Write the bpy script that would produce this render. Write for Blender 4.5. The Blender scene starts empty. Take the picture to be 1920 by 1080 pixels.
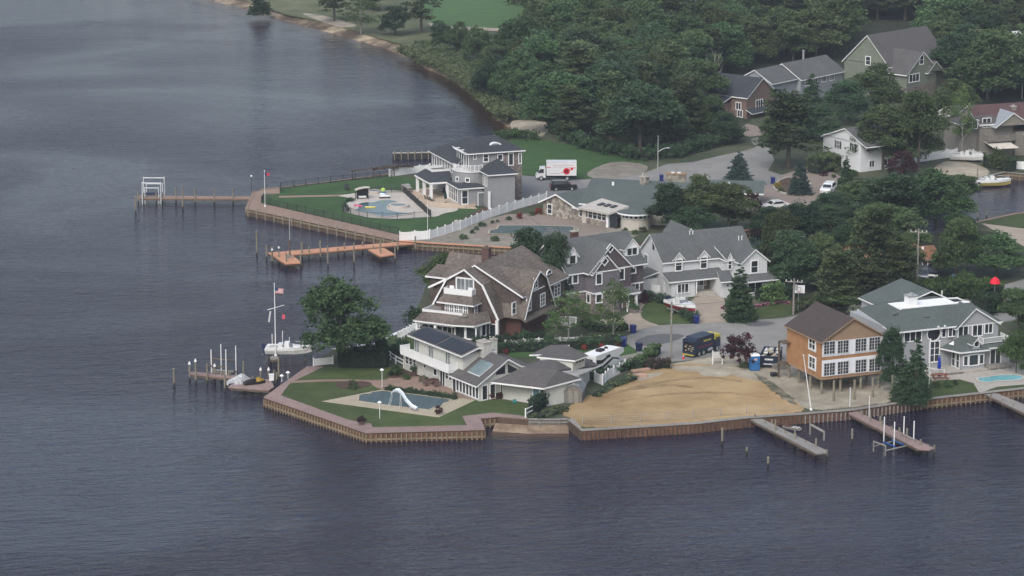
HAZE=0.00013; WAVE=.85
import bpy, math, random
import numpy as np
from mathutils import Vector
random.seed(7); R=random.Random(11)
SC=bpy.context.scene; COL=SC.collection
# ---------------------------------------------------------------- camera maths: where the camera stands, and ground points seen by it
F=5400.; P0=math.radians(13.1); CH=98.15; LAND=1.15
sP,cP=math.sin(P0),math.cos(P0)
def ray(px,py):
    a=(px-960)/F; b=(540-py)/F
    return (a, cP+b*sP, -sP+b*cP)
def G(px,py,z=LAND):
    r=ray(px,py); t=(z-CH)/r[2]
    return (r[0]*t, r[1]*t, z)
def ztop(p,py):                     # height above p (its x,y) that shows at image row py
    r=ray(960,py); return CH+p[1]*r[2]/r[1]
def mpp(py):                        # metres per pixel across, at ground row py
    g=G(960,py); return (g[1]*cP+(CH-LAND)*sP)/F
# ---------------------------------------------------------------- materials
MT={}
def mat(name,col,rough=.85,var=.12,scale=1.5,spec=.3,metal=0,col2=None,bump=0,bs=8,obj=False,det=4,stripe=None,c2pos=(.35,.7)):
    if name in MT: return MT[name]
    m=bpy.data.materials.new(name); m.use_nodes=True; nt=m.node_tree; N=nt.nodes; L=nt.links
    b=N['Principled BSDF']; b.inputs['Roughness'].default_value=rough; b.inputs['Metallic'].default_value=metal
    b.inputs['Specular IOR Level'].default_value=spec
    tc=N.new('ShaderNodeTexCoord'); out=tc.outputs['Object']
    nz=N.new('ShaderNodeTexNoise'); nz.inputs['Scale'].default_value=scale; nz.inputs['Detail'].default_value=det; nz.inputs['Roughness'].default_value=.65
    L.new(out,nz.inputs['Vector'])
    cr=N.new('ShaderNodeValToRGB'); e=cr.color_ramp.elements
    c2=col2 or tuple(c*(1+var) for c in col); c1=col if col2 else tuple(c*(1-var) for c in col)
    e[0].position=c2pos[0]; e[1].position=c2pos[1]; e[0].color=(*c1,1); e[1].color=(*c2,1)
    L.new(nz.outputs['Fac'],cr.inputs['Fac']); src=cr.outputs['Color']
    if stripe:                      # courses of boards / shingles / pavers: real pattern lines along an axis
        ax,per,dark=stripe[:3]
        wv=N.new('ShaderNodeTexWave'); wv.wave_type='BANDS'; wv.bands_direction=ax; wv.wave_profile='SAW'
        wv.inputs['Scale'].default_value=.314/per; wv.inputs['Distortion'].default_value=stripe[3] if len(stripe)>3 else .0
        L.new(out,wv.inputs['Vector'])
        r2=N.new('ShaderNodeValToRGB'); r2.color_ramp.elements[0].position=0; r2.color_ramp.elements[1].position=.25
        r2.color_ramp.elements[0].color=(dark,dark,dark,1); r2.color_ramp.elements[1].color=(1,1,1,1)
        L.new(wv.outputs['Fac'],r2.inputs['Fac'])
        mx=N.new('ShaderNodeMix'); mx.data_type='RGBA'; mx.blend_type='MULTIPLY'; mx.inputs[0].default_value=1
        L.new(src,mx.inputs[6]); L.new(r2.outputs['Color'],mx.inputs[7]); src=mx.outputs[2]
    # broad weathering on top
    n2=N.new('ShaderNodeTexNoise'); n2.inputs['Scale'].default_value=scale*.12; n2.inputs['Detail'].default_value=3
    L.new(out,n2.inputs['Vector'])
    r3=N.new('ShaderNodeMapRange'); r3.inputs[1].default_value=.3; r3.inputs[2].default_value=.7; r3.inputs[3].default_value=1-var*.8; r3.inputs[4].default_value=1+var*.5
    L.new(n2.outputs['Fac'],r3.inputs[0])
    m3=N.new('ShaderNodeMix'); m3.data_type='RGBA'; m3.blend_type='MULTIPLY'; m3.inputs[0].default_value=1
    L.new(src,m3.inputs[6]); L.new(r3.outputs[0],m3.inputs[7]); L.new(m3.outputs[2],b.inputs['Base Color'])
    if bump:
        nb=N.new('ShaderNodeTexNoise'); nb.inputs['Scale'].default_value=bs; nb.inputs['Detail'].default_value=4; L.new(out,nb.inputs['Vector'])
        bp=N.new('ShaderNodeBump'); bp.inputs['Distance'].default_value=bump; L.new(nb.outputs['Fac'],bp.inputs['Height']); L.new(bp.outputs['Normal'],b.inputs['Normal'])
    MT[name]=m; return m
def stone(name,c1,c2,c3,scale=2.2):
    m=bpy.data.materials.new(name); m.use_nodes=True; nt=m.node_tree; N=nt.nodes; L=nt.links; b=N['Principled BSDF']; b.inputs['Roughness'].default_value=.9
    tc=N.new('ShaderNodeTexCoord'); v=N.new('ShaderNodeTexVoronoi'); v.inputs['Scale'].default_value=scale; L.new(tc.outputs['Object'],v.inputs['Vector'])
    sp=N.new('ShaderNodeSeparateColor'); L.new(v.outputs['Color'],sp.inputs[0])
    cr=N.new('ShaderNodeValToRGB'); e=cr.color_ramp.elements; e[0].color=(*c1,1); e[1].color=(*c3,1); x=e.new(.5); x.color=(*c2,1)
    L.new(sp.outputs[0],cr.inputs['Fac'])
    ve=N.new('ShaderNodeTexVoronoi'); ve.feature='DISTANCE_TO_EDGE'; ve.inputs['Scale'].default_value=scale; L.new(tc.outputs['Object'],ve.inputs['Vector'])
    mr=N.new('ShaderNodeMapRange'); mr.inputs[2].default_value=.08; mr.inputs[3].default_value=.45; L.new(ve.outputs['Distance'],mr.inputs[0])
    mx=N.new('ShaderNodeMix'); mx.data_type='RGBA'; mx.blend_type='MULTIPLY'; mx.inputs[0].default_value=1; L.new(cr.outputs[0],mx.inputs[6]); L.new(mr.outputs[0],mx.inputs[7]); L.new(mx.outputs[2],b.inputs['Base Color'])
    return m
WHITE=mat('white_trim',(.67,.68,.69),.5,.04)
WHITEP=mat('white_vinyl',(.68,.69,.7),.4,.05)
GLASS=mat('window_glass',(.025,.03,.035),.08,.3,.5,spec=.6)
GLASSB=mat('curtained_glass',(.16,.18,.19),.15,.3,.8,spec=.6)
DARK=mat('dark_metal',(.03,.032,.035),.5,.1)
BLACK=mat('black_plastic',(.018,.018,.02),.45,.1)
STEEL=mat('galvanised_steel',(.38,.39,.4),.4,.1,metal=.4)
ALU=mat('aluminium_rail',(.5,.52,.53),.4,.08)
CONC=mat('concrete',(.33,.31,.28),.9,.12,2)
WOODG=mat('weathered_wood',(.21,.2,.185),.9,.2,3)
PILE=mat('pile_wood',(.15,.135,.105),.95,.3,3,col2=(.24,.22,.17))
PILEWET=mat('pile_wet',(.03,.03,.027),.6,.2,3)
BROWNW=mat('brown_timber',(.07,.052,.042),.9,.3,2,col2=(.14,.1,.075))
RUST=mat('rusty_sheet',(.1,.055,.035),.9,.3,2,col2=(.2,.11,.07))
WALE=mat('wale_timber',(.16,.13,.085),.9,.25,1.2,col2=(.27,.22,.15))
DECKP=mat('pink_brick_deck',(.2,.145,.135),.9,.14,1.3,stripe=('X',.4,.85),col2=(.26,.19,.178))
DECKO=mat('orange_composite_deck',(.4,.2,.12),.8,.1,1,stripe=('X',.15,.9),col2=(.47,.25,.16))
DECKB=mat('brown_boardwalk',(.2,.145,.115),.9,.15,1.2,stripe=('X',.3,.85),col2=(.26,.18,.145))
SHGREY=mat('grey_shingles',(.078,.083,.085),.95,.16,2.2,stripe=('Z',.12,.9),col2=(.105,.11,.112))
SHGREEN=mat('green_grey_shingles',(.068,.084,.08),.95,.14,2,stripe=('Z',.12,.9),col2=(.09,.106,.102))
SHDARK=mat('charcoal_shingles',(.032,.036,.043),.95,.14,2,stripe=('Z',.12,.9),col2=(.046,.051,.06))
SHBROWN=mat('dark_brown_shingles',(.05,.04,.038),.95,.12,2,stripe=('Z',.12,.9),col2=(.066,.053,.05))
SHCEDAR=mat('weathered_cedar_shingles',(.068,.057,.05),.95,.35,2.2,stripe=('Z',.3,.75,.3),col2=(.175,.15,.132),c2pos=(.3,.75))
SHRED=mat('maroon_shingles',(.085,.05,.05),.95,.12,2,stripe=('Z',.12,.9))
SHTAUPE=mat('taupe_shingles',(.07,.067,.068),.95,.12,2,stripe=('Z',.12,.9),col2=(.095,.09,.09))
W_GREY=mat('grey_siding',(.235,.24,.25),.8,.06,1,stripe=('Z',.2,.88))
W_WHITE=mat('white_siding',(.5,.515,.53),.75,.05,1,stripe=('Z',.2,.9))
W_CREAM=mat('cream_siding',(.45,.455,.425),.8,.06,1,stripe=('Z',.2,.92))
W_PURP=mat('mauve_grey_siding',(.135,.125,.14),.85,.1,1,stripe=('Z',.2,.88))
W_PURPD=mat('dark_shake_siding',(.085,.07,.075),.9,.15,3,stripe=('Z',.18,.8))
W_SHAKE=mat('dark_brown_shake',(.06,.047,.043),.9,.3,2.2,stripe=('Z',.18,.8),col2=(.11,.085,.076))
W_BRICK=mat('red_brick',(.07,.033,.027),.9,.2,4,stripe=('Z',.15,.8),col2=(.11,.052,.042))
W_BBROWN=mat('brown_brick',(.13,.09,.078),.9,.2,4,stripe=('Z',.15,.85),col2=(.2,.145,.125))
W_SAGE=mat('sage_siding',(.15,.17,.135),.85,.08,1,stripe=('Z',.2,.92))
W_BLUE=mat('pale_blue_siding',(.24,.26,.285),.85,.08,1,stripe=('Z',.2,.92))
W_TAUPE=mat('taupe_siding',(.19,.18,.16),.85,.08,1,stripe=('Z',.2,.92))
OSB=mat('orange_sheathing',(.27,.14,.066),.85,.12,1.2,stripe=('Z',1.22,.86),col2=(.33,.18,.088))
OSBL=mat('tan_sheathing',(.25,.175,.115),.85,.1,1.2)
WRAP=mat('house_wrap',(.6,.62,.66),.6,.06,1.2)
STONE=stone('fieldstone',(.12,.1,.085),(.26,.235,.2),(.36,.34,.3),2.0)
STONED=stone('dark_stone_veneer',(.11,.09,.085),(.17,.145,.135),(.23,.2,.19),3.0)
BLUEPL=mat('blue_plastic',(.01,.02,.13),.4,.1)
BLUET=mat('toilet_blue',(.03,.13,.33),.4,.08)
RED=mat('red_paint',(.5,.015,.03),.4,.05)
YEL=mat('yellow_paint',(.42,.36,.05),.45,.05)
CARW=mat('car_white',(.58,.59,.6),.2,.03,spec=.6)
CARK=mat('car_black',(.012,.013,.017),.15,.05,spec=.7)
CARG=mat('car_gunmetal',(.06,.07,.09),.2,.05,spec=.7)
GEL=mat('white_gelcoat',(.62,.63,.63),.25,.03,spec=.5)
SEAT=mat('tan_vinyl',(.36,.3,.22),.7,.1)
NAVY=mat('navy_canvas',(.01,.018,.06),.6,.1)
TRUCKB=mat('truck_blue_black',(.02,.03,.055),.5,.2,2)
# ---------------------------------------------------------------- mesh builder
class MB:
    def __init__(s): s.v=[]; s.f=[]; s.m=[]
    def poly(s,pts,m=0):
        b=len(s.v); s.v+= [tuple(p) for p in pts]; s.f.append(list(range(b,b+len(pts)))); s.m.append(m); return s
    def hexa(s,a,b,m=0,caps=True):   # a: lower ring, b: upper ring, same count
        n=len(a); k=len(s.v); s.v+=[tuple(p) for p in a]+[tuple(p) for p in b]
        for i in range(n):
            j=(i+1)%n; s.f.append([k+i,k+j,k+n+j,k+n+i]); s.m.append(m)
        if caps: s.f.append([k+i for i in range(n)][::-1]); s.m.append(m); s.f.append([k+n+i for i in range(n)]); s.m.append(m)
        return s
    def box(s,x0,x1,y0,y1,z0,z1,m=0):
        return s.hexa([(x0,y0,z0),(x1,y0,z0),(x1,y1,z0),(x0,y1,z0)],[(x0,y0,z1),(x1,y0,z1),(x1,y1,z1),(x0,y1,z1)],m)
    def cbox(s,cx,cy,cz,dx,dy,dz,m=0): return s.box(cx-dx/2,cx+dx/2,cy-dy/2,cy+dy/2,cz-dz/2,cz+dz/2,m)
    def prism(s,xy,z0,z1,m=0,mt=None):
        a=0
        for i in range(len(xy)): p,q=xy[i],xy[(i+1)%len(xy)]; a+=p[0]*q[1]-p[1]*q[0]
        if a<0: xy=xy[::-1]
        s.hexa([(p[0],p[1],z0) for p in xy],[(p[0],p[1],z1) for p in xy],m)
        if mt is not None: s.m[-1]=mt
        return s
    def slab(s,top,th=.2,m=0,ms=1):  # sloping roof plane: top face + sides (fascia) + soffit
        n=len(top); nx=0
        for i in range(n): p,q=top[i],top[(i+1)%n]; nx+=p[0]*q[1]-p[1]*q[0]
        if nx<0: top=top[::-1]
        k=len(s.v); s.v+=[tuple(p) for p in top]+[(p[0],p[1],p[2]-th) for p in top]
        s.f.append([k+i for i in range(n)]); s.m.append(m)
        s.f.append([k+n+i for i in range(n)][::-1]); s.m.append(ms)
        for i in range(n):
            j=(i+1)%n; s.f.append([k+i,k+n+i,k+n+j,k+j]); s.m.append(ms)
        return s
    def tube(s,p,q,r0,r1=None,n=8,m=0):
        if r1 is None: r1=r0
        p=Vector(p); q=Vector(q); d=(q-p).normalized(); u=d.cross(Vector((0,0,1)))
        u=Vector((1,0,0)) if u.length<1e-3 else u.normalized(); w=d.cross(u)
        ring=lambda c,r:[tuple(c+r*(math.cos(2*math.pi*i/n)*u+math.sin(2*math.pi*i/n)*w)) for i in range(n)]
        return s.hexa(ring(p,r0),ring(q,r1),m)
    def bar(s,p,q,w,h,m=0):          # square beam from p to q, w wide, h high
        p=Vector(p); q=Vector(q); d=(q-p)
        if d.length<1e-6: return s
        d.normalize(); u=d.cross(Vector((0,0,1))); u=Vector((1,0,0)) if u.length<1e-3 else u.normalized(); t=u.cross(d)
        ring=lambda c:[tuple(c+a*u*w/2+b*t*h/2) for a,b in ((-1,-1),(1,-1),(1,1),(-1,1))]
        return s.hexa(ring(p),ring(q),m)
    def ball(s,c,rx,ry=None,rz=None,n=10,k=6,m=0,zmin=-1):
        ry=ry or rx; rz=rz or rx; b=len(s.v)
        for i in range(k+1):
            a=-math.pi/2+math.pi*i/k
            zz=max(math.sin(a),zmin)
            for j in range(n):
                t=2*math.pi*j/n; s.v.append((c[0]+rx*math.cos(a)*math.cos(t),c[1]+ry*math.cos(a)*math.sin(t),c[2]+rz*zz))
        for i in range(k):
            for j in range(n): s.f.append([b+i*n+j,b+i*n+(j+1)%n,b+(i+1)*n+(j+1)%n,b+(i+1)*n+j]); s.m.append(m)
        return s
    def loft(s,rings,m=0,caps=True):  # rings: list of equal-length closed loops
        n=len(rings[0]); b=len(s.v)
        for r in rings: s.v+=[tuple(p) for p in r]
        for i in range(len(rings)-1):
            for j in range(n): s.f.append([b+i*n+j,b+i*n+(j+1)%n,b+(i+1)*n+(j+1)%n,b+(i+1)*n+j]); s.m.append(m)
        if caps: s.f.append([b+j for j in range(n)][::-1]); s.m.append(m); s.f.append([b+(len(rings)-1)*n+j for j in range(n)]); s.m.append(m)
        return s
    def mesh(s,name,mats,smooth=False):
        me=bpy.data.meshes.new(name); me.from_pydata(s.v,[],s.f)
        for m in (mats if isinstance(mats,(list,tuple)) else [mats]): me.materials.append(m)
        me.polygons.foreach_set('material_index',s.m)
        if smooth: me.polygons.foreach_set('use_smooth',[True]*len(s.f))
        me.update(); return me
def link(name,me,parent=None,loc=None,rz=0):
    o=bpy.data.objects.new(name,me); COL.objects.link(o)
    if parent: o.parent=parent
    if loc is not None: o.location=loc
    if rz: o.rotation_euler[2]=rz
    return o
def part(name,mb,mats,parent=None,smooth=False,loc=None,rz=0,label=None):
    o=link(name,mb.mesh(name,mats,smooth),parent,loc,rz)
    if label: o['label']=label
    return o
def tag(o,label,cat,group=None):
    o['label']=label; o['category']=cat
    if group: o['group']=group
    return o
def thing(name,label,cat,loc=(0,0,0),rz=0,group=None):
    return tag(link(name,None,None,loc,rz),label,cat,group)
def struct(name,mb,mats,kind='structure',label=None,loc=None):
    o=part(name,mb,mats,loc=loc); o['kind']=kind
    if label: o['label']=label
    return o
def dup(root,loc,rz=None,label=None,scale=None,group=None):
    def cp(o,par):
        c=o.copy(); COL.objects.link(c)
        if par: c.parent=par
        for ch in o.children: cp(ch,c)
        return c
    r=cp(root,None); r.location=loc
    if rz is not None: r.rotation_euler[2]=rz
    if scale is not None: r.scale=scale
    if label: r['label']=label
    if group: r['group']=group
    return r
# ---------------------------------------------------------------- foliage
def leafmat(name,c1,c2,hv=.045):
    m=bpy.data.materials.new(name); m.use_nodes=True; nt=m.node_tree; N=nt.nodes; L=nt.links; b=N['Principled BSDF']
    b.inputs['Roughness'].default_value=.75; b.inputs['Specular IOR Level'].default_value=.15
    at=N.new('ShaderNodeAttribute'); at.attribute_name='tint'
    oi=N.new('ShaderNodeObjectInfo')
    cr=N.new('ShaderNodeMix'); cr.data_type='RGBA'; cr.inputs[6].default_value=(*c1,1); cr.inputs[7].default_value=(*c2,1); L.new(at.outputs['Fac'],cr.inputs[0])
    hs=N.new('ShaderNodeHueSaturation')
    a=N.new('ShaderNodeMapRange'); a.inputs[3].default_value=.5-hv; a.inputs[4].default_value=.5+hv*.6; L.new(oi.outputs['Random'],a.inputs[0]); L.new(a.outputs[0],hs.inputs['Hue'])
    ml=N.new('ShaderNodeMath'); ml.operation='MULTIPLY'; ml.inputs[1].default_value=7.13; L.new(oi.outputs['Random'],ml.inputs[0])
    fr=N.new('ShaderNodeMath'); fr.operation='FRACT'; L.new(ml.outputs[0],fr.inputs[0])
    v=N.new('ShaderNodeMapRange'); v.inputs[3].default_value=.7; v.inputs[4].default_value=1.45; L.new(fr.outputs[0],v.inputs[0]); L.new(v.outputs[0],hs.inputs['Value'])
    L.new(cr.outputs[2],hs.inputs['Color']); L.new(hs.outputs[0],b.inputs['Base Color'])
    tr=N.new('ShaderNodeBsdfTranslucent'); L.new(hs.outputs[0],tr.inputs['Color'])
    mx=N.new('ShaderNodeMixShader'); mx.inputs[0].default_value=.25; L.new(b.outputs[0],mx.inputs[1]); L.new(tr.outputs[0],mx.inputs[2]); L.new(mx.outputs[0],N['Material Output'].inputs['Surface'])
    return m
LF=dict(dec=leafmat('leaf_green',(.03,.058,.026),(.085,.135,.057)),
 dark=leafmat('leaf_dark',(.021,.045,.025),(.056,.098,.05),.02),
 pine=leafmat('pine_needles',(.03,.05,.024),(.085,.115,.052),.02),
 spruce=leafmat('spruce_needles',(.03,.062,.05),(.085,.13,.11),.01),
 arb=leafmat('arborvitae_green',(.022,.05,.025),(.07,.12,.055),.01),
 light=leafmat('light_leaf',(.036,.072,.025),(.1,.155,.055),.02),
 purple=leafmat('purple_leaf',(.025,.01,.014),(.06,.022,.03),.01),
 pinkf=leafmat('pink_flowers',(.05,.06,.03),(.55,.2,.33),.01),
 redf=leafmat('red_flowers',(.03,.06,.02),(.45,.03,.06),.01),
 yelf=leafmat('yellow_flowers',(.08,.12,.03),(.5,.38,.05),.01),
 whitef=leafmat('white_blossom',(.04,.08,.03),(.4,.42,.33),.01),
 reed=leafmat('reed_green',(.05,.08,.035),(.13,.16,.085),.02),
 brush=leafmat('dead_brush',(.05,.035,.03),(.14,.1,.085),.01),
 gard=leafmat('garden_red',(.02,.03,.015),(.2,.04,.05),.01))
BARK=mat('bark',(.06,.05,.042),.95,.3,3,col2=(.13,.115,.1))
BARKP=mat('pale_bark',(.2,.19,.175),.9,.3,4,col2=(.34,.33,.31))
def leaves(name,cent,rad,k,size,m,rng,up=.3,flat=1.0,tint=None):
    """leaf quads scattered in clumps: cent (n,3), rad (n,) clump radius, k leaves each"""
    cent=np.asarray(cent,float); n=len(cent); N=n*k
    c=np.repeat(cent,k,0); r=np.repeat(np.asarray(rad,float)*np.ones(n),k)
    off=rng.normal(size=(N,3)); off/=np.linalg.norm(off,axis=1)[:,None]; off*=(rng.random(N)**.45*r)[:,None]; off[:,2]*=flat
    p=c+off
    nr=rng.normal(size=(N,3)); nr[:,2]=np.abs(nr[:,2])+up; nr/=np.linalg.norm(nr,axis=1)[:,None]
    a=np.cross(nr,rng.normal(size=(N,3))); a/=np.linalg.norm(a,axis=1)[:,None]; b=np.cross(nr,a)
    s=(size*(.6+.8*rng.random(N)))[:,None]
    v=np.stack([p-a*s,p-b*s*.6,p+a*s,p+b*s*.6],1).reshape(-1,3)
    f=np.arange(N*4).reshape(-1,4)
    me=bpy.data.meshes.new(name); me.from_pydata(v.tolist(),[],f.tolist()); me.materials.append(m)
    t=np.repeat(rng.random(n) if tint is None else tint,k)*.65+rng.random(N)*.35
    at=me.attributes.new('tint','FLOAT','FACE'); at.data.foreach_set('value',t.astype(np.float32))
    me.update(); return me
def limbs(m,h,r,spread,rng,n=7,bot=.25,lean=0):
    mb=MB(); top=(lean*h*.3,0,h*.8); mb.tube((0,0,-.2),(lean*.1*h,0,h*bot),r,r*.8); mb.tube((lean*.1*h,0,h*bot),top,r*.8,r*.2)
    for i in range(n):
        a=2*math.pi*i/n+rng.random()*.8; z=h*(bot+.5*rng.random()); l=spread*(.5+.5*rng.random())
        q=(math.cos(a)*l*.6,math.sin(a)*l*.6,z+l*.5); mb.tube((lean*z*.35,0,z),q,r*.4,r*.2,6); mb.tube(q,(math.cos(a)*l,math.sin(a)*l,z+l*.75),r*.2,r*.05,5)
    return mb.mesh('trunk',m)
def round_crown(seed,h=10,w=8,m='dec',base=.1,k=34,nc=150,leaf=.2,lob=12,cr=.85,gap=.0):
    rng=np.random.default_rng(seed); blobs=[(0,0,h*(base+(1-base)*.5),w*.36,w*.36,h*(1-base)*.42)]
    for i in range(lob):
        a=2*math.pi*(i+rng.random()*.7)/lob; zz=h*(base+(1-base)*(.12+.7*rng.random())); rr=w*(.12+.15*rng.random())
        d=w*.5-rr; d*= (1.0 if zz<h*.65 else .62); blobs.append((math.cos(a)*d,math.sin(a)*d,zz,rr,rr,rr*.85))
    blobs.append((rng.normal()*w*.06,rng.normal()*w*.06,h-w*.2,w*.2,w*.2,w*.2))
    P=[]; B=np.array(blobs); wt=(B[:,3]**2); wt/=wt.sum()
    for i in range(nc):
        b=B[rng.choice(len(B),p=wt)]; d=rng.normal(size=3); d/=np.linalg.norm(d)
        if d[2]<-.3: d[2]*=-.6
        s=.75+.3*rng.random()
        P.append((b[0]+d[0]*b[3]*s,b[1]+d[1]*b[4]*s,b[2]+d[2]*b[5]*s))
    return leaves('crown',P,cr*(.6+.7*rng.random(nc)),k,leaf,LF[m],rng,flat=.7)
def pine_crown(seed,h=12,w=7,m='pine',base=.26,nc=125,k=46,leaf=.22):
    rng=np.random.default_rng(seed); P=[]; r=[]
    for i in range(nc):
        t=rng.random()**.9; z=h*(base+(1-base)*t); R_=w*.5*(1-.55*t)*(.75+.35*rng.random()); a=rng.random()*2*math.pi; d=R_*math.sqrt(rng.random())
        P.append((math.cos(a)*d,math.sin(a)*d,z+rng.normal()*.15)); r.append(.75+.55*rng.random())
    return leaves('crown',P,np.array(r),k,leaf,LF[m],rng,flat=.33,up=.6)
def cone_crown(seed,h=10,w=6,m='spruce',nc=150,k=36,leaf=.14,base=.03,pw=1.0,cr=.55):
    rng=np.random.default_rng(seed); P=[]; r=[]
    for i in range(nc):
        t=(1-math.sqrt(rng.random()))*.98; z=h*(base+(1-base)*t); R_=w*.5*((1-t)**pw)*(.82+.25*rng.random()); a=rng.random()*2*math.pi; d=R_*(.35+.65*rng.random())
        P.append((math.cos(a)*d,math.sin(a)*d,z-d*.12)); r.append(cr*(.5+.8*(1-t)))
    return leaves('crown',P,np.array(r),k,leaf,LF[m],rng,flat=.45,up=.2)
def bush_mesh(seed,m='dark',w=2,h=1.4,nc=34,k=30,leaf=.09,cr=.32):
    rng=np.random.default_rng(seed); P=[]
    for i in range(nc):
        d=rng.normal(size=3); d/=np.linalg.norm(d); d[2]=abs(d[2]); s=.6+.35*rng.random()
        P.append((d[0]*w*.5*s,d[1]*w*.5*s,h*.12+d[2]*h*.8*s))
    return leaves('foliage',P,cr*(.7+.6*rng.random(nc)),k,leaf,LF[m],rng,flat=.8)
def hedge_mesh(name,pts,w,h,m='dark',seed=1,leaf=.1,dens=5,cr=.35,z0=0,jit=.12,k=26):
    """clumps along a polyline of world points relative to first"""
    rng=np.random.default_rng(seed); P=[]; o=pts[0]
    for a,b in zip(pts[:-1],pts[1:]):
        L_=math.hypot(b[0]-a[0],b[1]-a[1]); n=max(3,int(L_*dens)); ux,uy=(b[0]-a[0])/L_,(b[1]-a[1])/L_
        for i in range(n):
            t=rng.random()*L_; s=(rng.random()-.5)*w; zz=h*(1-(rng.random()**1.6)*.8)
            P.append((a[0]-o[0]+ux*t-uy*s,a[1]-o[1]+uy*t+ux*s,z0+zz-cr*.5+rng.normal()*jit))
    return leaves(name,P,cr*(.7+.6*rng.random(len(P))),k,leaf,LF[m],rng,flat=.8)
# ---------------------------------------------------------------- camera, sky, sun
cam=bpy.data.cameras.new('camera'); co=bpy.data.objects.new('camera',cam); COL.objects.link(co); SC.camera=co
co.location=(0,0,CH); co.rotation_euler=(math.pi/2-P0,0,0); cam.sensor_width=36; cam.lens=36*F/1920; cam.clip_end=20000; cam.clip_start=1
SUN_EL,SUN_AZ=math.radians(44),math.radians(-158)     # light comes from behind the camera, a little from the left
w=bpy.data.worlds.new('World'); SC.world=w; w.use_nodes=True; N=w.node_tree.nodes; L=w.node_tree.links
sky=N.new('ShaderNodeTexSky'); sky.sky_type='NISHITA'; sky.sun_disc=False; sky.sun_elevation=SUN_EL; sky.sun_rotation=SUN_AZ
sky.dust_density=3.5; sky.air_density=1.3; sky.ozone_density=1.2
hs=N.new('ShaderNodeHueSaturation'); hs.inputs['Saturation'].default_value=.68
cl=N.new('ShaderNodeTexNoise'); cl.inputs['Scale'].default_value=3.2; cl.inputs['Detail'].default_value=4
tc=N.new('ShaderNodeTexCoord'); mp=N.new('ShaderNodeMapping'); mp.inputs['Scale'].default_value=(1,1,3.5); L.new(tc.outputs['Generated'],mp.inputs['Vector']); L.new(mp.outputs[0],cl.inputs['Vector'])
mr=N.new('ShaderNodeMapRange'); mr.inputs[1].default_value=.35; mr.inputs[2].default_value=.68; mr.inputs[3].default_value=.82; mr.inputs[4].default_value=1.25
L.new(cl.outputs['Fac'],mr.inputs[0])
mx=N.new('ShaderNodeMix'); mx.data_type='RGBA'; mx.blend_type='MULTIPLY'; mx.inputs[0].default_value=1
sx=N.new('ShaderNodeSeparateXYZ'); L.new(tc.outputs['Generated'],sx.inputs[0]); hr=N.new('ShaderNodeMapRange'); hr.inputs[1].default_value=.08; hr.inputs[2].default_value=.4; hr.inputs[3].default_value=.62; hr.inputs[4].default_value=1.15; L.new(sx.outputs[2],hr.inputs[0])
mh=N.new('ShaderNodeMath'); mh.operation='MULTIPLY'; L.new(mr.outputs[0],mh.inputs[0]); L.new(hr.outputs[0],mh.inputs[1])   # overcast: cloud deck is darker towards the horizon
L.new(sky.outputs[0],hs.inputs['Color']); L.new(hs.outputs[0],mx.inputs[6]); L.new(mh.outputs[0],mx.inputs[7])
L.new(mx.outputs[2],N['Background'].inputs['Color']); N['Background'].inputs['Strength'].default_value=.15
sl=bpy.data.lights.new('sun','SUN'); so=bpy.data.objects.new('sun',sl); COL.objects.link(so); sl.energy=1.3; sl.angle=math.radians(28); sl.color=(1,.985,.965)
# Nishita: rotation measured from +Y, clockwise seen from above
d=Vector((math.sin(SUN_AZ)*math.cos(SUN_EL),math.cos(SUN_AZ)*math.cos(SUN_EL),math.sin(SUN_EL)))
so.rotation_euler=d.to_track_quat('Z','Y').to_euler()
SC.view_settings.view_transform='Standard'; SC.view_settings.look='None'; SC.view_settings.exposure=.38; SC.view_settings.gamma=1
SC.cycles.max_bounces=6; SC.cycles.transparent_max_bounces=6; SC.cycles.volume_bounces=0; SC.cycles.caustics_reflective=False; SC.cycles.caustics_refractive=False
# ---------------------------------------------------------------- haze: faint humid air over the whole place
if HAZE:
    hm=bpy.data.materials.new('humid_air'); hm.use_nodes=True; nt=hm.node_tree; nt.nodes.remove(nt.nodes['Principled BSDF'])
    pv=nt.nodes.new('ShaderNodeVolumePrincipled'); pv.inputs['Color'].default_value=(.8,.88,1,1); pv.inputs['Density'].default_value=HAZE; pv.inputs['Anisotropy'].default_value=.2
    nt.links.new(pv.outputs[0],nt.nodes['Material Output'].inputs['Volume'])
    hz=MB().box(-900,900,-60,2600,-3,CH+2); o=struct('haze',hz,hm,'stuff')
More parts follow.
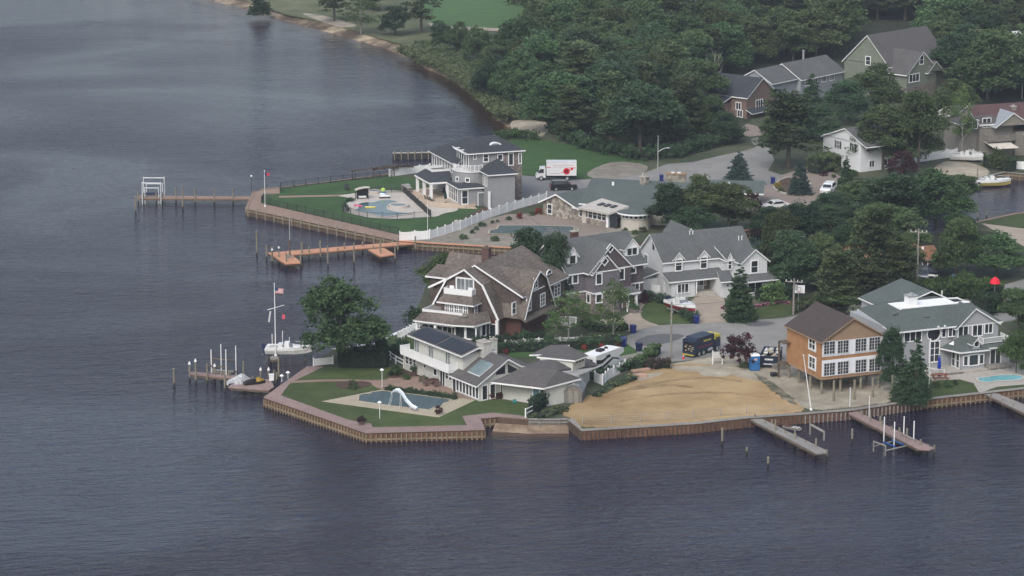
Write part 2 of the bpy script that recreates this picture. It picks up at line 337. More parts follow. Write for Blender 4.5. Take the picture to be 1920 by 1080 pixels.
# ---------------------------------------------------------------- water
def watermat(name,shallow=False):
    m=bpy.data.materials.new(name); m.use_nodes=True; nt=m.node_tree; N=nt.nodes; L=nt.links; b=N['Principled BSDF']
    b.inputs['Base Color'].default_value=(.012,.011,.025,1); b.inputs['IOR'].default_value=1.33; b.inputs['Specular IOR Level'].default_value=.5
    g=N.new('ShaderNodeNewGeometry')
    # wind patches: large soft areas where the ripples are stronger or weaker
    mp0=N.new('ShaderNodeMapping'); mp0.inputs['Scale'].default_value=(.012,.02,1); mp0.inputs['Rotation'].default_value=(0,0,.5); L.new(g.outputs['Position'],mp0.inputs['Vector'])
    wn=N.new('ShaderNodeTexNoise'); wn.inputs['Scale'].default_value=1; wn.inputs['Detail'].default_value=4; wn.inputs['Distortion'].default_value=.8; L.new(mp0.outputs[0],wn.inputs['Vector'])
    wr=N.new('ShaderNodeMapRange'); wr.inputs[1].default_value=.38; wr.inputs[2].default_value=.62; wr.inputs[3].default_value=.4; wr.inputs[4].default_value=1.15; L.new(wn.outputs['Fac'],wr.inputs[0])
    # ripples: three wave sizes, crests running across, slightly skewed
    hsum=None
    for sx,sy,rot,amp,det in ((.08,.26,.2,.5,2),(.28,1.0,.16,.42,3),(.7,2.6,-.2,.17,3)):
        mp=N.new('ShaderNodeMapping'); mp.vector_type='TEXTURE'; mp.inputs['Rotation'].default_value=(0,0,rot); mp.inputs['Scale'].default_value=(1/sx,1/sy,1); L.new(g.outputs['Position'],mp.inputs['Vector'])
        nz=N.new('ShaderNodeTexNoise'); nz.inputs['Scale'].default_value=1; nz.inputs['Detail'].default_value=det; nz.inputs['Roughness'].default_value=.6; nz.inputs['Distortion'].default_value=.35; L.new(mp.outputs[0],nz.inputs['Vector'])
        ml=N.new('ShaderNodeMath'); ml.operation='MULTIPLY'; ml.inputs[1].default_value=amp; L.new(nz.outputs['Fac'],ml.inputs[0])
        if hsum is None: hsum=ml.outputs[0]
        else:
            ad=N.new('ShaderNodeMath'); ad.operation='ADD'; L.new(hsum,ad.inputs[0]); L.new(ml.outputs[0],ad.inputs[1]); hsum=ad.outputs[0]
    sy_=N.new('ShaderNodeSeparateXYZ'); L.new(g.outputs['Position'],sy_.inputs[0]); ly=N.new('ShaderNodeMapRange'); ly.inputs[1].default_value=450; ly.inputs[2].default_value=600; ly.inputs[3].default_value=1; ly.inputs[4].default_value=.5; L.new(sy_.outputs[1],ly.inputs[0])   # the far bay lies in the lee of the wood
    lx=N.new('ShaderNodeMapRange'); lx.inputs[1].default_value=-125; lx.inputs[2].default_value=-60; lx.inputs[3].default_value=0; lx.inputs[4].default_value=1; L.new(sy_.outputs[0],lx.inputs[0])
    lm=N.new('ShaderNodeMix'); L.new(lx.outputs[0],lm.inputs[0]); lm.inputs[2].default_value=1; L.new(ly.outputs[0],lm.inputs[3])
    wm_=N.new('ShaderNodeMath'); wm_.operation='MULTIPLY'; L.new(wr.outputs[0],wm_.inputs[0]); L.new(lm.outputs[0],wm_.inputs[1])
    bp=N.new('ShaderNodeBump'); bp.inputs['Distance'].default_value=WAVE; L.new(hsum,bp.inputs['Height']); L.new(wm_.outputs[0],bp.inputs['Strength']); L.new(bp.outputs['Normal'],b.inputs['Normal'])
    rr=N.new('ShaderNodeMapRange'); rr.inputs[1].default_value=.3; rr.inputs[2].default_value=.7; rr.inputs[3].default_value=.04; rr.inputs[4].default_value=.1; L.new(wn.outputs['Fac'],rr.inputs[0]); L.new(rr.outputs[0],b.inputs['Roughness'])
    if shallow:
        at=N.new('ShaderNodeAttribute'); at.attribute_name='shoal'
        cr=N.new('ShaderNodeValToRGB'); e=cr.color_ramp.elements; e[0].color=(.010,.012,.015,1); e[1].color=(.1,.05,.027,1); x=e.new(.45); x.color=(.028,.016,.013,1); L.new(at.outputs['Fac'],cr.inputs['Fac']); L.new(cr.outputs[0],b.inputs['Base Color'])
    return m
WATER=watermat('river_water'); SHOAL=watermat('shallow_river_water',True)
struct('water',MB().poly([(-4000,-500,0),(4000,-500,0),(4000,9000,0),(-4000,9000,0)]),WATER)
# ---------------------------------------------------------------- land
GRASSY=mat('rough_ground',(.035,.05,.025),.95,.3,.12,col2=(.085,.085,.055),bump=.1,bs=2,c2pos=(.4,.66))
EARTH=mat('earth_bank',(.09,.06,.045),.95,.3,1)
LAWN=mat('lawn_grass',(.034,.057,.016),.95,.35,.3,col2=(.062,.082,.027),bump=.04,bs=5)
LAWNG=mat('lush_lawn_grass',(.024,.062,.016),.95,.25,.3,col2=(.042,.088,.026),bump=.04,bs=5)
GOLF=mat('mown_fairway',(.05,.105,.036),.95,.1,.3,stripe=('Y',7,.8,.4),col2=(.06,.125,.045))
SAND=mat('orange_sand',(.22,.145,.068),.95,.3,.14,col2=(.345,.25,.135),bump=.05,bs=1.,det=10,c2pos=(.32,.6))
SANDP=mat('pale_sand',(.21,.185,.145),.95,.3,.3,col2=(.38,.345,.275),bump=.15,bs=1.5,det=8)
BEACH=mat('beach_sand',(.07,.05,.034),.95,.35,.09,col2=(.33,.27,.19),c2pos=(.42,.6))
ASPH=mat('asphalt',(.175,.172,.165),.9,.18,.25,col2=(.225,.22,.21))
ASPHD=mat('fresh_asphalt',(.1,.1,.105),.9,.1,.4)
ASPHG=mat('grey_driveway',(.16,.16,.165),.9,.08,.3)
PAVER=mat('paver_driveway',(.19,.155,.135),.9,.12,.8,col2=(.23,.19,.165))
CONCD=mat('tan_concrete',(.3,.255,.21),.9,.1,.4,stripe=('Y',2.6,.92))
GRAVEL=mat('gravel',(.16,.145,.12),.95,.2,.5,col2=(.25,.235,.2))
PATIO=mat('travertine',(.4,.33,.26),.85,.12,.7,stripe=('X',.9,.93))
PATIOW=mat('pale_pool_deck',(.42,.385,.35),.85,.08,.6)
MULCH=mat('mulch',(.07,.045,.035),.95,.3,2)
TANDECK=mat('tan_pool_deck',(.31,.275,.205),.9,.12,.6,col2=(.36,.32,.245))
coastS=[(2100,713),(1920,729),(1843,737.5),(1735,749),(1601,769),(1504,777),(1401,784),(1300,795),(1091,808),(1067,786.5),(991,787),(931,782),(897,785.5),(908,806),(688,812),(498,746),(580,688),(589,686),(600,672),(625,655),(700,645),(718,637),(787,607),(776,588),(790,560),(797,540),(806,512),(830,496),(870,492),(960,484),(1100,478),(1300,474),(1440,476),(1500,470),(1550,460),(1710,446),(1760,440),(1815,421),(1840,415),(1905,401),(1960,395),(2100,385)]
coastN=[(2100,322),(1920,327),(1885,323),(1850,331),(1800,345),(1760,352),(1700,372),(1600,382),(1560,392),(1535,397),(1455,418),(1405,432),(1300,445),(1200,455),(1100,463),(975,466.5),(800,456),(748,452),(463,392),(477,359),(490,355),(620,341),(735,326),(785,320),(800,308),(835,298),(870,285),(930,265),(962,254)]
shore=[(966,250),(952,238),(938,227),(924,213),(909,200),(888,181),(864,161),(835,144),(800,129),(778,115),(758,105),(725,92),(690,81),(665,75),(638,66),(606,58),(574,50),(545,41),(516,35),(490,27),(467,19),(440,11),(412,5),(380,-5),(340,-16),(290,-30),(150,-70)]
S=[G(*p) for p in coastS]; Nn=[G(*p) for p in coastN]
def landsheet(name,pts):
    mb=MB(); mb.poly(pts); n=len(pts)
    for i in range(n):
        p,q=pts[i],pts[(i+1)%n]; mb.poly([p,q,(q[0],q[1],-2),(p[0],p[1],-2)],1)
    return struct(name,mb,[GRASSY,EARTH])
landsheet('south_ground',[(1500,S[0][1],LAND)]+S+[(1500,S[-1][1]+20,LAND)])
SH=[G(x,y,0) for x,y in shore]      # waterline of the natural shore
def offs(P,dist):
    out=[]
    for i,p in enumerate(P):
        a=P[max(i-1,0)]; b=P[min(i+1,len(P)-1)]; dx,dy=b[0]-a[0],b[1]-a[1]; l=math.hypot(dx,dy)
        out.append((p[0]+dy/l*dist,p[1]-dx/l*dist))
    return out
inn=offs(SH,4.5)                    # + is to the land side (right of travel)
inP=[(x,y,LAND) for x,y in inn]
landsheet('north_ground',[(3500,Nn[0][1]-20,LAND)]+Nn+inP+[(-600,3000,LAND),(3500,3000,LAND)])
mb=MB(); prof=[(-7,-.9,0),(0,0.02,0),(2.2,.6,1),(4.7,LAND+.02,1)]
rows=[[(x,y,z) for x,y in offs(SH,dd)] for dd,z,_ in prof]
for a,b in zip(rows[:-1],rows[1:]):
    for i in range(len(SH)-1): mb.poly([a[i],a[i+1],b[i+1],b[i]])
struct('beach',mb,BEACH)
o1=offs(SH,-6.5); o2=offs(SH,.3); o3=offs(SH,-1.8)
mb=MB()
for i in range(len(SH)-1):
    mb.poly([(*o1[i],.006),(*o1[i+1],.006),(*o3[i+1],.006),(*o3[i],.006)]); mb.poly([(*o3[i],.006),(*o3[i+1],.006),(*o2[i+1],.006),(*o2[i],.006)])
me=mb.mesh('shallow_water',SHOAL); at=me.attributes.new('shoal','FLOAT','POINT'); at.data.foreach_set('value',[0.,0.,.4,.4,.4,.4,1.,1.]*(len(SH)-1))
o=link('shallow_water',me); o['kind']='structure'
# sandy toe between the two bulkheads of the near shore, and by the grey house
def toe(px,w=2.2,name='beach',m=None):
    P=[G(*p) for p in px]; q=offs(P,w); mb=MB()
    for i in range(len(P)-1): mb.poly([(P[i][0],P[i][1],.5),(P[i+1][0],P[i+1][1],.5),(*q[i+1],-.15),(*q[i],-.15)])
    struct(name,mb,m or BEACH)
    q2=offs(P,w*.9); q3=offs(P,w*2.2); mb=MB()
    for i in range(len(P)-1): mb.poly([(*q2[i],.006),(*q2[i+1],.006),(*q3[i+1],.006),(*q3[i],.006)])
    me=mb.mesh('shallow_water',SHOAL); at=me.attributes.new('shoal','FLOAT','POINT'); at.data.foreach_set('value',[.8,.8,0.,0.]*(len(P)-1)); o=link('shallow_water',me); o['kind']='structure'
toe([(930,784),(991,788),(1066,788)],2.6,m=mat('dark_wet_sand',(.12,.08,.055),.8,.3,.6,col2=(.28,.22,.15)))
toe([(735,326),(785,320),(800,308),(835,298)],3.5)
LAYER=[0]
def sheet(name,px,m,lv=None,smooth=0,label=None,z=None,jit=0):
    """a ground sheet laid flat on the land; lv = layer number, 12 mm a layer"""
    if smooth:
        P=px
        for _ in range(smooth):
            Q=[]
            for i in range(len(P)):
                a,b=P[i],P[(i+1)%len(P)]; Q+=[(a[0]*.75+b[0]*.25,a[1]*.75+b[1]*.25),(a[0]*.25+b[0]*.75,a[1]*.25+b[1]*.75)]
            P=Q
        px=P
    if jit:
        rj=random.Random(len(px)*7+int(px[0][0])); Q=[]
        for i in range(len(px)):
            a,b=px[i],px[(i+1)%len(px)]; n=max(1,int(math.hypot(b[0]-a[0],(b[1]-a[1])*3)/7))
            for k in range(n): t=k/n; Q.append((a[0]+(b[0]-a[0])*t+rj.gauss(0,jit),a[1]+(b[1]-a[1])*t+rj.gauss(0,jit*.3)))
        px=Q
    LAYER[0]+=1
    zz=LAND+.02+LAYER[0]*.0008+(lv or 0)*.08 if z is None else z
    w=[G(x,y,LAND) for x,y in px]; a=sum(w[i][0]*w[(i+1)%len(w)][1]-w[(i+1)%len(w)][0]*w[i][1] for i in range(len(w)))
    if a<0: w=w[::-1]
    mb=MB(); mb.poly([(x,y,zz) for x,y,_ in w]); n=len(w)
    for i in range(n): p,q=w[i],w[(i+1)%n]; mb.poly([(p[0],p[1],zz),(p[0],p[1],LAND-.2),(q[0],q[1],LAND-.2),(q[0],q[1],zz)])
    return struct(name,mb,m,label=label)
# --- golf course and far shore
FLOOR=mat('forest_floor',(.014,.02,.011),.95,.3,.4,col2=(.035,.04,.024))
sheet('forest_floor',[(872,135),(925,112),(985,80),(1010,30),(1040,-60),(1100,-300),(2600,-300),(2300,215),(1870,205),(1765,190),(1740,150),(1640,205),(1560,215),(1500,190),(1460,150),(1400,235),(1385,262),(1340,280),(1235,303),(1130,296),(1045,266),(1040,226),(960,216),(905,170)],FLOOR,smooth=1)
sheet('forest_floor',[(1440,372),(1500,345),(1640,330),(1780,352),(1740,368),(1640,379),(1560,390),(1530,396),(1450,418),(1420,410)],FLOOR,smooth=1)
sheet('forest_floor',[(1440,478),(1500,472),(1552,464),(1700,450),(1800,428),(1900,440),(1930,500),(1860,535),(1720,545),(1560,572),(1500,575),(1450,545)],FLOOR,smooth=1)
sheet('fairway',[(812,56),(790,20),(808,-30),(900,-60),(1040,-60),(1000,30),(950,56),(880,58)],GOLF)
sheet('cart_path',[(745,24),(770,34),(800,42),(850,49),(935,53),(935,58),(845,55),(795,48),(765,40),(740,29)],CONCD)
SHLAWN=mat('dry_shore_grass',(.06,.075,.035),.95,.3,.15,col2=(.12,.125,.07))
sheet('shore_lawn',[(430,-12),(560,-20),(800,-30),(790,20),(800,42),(830,70),(800,92),(770,88),(735,78),(700,68),(650,52),(590,37),(520,24)],SHLAWN,smooth=1)
sheet('sandy_path',[(560,24),(600,27),(665,45),(670,50),(640,52),(590,36)],SANDP,smooth=2)
sheet('meadow_lawn',[(935,268),(975,258),(1010,262),(1090,275),(1150,290),(1212,303),(1205,322),(1170,332),(1085,335),(985,329),(950,320)],LAWNG,smooth=1)
sheet('gravel_patch',[(1095,328),(1120,312),(1155,302),(1215,308),(1213,322),(1180,334),(1120,336)],GRAVEL,smooth=1)
sheet('sand_clearing',[(955,228),(975,224),(1020,226),(1038,232),(1030,244),(1010,262),(985,256),(962,250)],SANDP,smooth=1)
# --- grey house property
sheet('boardwalk',[(464,391),(748,451),(749,440),(489,381),(497,372),(497,363),(525,363),(526,353),(490,356.5),(478,360)],DECKB)
sheet('green_lawn',[(490,381),(749,440),(800,433),(885,404),(905,392),(880,385),(790,350),(790,334),(735,331),(620,343),(526,354),(525,363),(497,372)],LAWNG)
sheet('garden_path',[(523,367.5),(650,365),(650,368),(523,371)],DECKB)
sheet('pool_deck',[(631,367.5),(662,363),(690,357.5),(755,357),(775,365),(790,378),(860,390),(857,396),(832,400),(820,406),(807,407.5),(745,412),(689,409),(642,398),(640,390),(650,381),(664,374),(647,369.5)],PATIOW,smooth=1)
sheet('patio',[(766,358),(800,352),(840,352),(880,378),(895,392),(862,391),(822,390),(806,380)],PATIO)
sheet('grey_driveway',[(966,393),(978,376),(978,329),(1000,331),(1085,337),(1100,345),(1100,365),(1040,365),(1012,375),(990,388)],ASPHG)
sheet('front_yard',[(860,412),(880,404),(966,393),(1012,383),(1010,375),(960,385),(905,390)],MULCH)
# --- stone ranch property
sheet('gravel_yard',[(750,451),(800,455.5),(975,466),(1100,462.5),(1160,455),(1200,440),(1165,428),(1085,418),(1025,400),(950,402),(860,425),(790,440)],GRAVEL)
sheet('brick_patio',[(880,447),(918,417),(950,402),(1025,401),(1087,417),(1150,428),(1100,444),(1010,446),(940,445)],PAVER)
sheet('cul_de_sac_road',[(1085,337),(1170,334),(1215,322),(1250,308),(1300,304),(1360,290),(1400,282),(1418,276),(1405,262),(1420,258),(1440,275),(1452,300),(1440,320),(1470,330),(1460,350),(1430,352),(1350,348),(1100,350)],ASPH)
sheet('brick_drive',[(1396,257),(1440,253),(1425,238),(1400,232),(1385,245)],PAVER)
sheet('paver_driveway',[(1432,352),(1462,338),(1460,330),(1500,318),(1560,322),(1600,345),(1582,385),(1535,394),(1480,408),(1430,404),(1420,380)],PAVER)
mb=None
# --- marina corner
sheet('boat_ramp_sand',[(1745,322),(1762,305),(1795,300),(1830,308),(1855,318),(1852,331),(1800,344),(1760,350)],SANDP,smooth=1)
sheet('tan_road',[(1840,419),(1872,423),(1910,428),(2000,438),(2000,470),(1935,470),(1900,452),(1870,436)],CONCD)
sheet('canal_lawn',[(1842,416.5),(1905,403),(2000,398),(2000,430),(1900,427),(1868,422)],LAWN)
sheet('tan_road',[(1760,228),(1795,222),(1830,226),(1890,240),(1905,252),(1880,258),(1820,246)],CONCD)
# --- row of houses, street
sheet('street',[(1130,640),(1175,630),(1222,612),(1262,608),(1310,607.5),(1380,602),(1470,597),(1560,578),(1700,556),(1800,545),(1862,540),(1920,524),(2100,495),(2100,530),(1935,585),(1905,600),(1870,606),(1862,590),(1760,600),(1680,640),(1560,690),(1470,690),(1400,672),(1340,668),(1290,676),(1235,680),(1200,668),(1165,655)],ASPH)
sheet('asphalt_patch',[(1182,643),(1222,626),(1290,627),(1268,640),(1215,651)],ASPHD,smooth=1)
sheet('asphalt_patch',[(1395,606),(1430,602),(1460,606),(1430,613),(1400,612)],ASPHD,smooth=1)
sheet('garden_path',[(1186,560),(1206,556),(1216,578),(1200,588),(1206,600),(1240,611),(1222,612),(1192,622),(1165,620),(1110,612),(1115,600),(1180,596)],CONCD,smooth=1)
sheet('side_lawn',[(1198,585),(1215,565),(1240,553),(1262,572),(1282,585),(1308,606.5),(1262,608),(1238,611),(1210,602)],LAWN,smooth=1)
sheet('concrete_driveway',[(1281,583),(1303,558),(1355,555),(1363,577),(1381,602),(1310,607.4),(1296,593)],CONCD)
sheet('street_lawn',[(1416,584),(1420,574),(1488,568),(1500,575),(1490,590),(1424,599)],LAWN)
sheet('back_yard_lawn',[(930,640),(1100,640),(1170,642),(1190,655),(1196,662),(1165,668),(1100,672),(960,670)],LAWNG)
sheet('side_driveway',[(1110,712),(1165,668),(1196,662),(1210,670),(1190,690),(1140,712)],GRAVEL)
sheet('brown_house_yard',[(718,640),(788,608),(800,625),(1010,640),(1130,640),(1120,655),(930,655),(860,650),(770,652)],LAWN)
# --- near left property
sheet('brick_walk',[(580,688.5),(499,745.5),(688,811.5),(907,805.5),(896,785),(931,781.5),(990,786.5),(987,782),(924,775.5),(867,782),(875.6,799),(699,803),(695.6,795.6),(664,791),(651,788),(526.7,743),(544,720),(606.7,689)],DECKP,1)
sheet('front_lawn',[(606,689.5),(544,720),(527,743),(651,788),(696,795.5),(699.5,803),(875,799),(867,782),(924,775),(986,782),(990,757),(900,747),(853,731),(757,693),(700,688)],LAWN,0.5)
sheet('brick_path',[(544,720),(550,715),(600,713),(649,712.5),(700,714),(724,713),(757,697),(853,732),(900,748),(887,752),(838,745),(720,732),(706,728),(690,718),(649,716),(600,717),(550,719)],DECKB,0.7)
sheet('pool_deck',[(604,754),(823,784),(891,752),(722,731)],TANDECK,1)
sheet('flower_bed',[(626,722),(640,716),(690,716),(700,722),(672,731),(640,731)],MULCH,.8,smooth=1)
sheet('flower_bed',[(726,712),(724,700),(757,690),(800,706),(768,708)],MULCH,.8,smooth=1)
# --- sand lots
sheet('sand_lot',[(1052,778),(1060,765),(1113,738),(1180,710),(1215,693),(1262,683),(1330,683),(1400,702),(1440,722),(1490,752),(1510,770),(1480,776),(1300,793),(1093,805.5),(1072,785)],SAND,.3,smooth=1,jit=2.2)
sheet('pale_sand_lot',[(1180,706),(1230,688),(1300,676),(1340,668),(1480,672),(1480,690),(1400,705),(1330,694),(1262,694),(1215,704)],SANDP,.1,smooth=1,jit=2)
sheet('pale_sand_lot',[(1395,702),(1440,690),(1480,685),(1560,700),(1690,700),(1712,745),(1640,760),(1508,772),(1470,742),(1430,718)],SANDP,.2,smooth=1,jit=2)
for q_ in ([(1240,690),(1290,686),(1350,688),(1400,700),(1440,716),(1425,718),(1380,704),(1330,698),(1280,697)],[(1190,712),(1225,700),(1250,698),(1230,706),(1200,716)],[(1310,700),(1345,697),(1372,704),(1350,708),(1322,706)]): sheet('pale_sand_crust',q_,SANDP,.5,smooth=1,jit=2.4)
for q_ in ([(1130,742),(1230,716),(1330,706),(1392,716),(1390,718),(1330,709),(1232,719),(1132,745)],[(1110,762),(1220,740),(1350,734),(1430,744),(1429,747),(1350,737),(1222,743),(1112,765)],[(1180,730),(1212,724),(1256,720),(1300,726),(1298,729),(1256,724),(1214,728),(1184,734)]): sheet('tyre_track',q_,mat('packed_sand',(.19,.128,.063),.95,.3,.4,col2=(.335,.245,.135)),.7,smooth=1,jit=.8)
sheet('weedy_strip',[(1410,700),(1430,705),(1465,728),(1500,762),(1480,758),(1440,728)],mat('weedy_sand',(.05,.06,.035),.95,.3,.6,col2=(.26,.22,.16)),.6,smooth=1,jit=2.5)
# --- right property
sheet('grey_patio',[(1735,700),(1790,690),(1890,682),(1990,690),(1990,716),(1920,722),(1850,733),(1836,737),(1825,718),(1800,712),(1750,716)],CONC)
sheet('side_lawn',[(1725,748),(1735,716),(1800,712),(1828,724),(1834,736)],LAWN)
sheet('side_lawn',[(1850,733),(1870,726),(1990,716),(1990,722),(1920,727)],LAWN)
# ================================================================ waterfront: bulkheads, docks, fences
def plen(P): return sum(math.dist(a[:2],b[:2]) for a,b in zip(P[:-1],P[1:]))
def walk(P,step):
    out=[]; acc=step*.5
    for a,b in zip(P[:-1],P[1:]):
        l=math.dist(a[:2],b[:2]); t=acc
        while t<l: k=t/l; out.append((a[0]+(b[0]-a[0])*k,a[1]+(b[1]-a[1])*k,math.atan2(b[1]-a[1],b[0]-a[0]))); t+=step
        acc=t-l
    return out
PROTO={}
def postmesh(key,r,z0,z1,m,taper=1.):
    if key not in PROTO: PROTO[key]=MB().tube((0,0,z0),(0,0,z1),r,r*taper,8).mesh(key,m)
    return PROTO[key]
def bulkhead(label,px,step=.6,cap=(.35,WOODG),face=BROWNW,pile=WALE,pr=.1,wale=WALE,pz=1.0,wz=(.35,),captop=.1):
    P=[G(*p) for p in px]; o=P[0]; r=thing('bulkhead',label,'bulkhead',(o[0],o[1],0))
    loc=lambda q,z: (q[0]-o[0],q[1]-o[1],z)
    A=offs(P,-.3); B=offs(P,cap[0]); C=offs(P,-.12); Dn=offs(P,-.26)
    mb=MB()
    for i in range(len(P)-1):
        mb.hexa([loc(A[i],LAND+.03),loc(A[i+1],LAND+.03),loc(B[i+1],LAND+.03),loc(B[i],LAND+.03)],[loc(A[i],LAND+captop),loc(A[i+1],LAND+captop),loc(B[i+1],LAND+captop),loc(B[i],LAND+captop)])
    part('cap',mb,cap[1],r)
    mb=MB()
    for i in range(len(P)-1): mb.hexa([loc(C[i],-1.5),loc(C[i+1],-1.5),loc(P[i+1],-1.5),loc(P[i],-1.5)],[loc(C[i],LAND+.02),loc(C[i+1],LAND+.02),loc(P[i+1],LAND+.02),loc(P[i],LAND+.02)])
    part('sheeting',mb,face,r)
    for z in wz:
        mb=MB()
        for i in range(len(P)-1): mb.bar(loc(Dn[i],z),loc(Dn[i+1],z),.14,.2)
        part('wale',mb,wale,r)
    L_=plen(P); step=max(step,L_/96)
    me=MB().tube((0,0,-1.2),(0,0,pz),pr,pr,7).mesh('pile',pile)
    for x,y,a in walk([(*q,0) for q in Dn],step): link('pile',me,r,(x-o[0],y-o[1],0))
    return r
bulkhead('pink capped bulkhead round the near lawn with the sliding board pool',coastS[11:17],cap=(.3,DECKP),face=RUST)
bulkhead('low timber wall beside the shallow beach cove',[coastS[9],(1040,787.5),(1010,787),coastS[10]],step=2.5,face=WOODG,pile=WOODG,wz=(.9,),wale=WOODG,pz=1.15)
bulkhead('rusty faced bulkhead with pale cap along the sand lot',[(1504,777),(1401,784),(1300,795),(1091,808),(1067,786.5)],step=.55,cap=(.6,WOODG),face=RUST,pile=BROWNW,wz=(),pr=.09)
bulkhead('rust red bulkhead below the unfinished house on stilts',[(1729,750),(1601,769),(1504,777)],step=.6,cap=(.5,WOODG),face=RUST,wz=(),pile=WOODG,pr=.11)
bulkhead('timber bulkhead below the kidney pool patio',[(2040,719),(1920,729),(1843,737.5),(1729,750)],step=.7,cap=(.5,WOODG),face=RUST)
bulkhead('long brown bulkhead below the artificial lawn of the grey house',[(748,452),(463,392),(477,359)],step=2.2,cap=(.2,DECKB),face=BROWNW,pile=PILE,pr=.16,pz=1.4,wz=(.85,))
bulkhead('brown bulkhead on the far side of the artificial lawn',[(735,326),(620,341),(526,352.5),(490,355)],step=2.4,cap=(.3,DECKB),face=BROWNW,pile=PILE,pr=.13,pz=1.5,wz=(.85,))
bulkhead('orange capped bulkhead in front of the gravel yard and covered pool',[(1100,463),(975,466.5),(800,456),(748,452)],step=.85,cap=(.5,DECKO),face=BROWNW,wz=(.7,))
bulkhead('orange capped bulkhead along the canal by the paver driveway',[(1535,397),(1455,418),(1405,432),(1300,445)],step=.85,cap=(.5,DECKO),face=BROWNW,wz=(.7,))
bulkhead('dark bulkhead round the marina basin',[(2100,322),(1920,327),(1885,323),(1850,331),(1800,345)],step=1.5,cap=(.4,WOODG),face=BROWNW,wz=(.75,))
bulkhead('brown bulkhead along the grass on the canal south bank',[(1815,421),(1840,415),(1905,401),(1960,395)][::-1],step=2,cap=(.3,DECKB),face=BROWNW,wz=(.75,))
bulkhead('low white topped seawall below the brown shingle house',[(787,607),(718,637),(700,645),(625,655)],step=2.2,cap=(.35,WHITE),face=WOODG,wz=(.75,))
# black groyne wall behind the grey house
P=[(736,299),(835,297)]
r=thing('groyne',"dark sheet pile groyne beside the small brown beach",'groyne',G(736,299,0))
a=G(736,299,0); b=G(838,297,0); mb=MB().bar((0,0,.1),(b[0]-a[0],b[1]-a[1],.1),.25,2.0); part('sheeting',mb,DARK,r)
mb=MB().bar((0,0,1.2),(b[0]-a[0],b[1]-a[1],1.2),.45,.16); part('cap',mb,CONC,r)
for k in range(8):
    t=(k+.3)/8; part('pile',MB().tube((0,0,-1),(0,0,1.7),.12,.12,7),PILE,r,loc=((b[0]-a[0])*t,(b[1]-a[1])*t-.25,0))
def pil(par,o,x,yt,yw,r=.13,m=PILE,cap=False,z0=0):
    g=G(x,yw,z0); h=ztop(g,yt); mb=MB().tube((0,0,-1.2 if z0==0 else 0),(0,0,.45 if z0==0 else .05),r*1.04,r*1.02,8,1).tube((0,0,.45 if z0==0 else .05),(0,0,h-z0),r*1.02,r*.92,8,0)
    p=part('piling',mb,[m,PILEWET if z0==0 else m],par,loc=(g[0]-o[0],g[1]-o[1],z0-o[2]))
    if cap: part('pile_cap',MB().tube((0,0,h-z0),(0,0,h-z0+.42),r*1.5,.03,8),WHITE,p)
    return p
def dock(label,polys,m,piles,z=1.05,th=.16,r=.13,caps=()):
    o=G(*polys[0][0],z); o=(o[0],o[1],0); rt=thing('dock',label,'dock',o)
    for j,pl in enumerate(polys):
        W=[G(x,y,z) for x,y in pl]; W=[(q[0]-o[0],q[1]-o[1]) for q in W]
        part('deck',MB().prism(W,z-th-j*.01,z-j*.01),m,rt)
        n=len(W); cx=sum(q[0] for q in W)/n; cy=sum(q[1] for q in W)/n
        mb=MB(); W2=[(cx+(x-cx)*.94,cy+(y-cy)*.94) for x,y in W]
        for i in range(n): mb.bar((*W2[i],z-th-.14-j*.01),(*W2[(i+1)%n],z-th-.14-j*.01),.08,.24)
        part('stringer',mb,BROWNW,rt)
    for i,(x,yt,yw) in enumerate(piles): pil(rt,o,x,yt-5,yw,r,cap=i in caps)
    return rt
def lone(label,x,yt,yw,r=.14,m=PILE,group='lone pilings standing in the river'):
    g=G(x,yw,0); h=ztop(g,yt); rt=thing('piling',label,'piling',g,group=group)
    part('shaft',MB().tube((0,0,-1.2),(0,0,.5),r*1.04,r,8,1).tube((0,0,.5),(0,0,h),r,r*.9,8,0),[m,PILEWET],rt)
    part('band',MB().tube((0,0,h-.02),(0,0,h+.06),r*1.0,r*.5,8),WOODG,rt)
dock('long narrow brown dock with an empty boat lift at its far left end',[[(257,366.5),(472,368),(471,372.5),(257,371)]],DECKB,[(259.4,362,382),(269.8,366,382),(293,366,382),(304.5,366,382),(330,357,382),(365.8,358.5,383),(402,358.5,383),(437,358.5,383),(330,360,376),(365.8,361,377),(402,361,377),(437,361,377)])
dock('orange dock with an angled head and a low side platform',[[(539,470.5),(783,450.5),(781,456),(542,478)],[(501,473),(539.5,471),(548,478),(562,489.4),(562.7,493),(535,494)],[(690,467.5),(720,464.5),(741,476.7),(714,480.6)]],DECKO,
 [(500,464,487),(510.6,467,495),(523,475,494),(537,479,503),(564,481,503),(566.6,459,487),(579.6,467,486),(601,456,486),(614.8,465,500),(646,460.5,479),(633.8,470,481),(663.8,460.5,496),(680,458,474),(700.4,465,479),(713.6,452,487),(741,466,490),(746,453.6,474),(779,448,472)])
dock('pink decked dock with jet skis joining the corner of the brick walk',[[(354,698.5),(357,696),(448.3,704.7),(474,708.8),(509.6,712),(509,716),(447.7,709.5),(356.6,700.7)],[(427,725),(460,713),(510.7,717),(514,725),(505,730.5),(477.5,729.4)]],DECKP,
 [(356,688,714),(367.5,683,719),(389,687,719),(403,692,717),(415.6,700,718),(422,702,734),(429.4,700,720),(457,682,712),(489,699,714),(504,699,712),(514,698.5,725),(519,703,718),(522.8,674,712),(441,708,716),(474,710,718)],caps=(0,1,3,8,9))
dock('plain grey dock running out from the sand lot',[[(1402,783),(1425,783),(1551,845),(1549,849),(1531,850)]],WOODG,[(1415,781,800),(1434,794,809),(1453.5,792,822),(1472,812,828),(1491,817,837.5),(1510,831,845),(1529.5,826.6,853),(1550,848,862),(1447,792,806),(1490,813,826),(1530,834,845)])
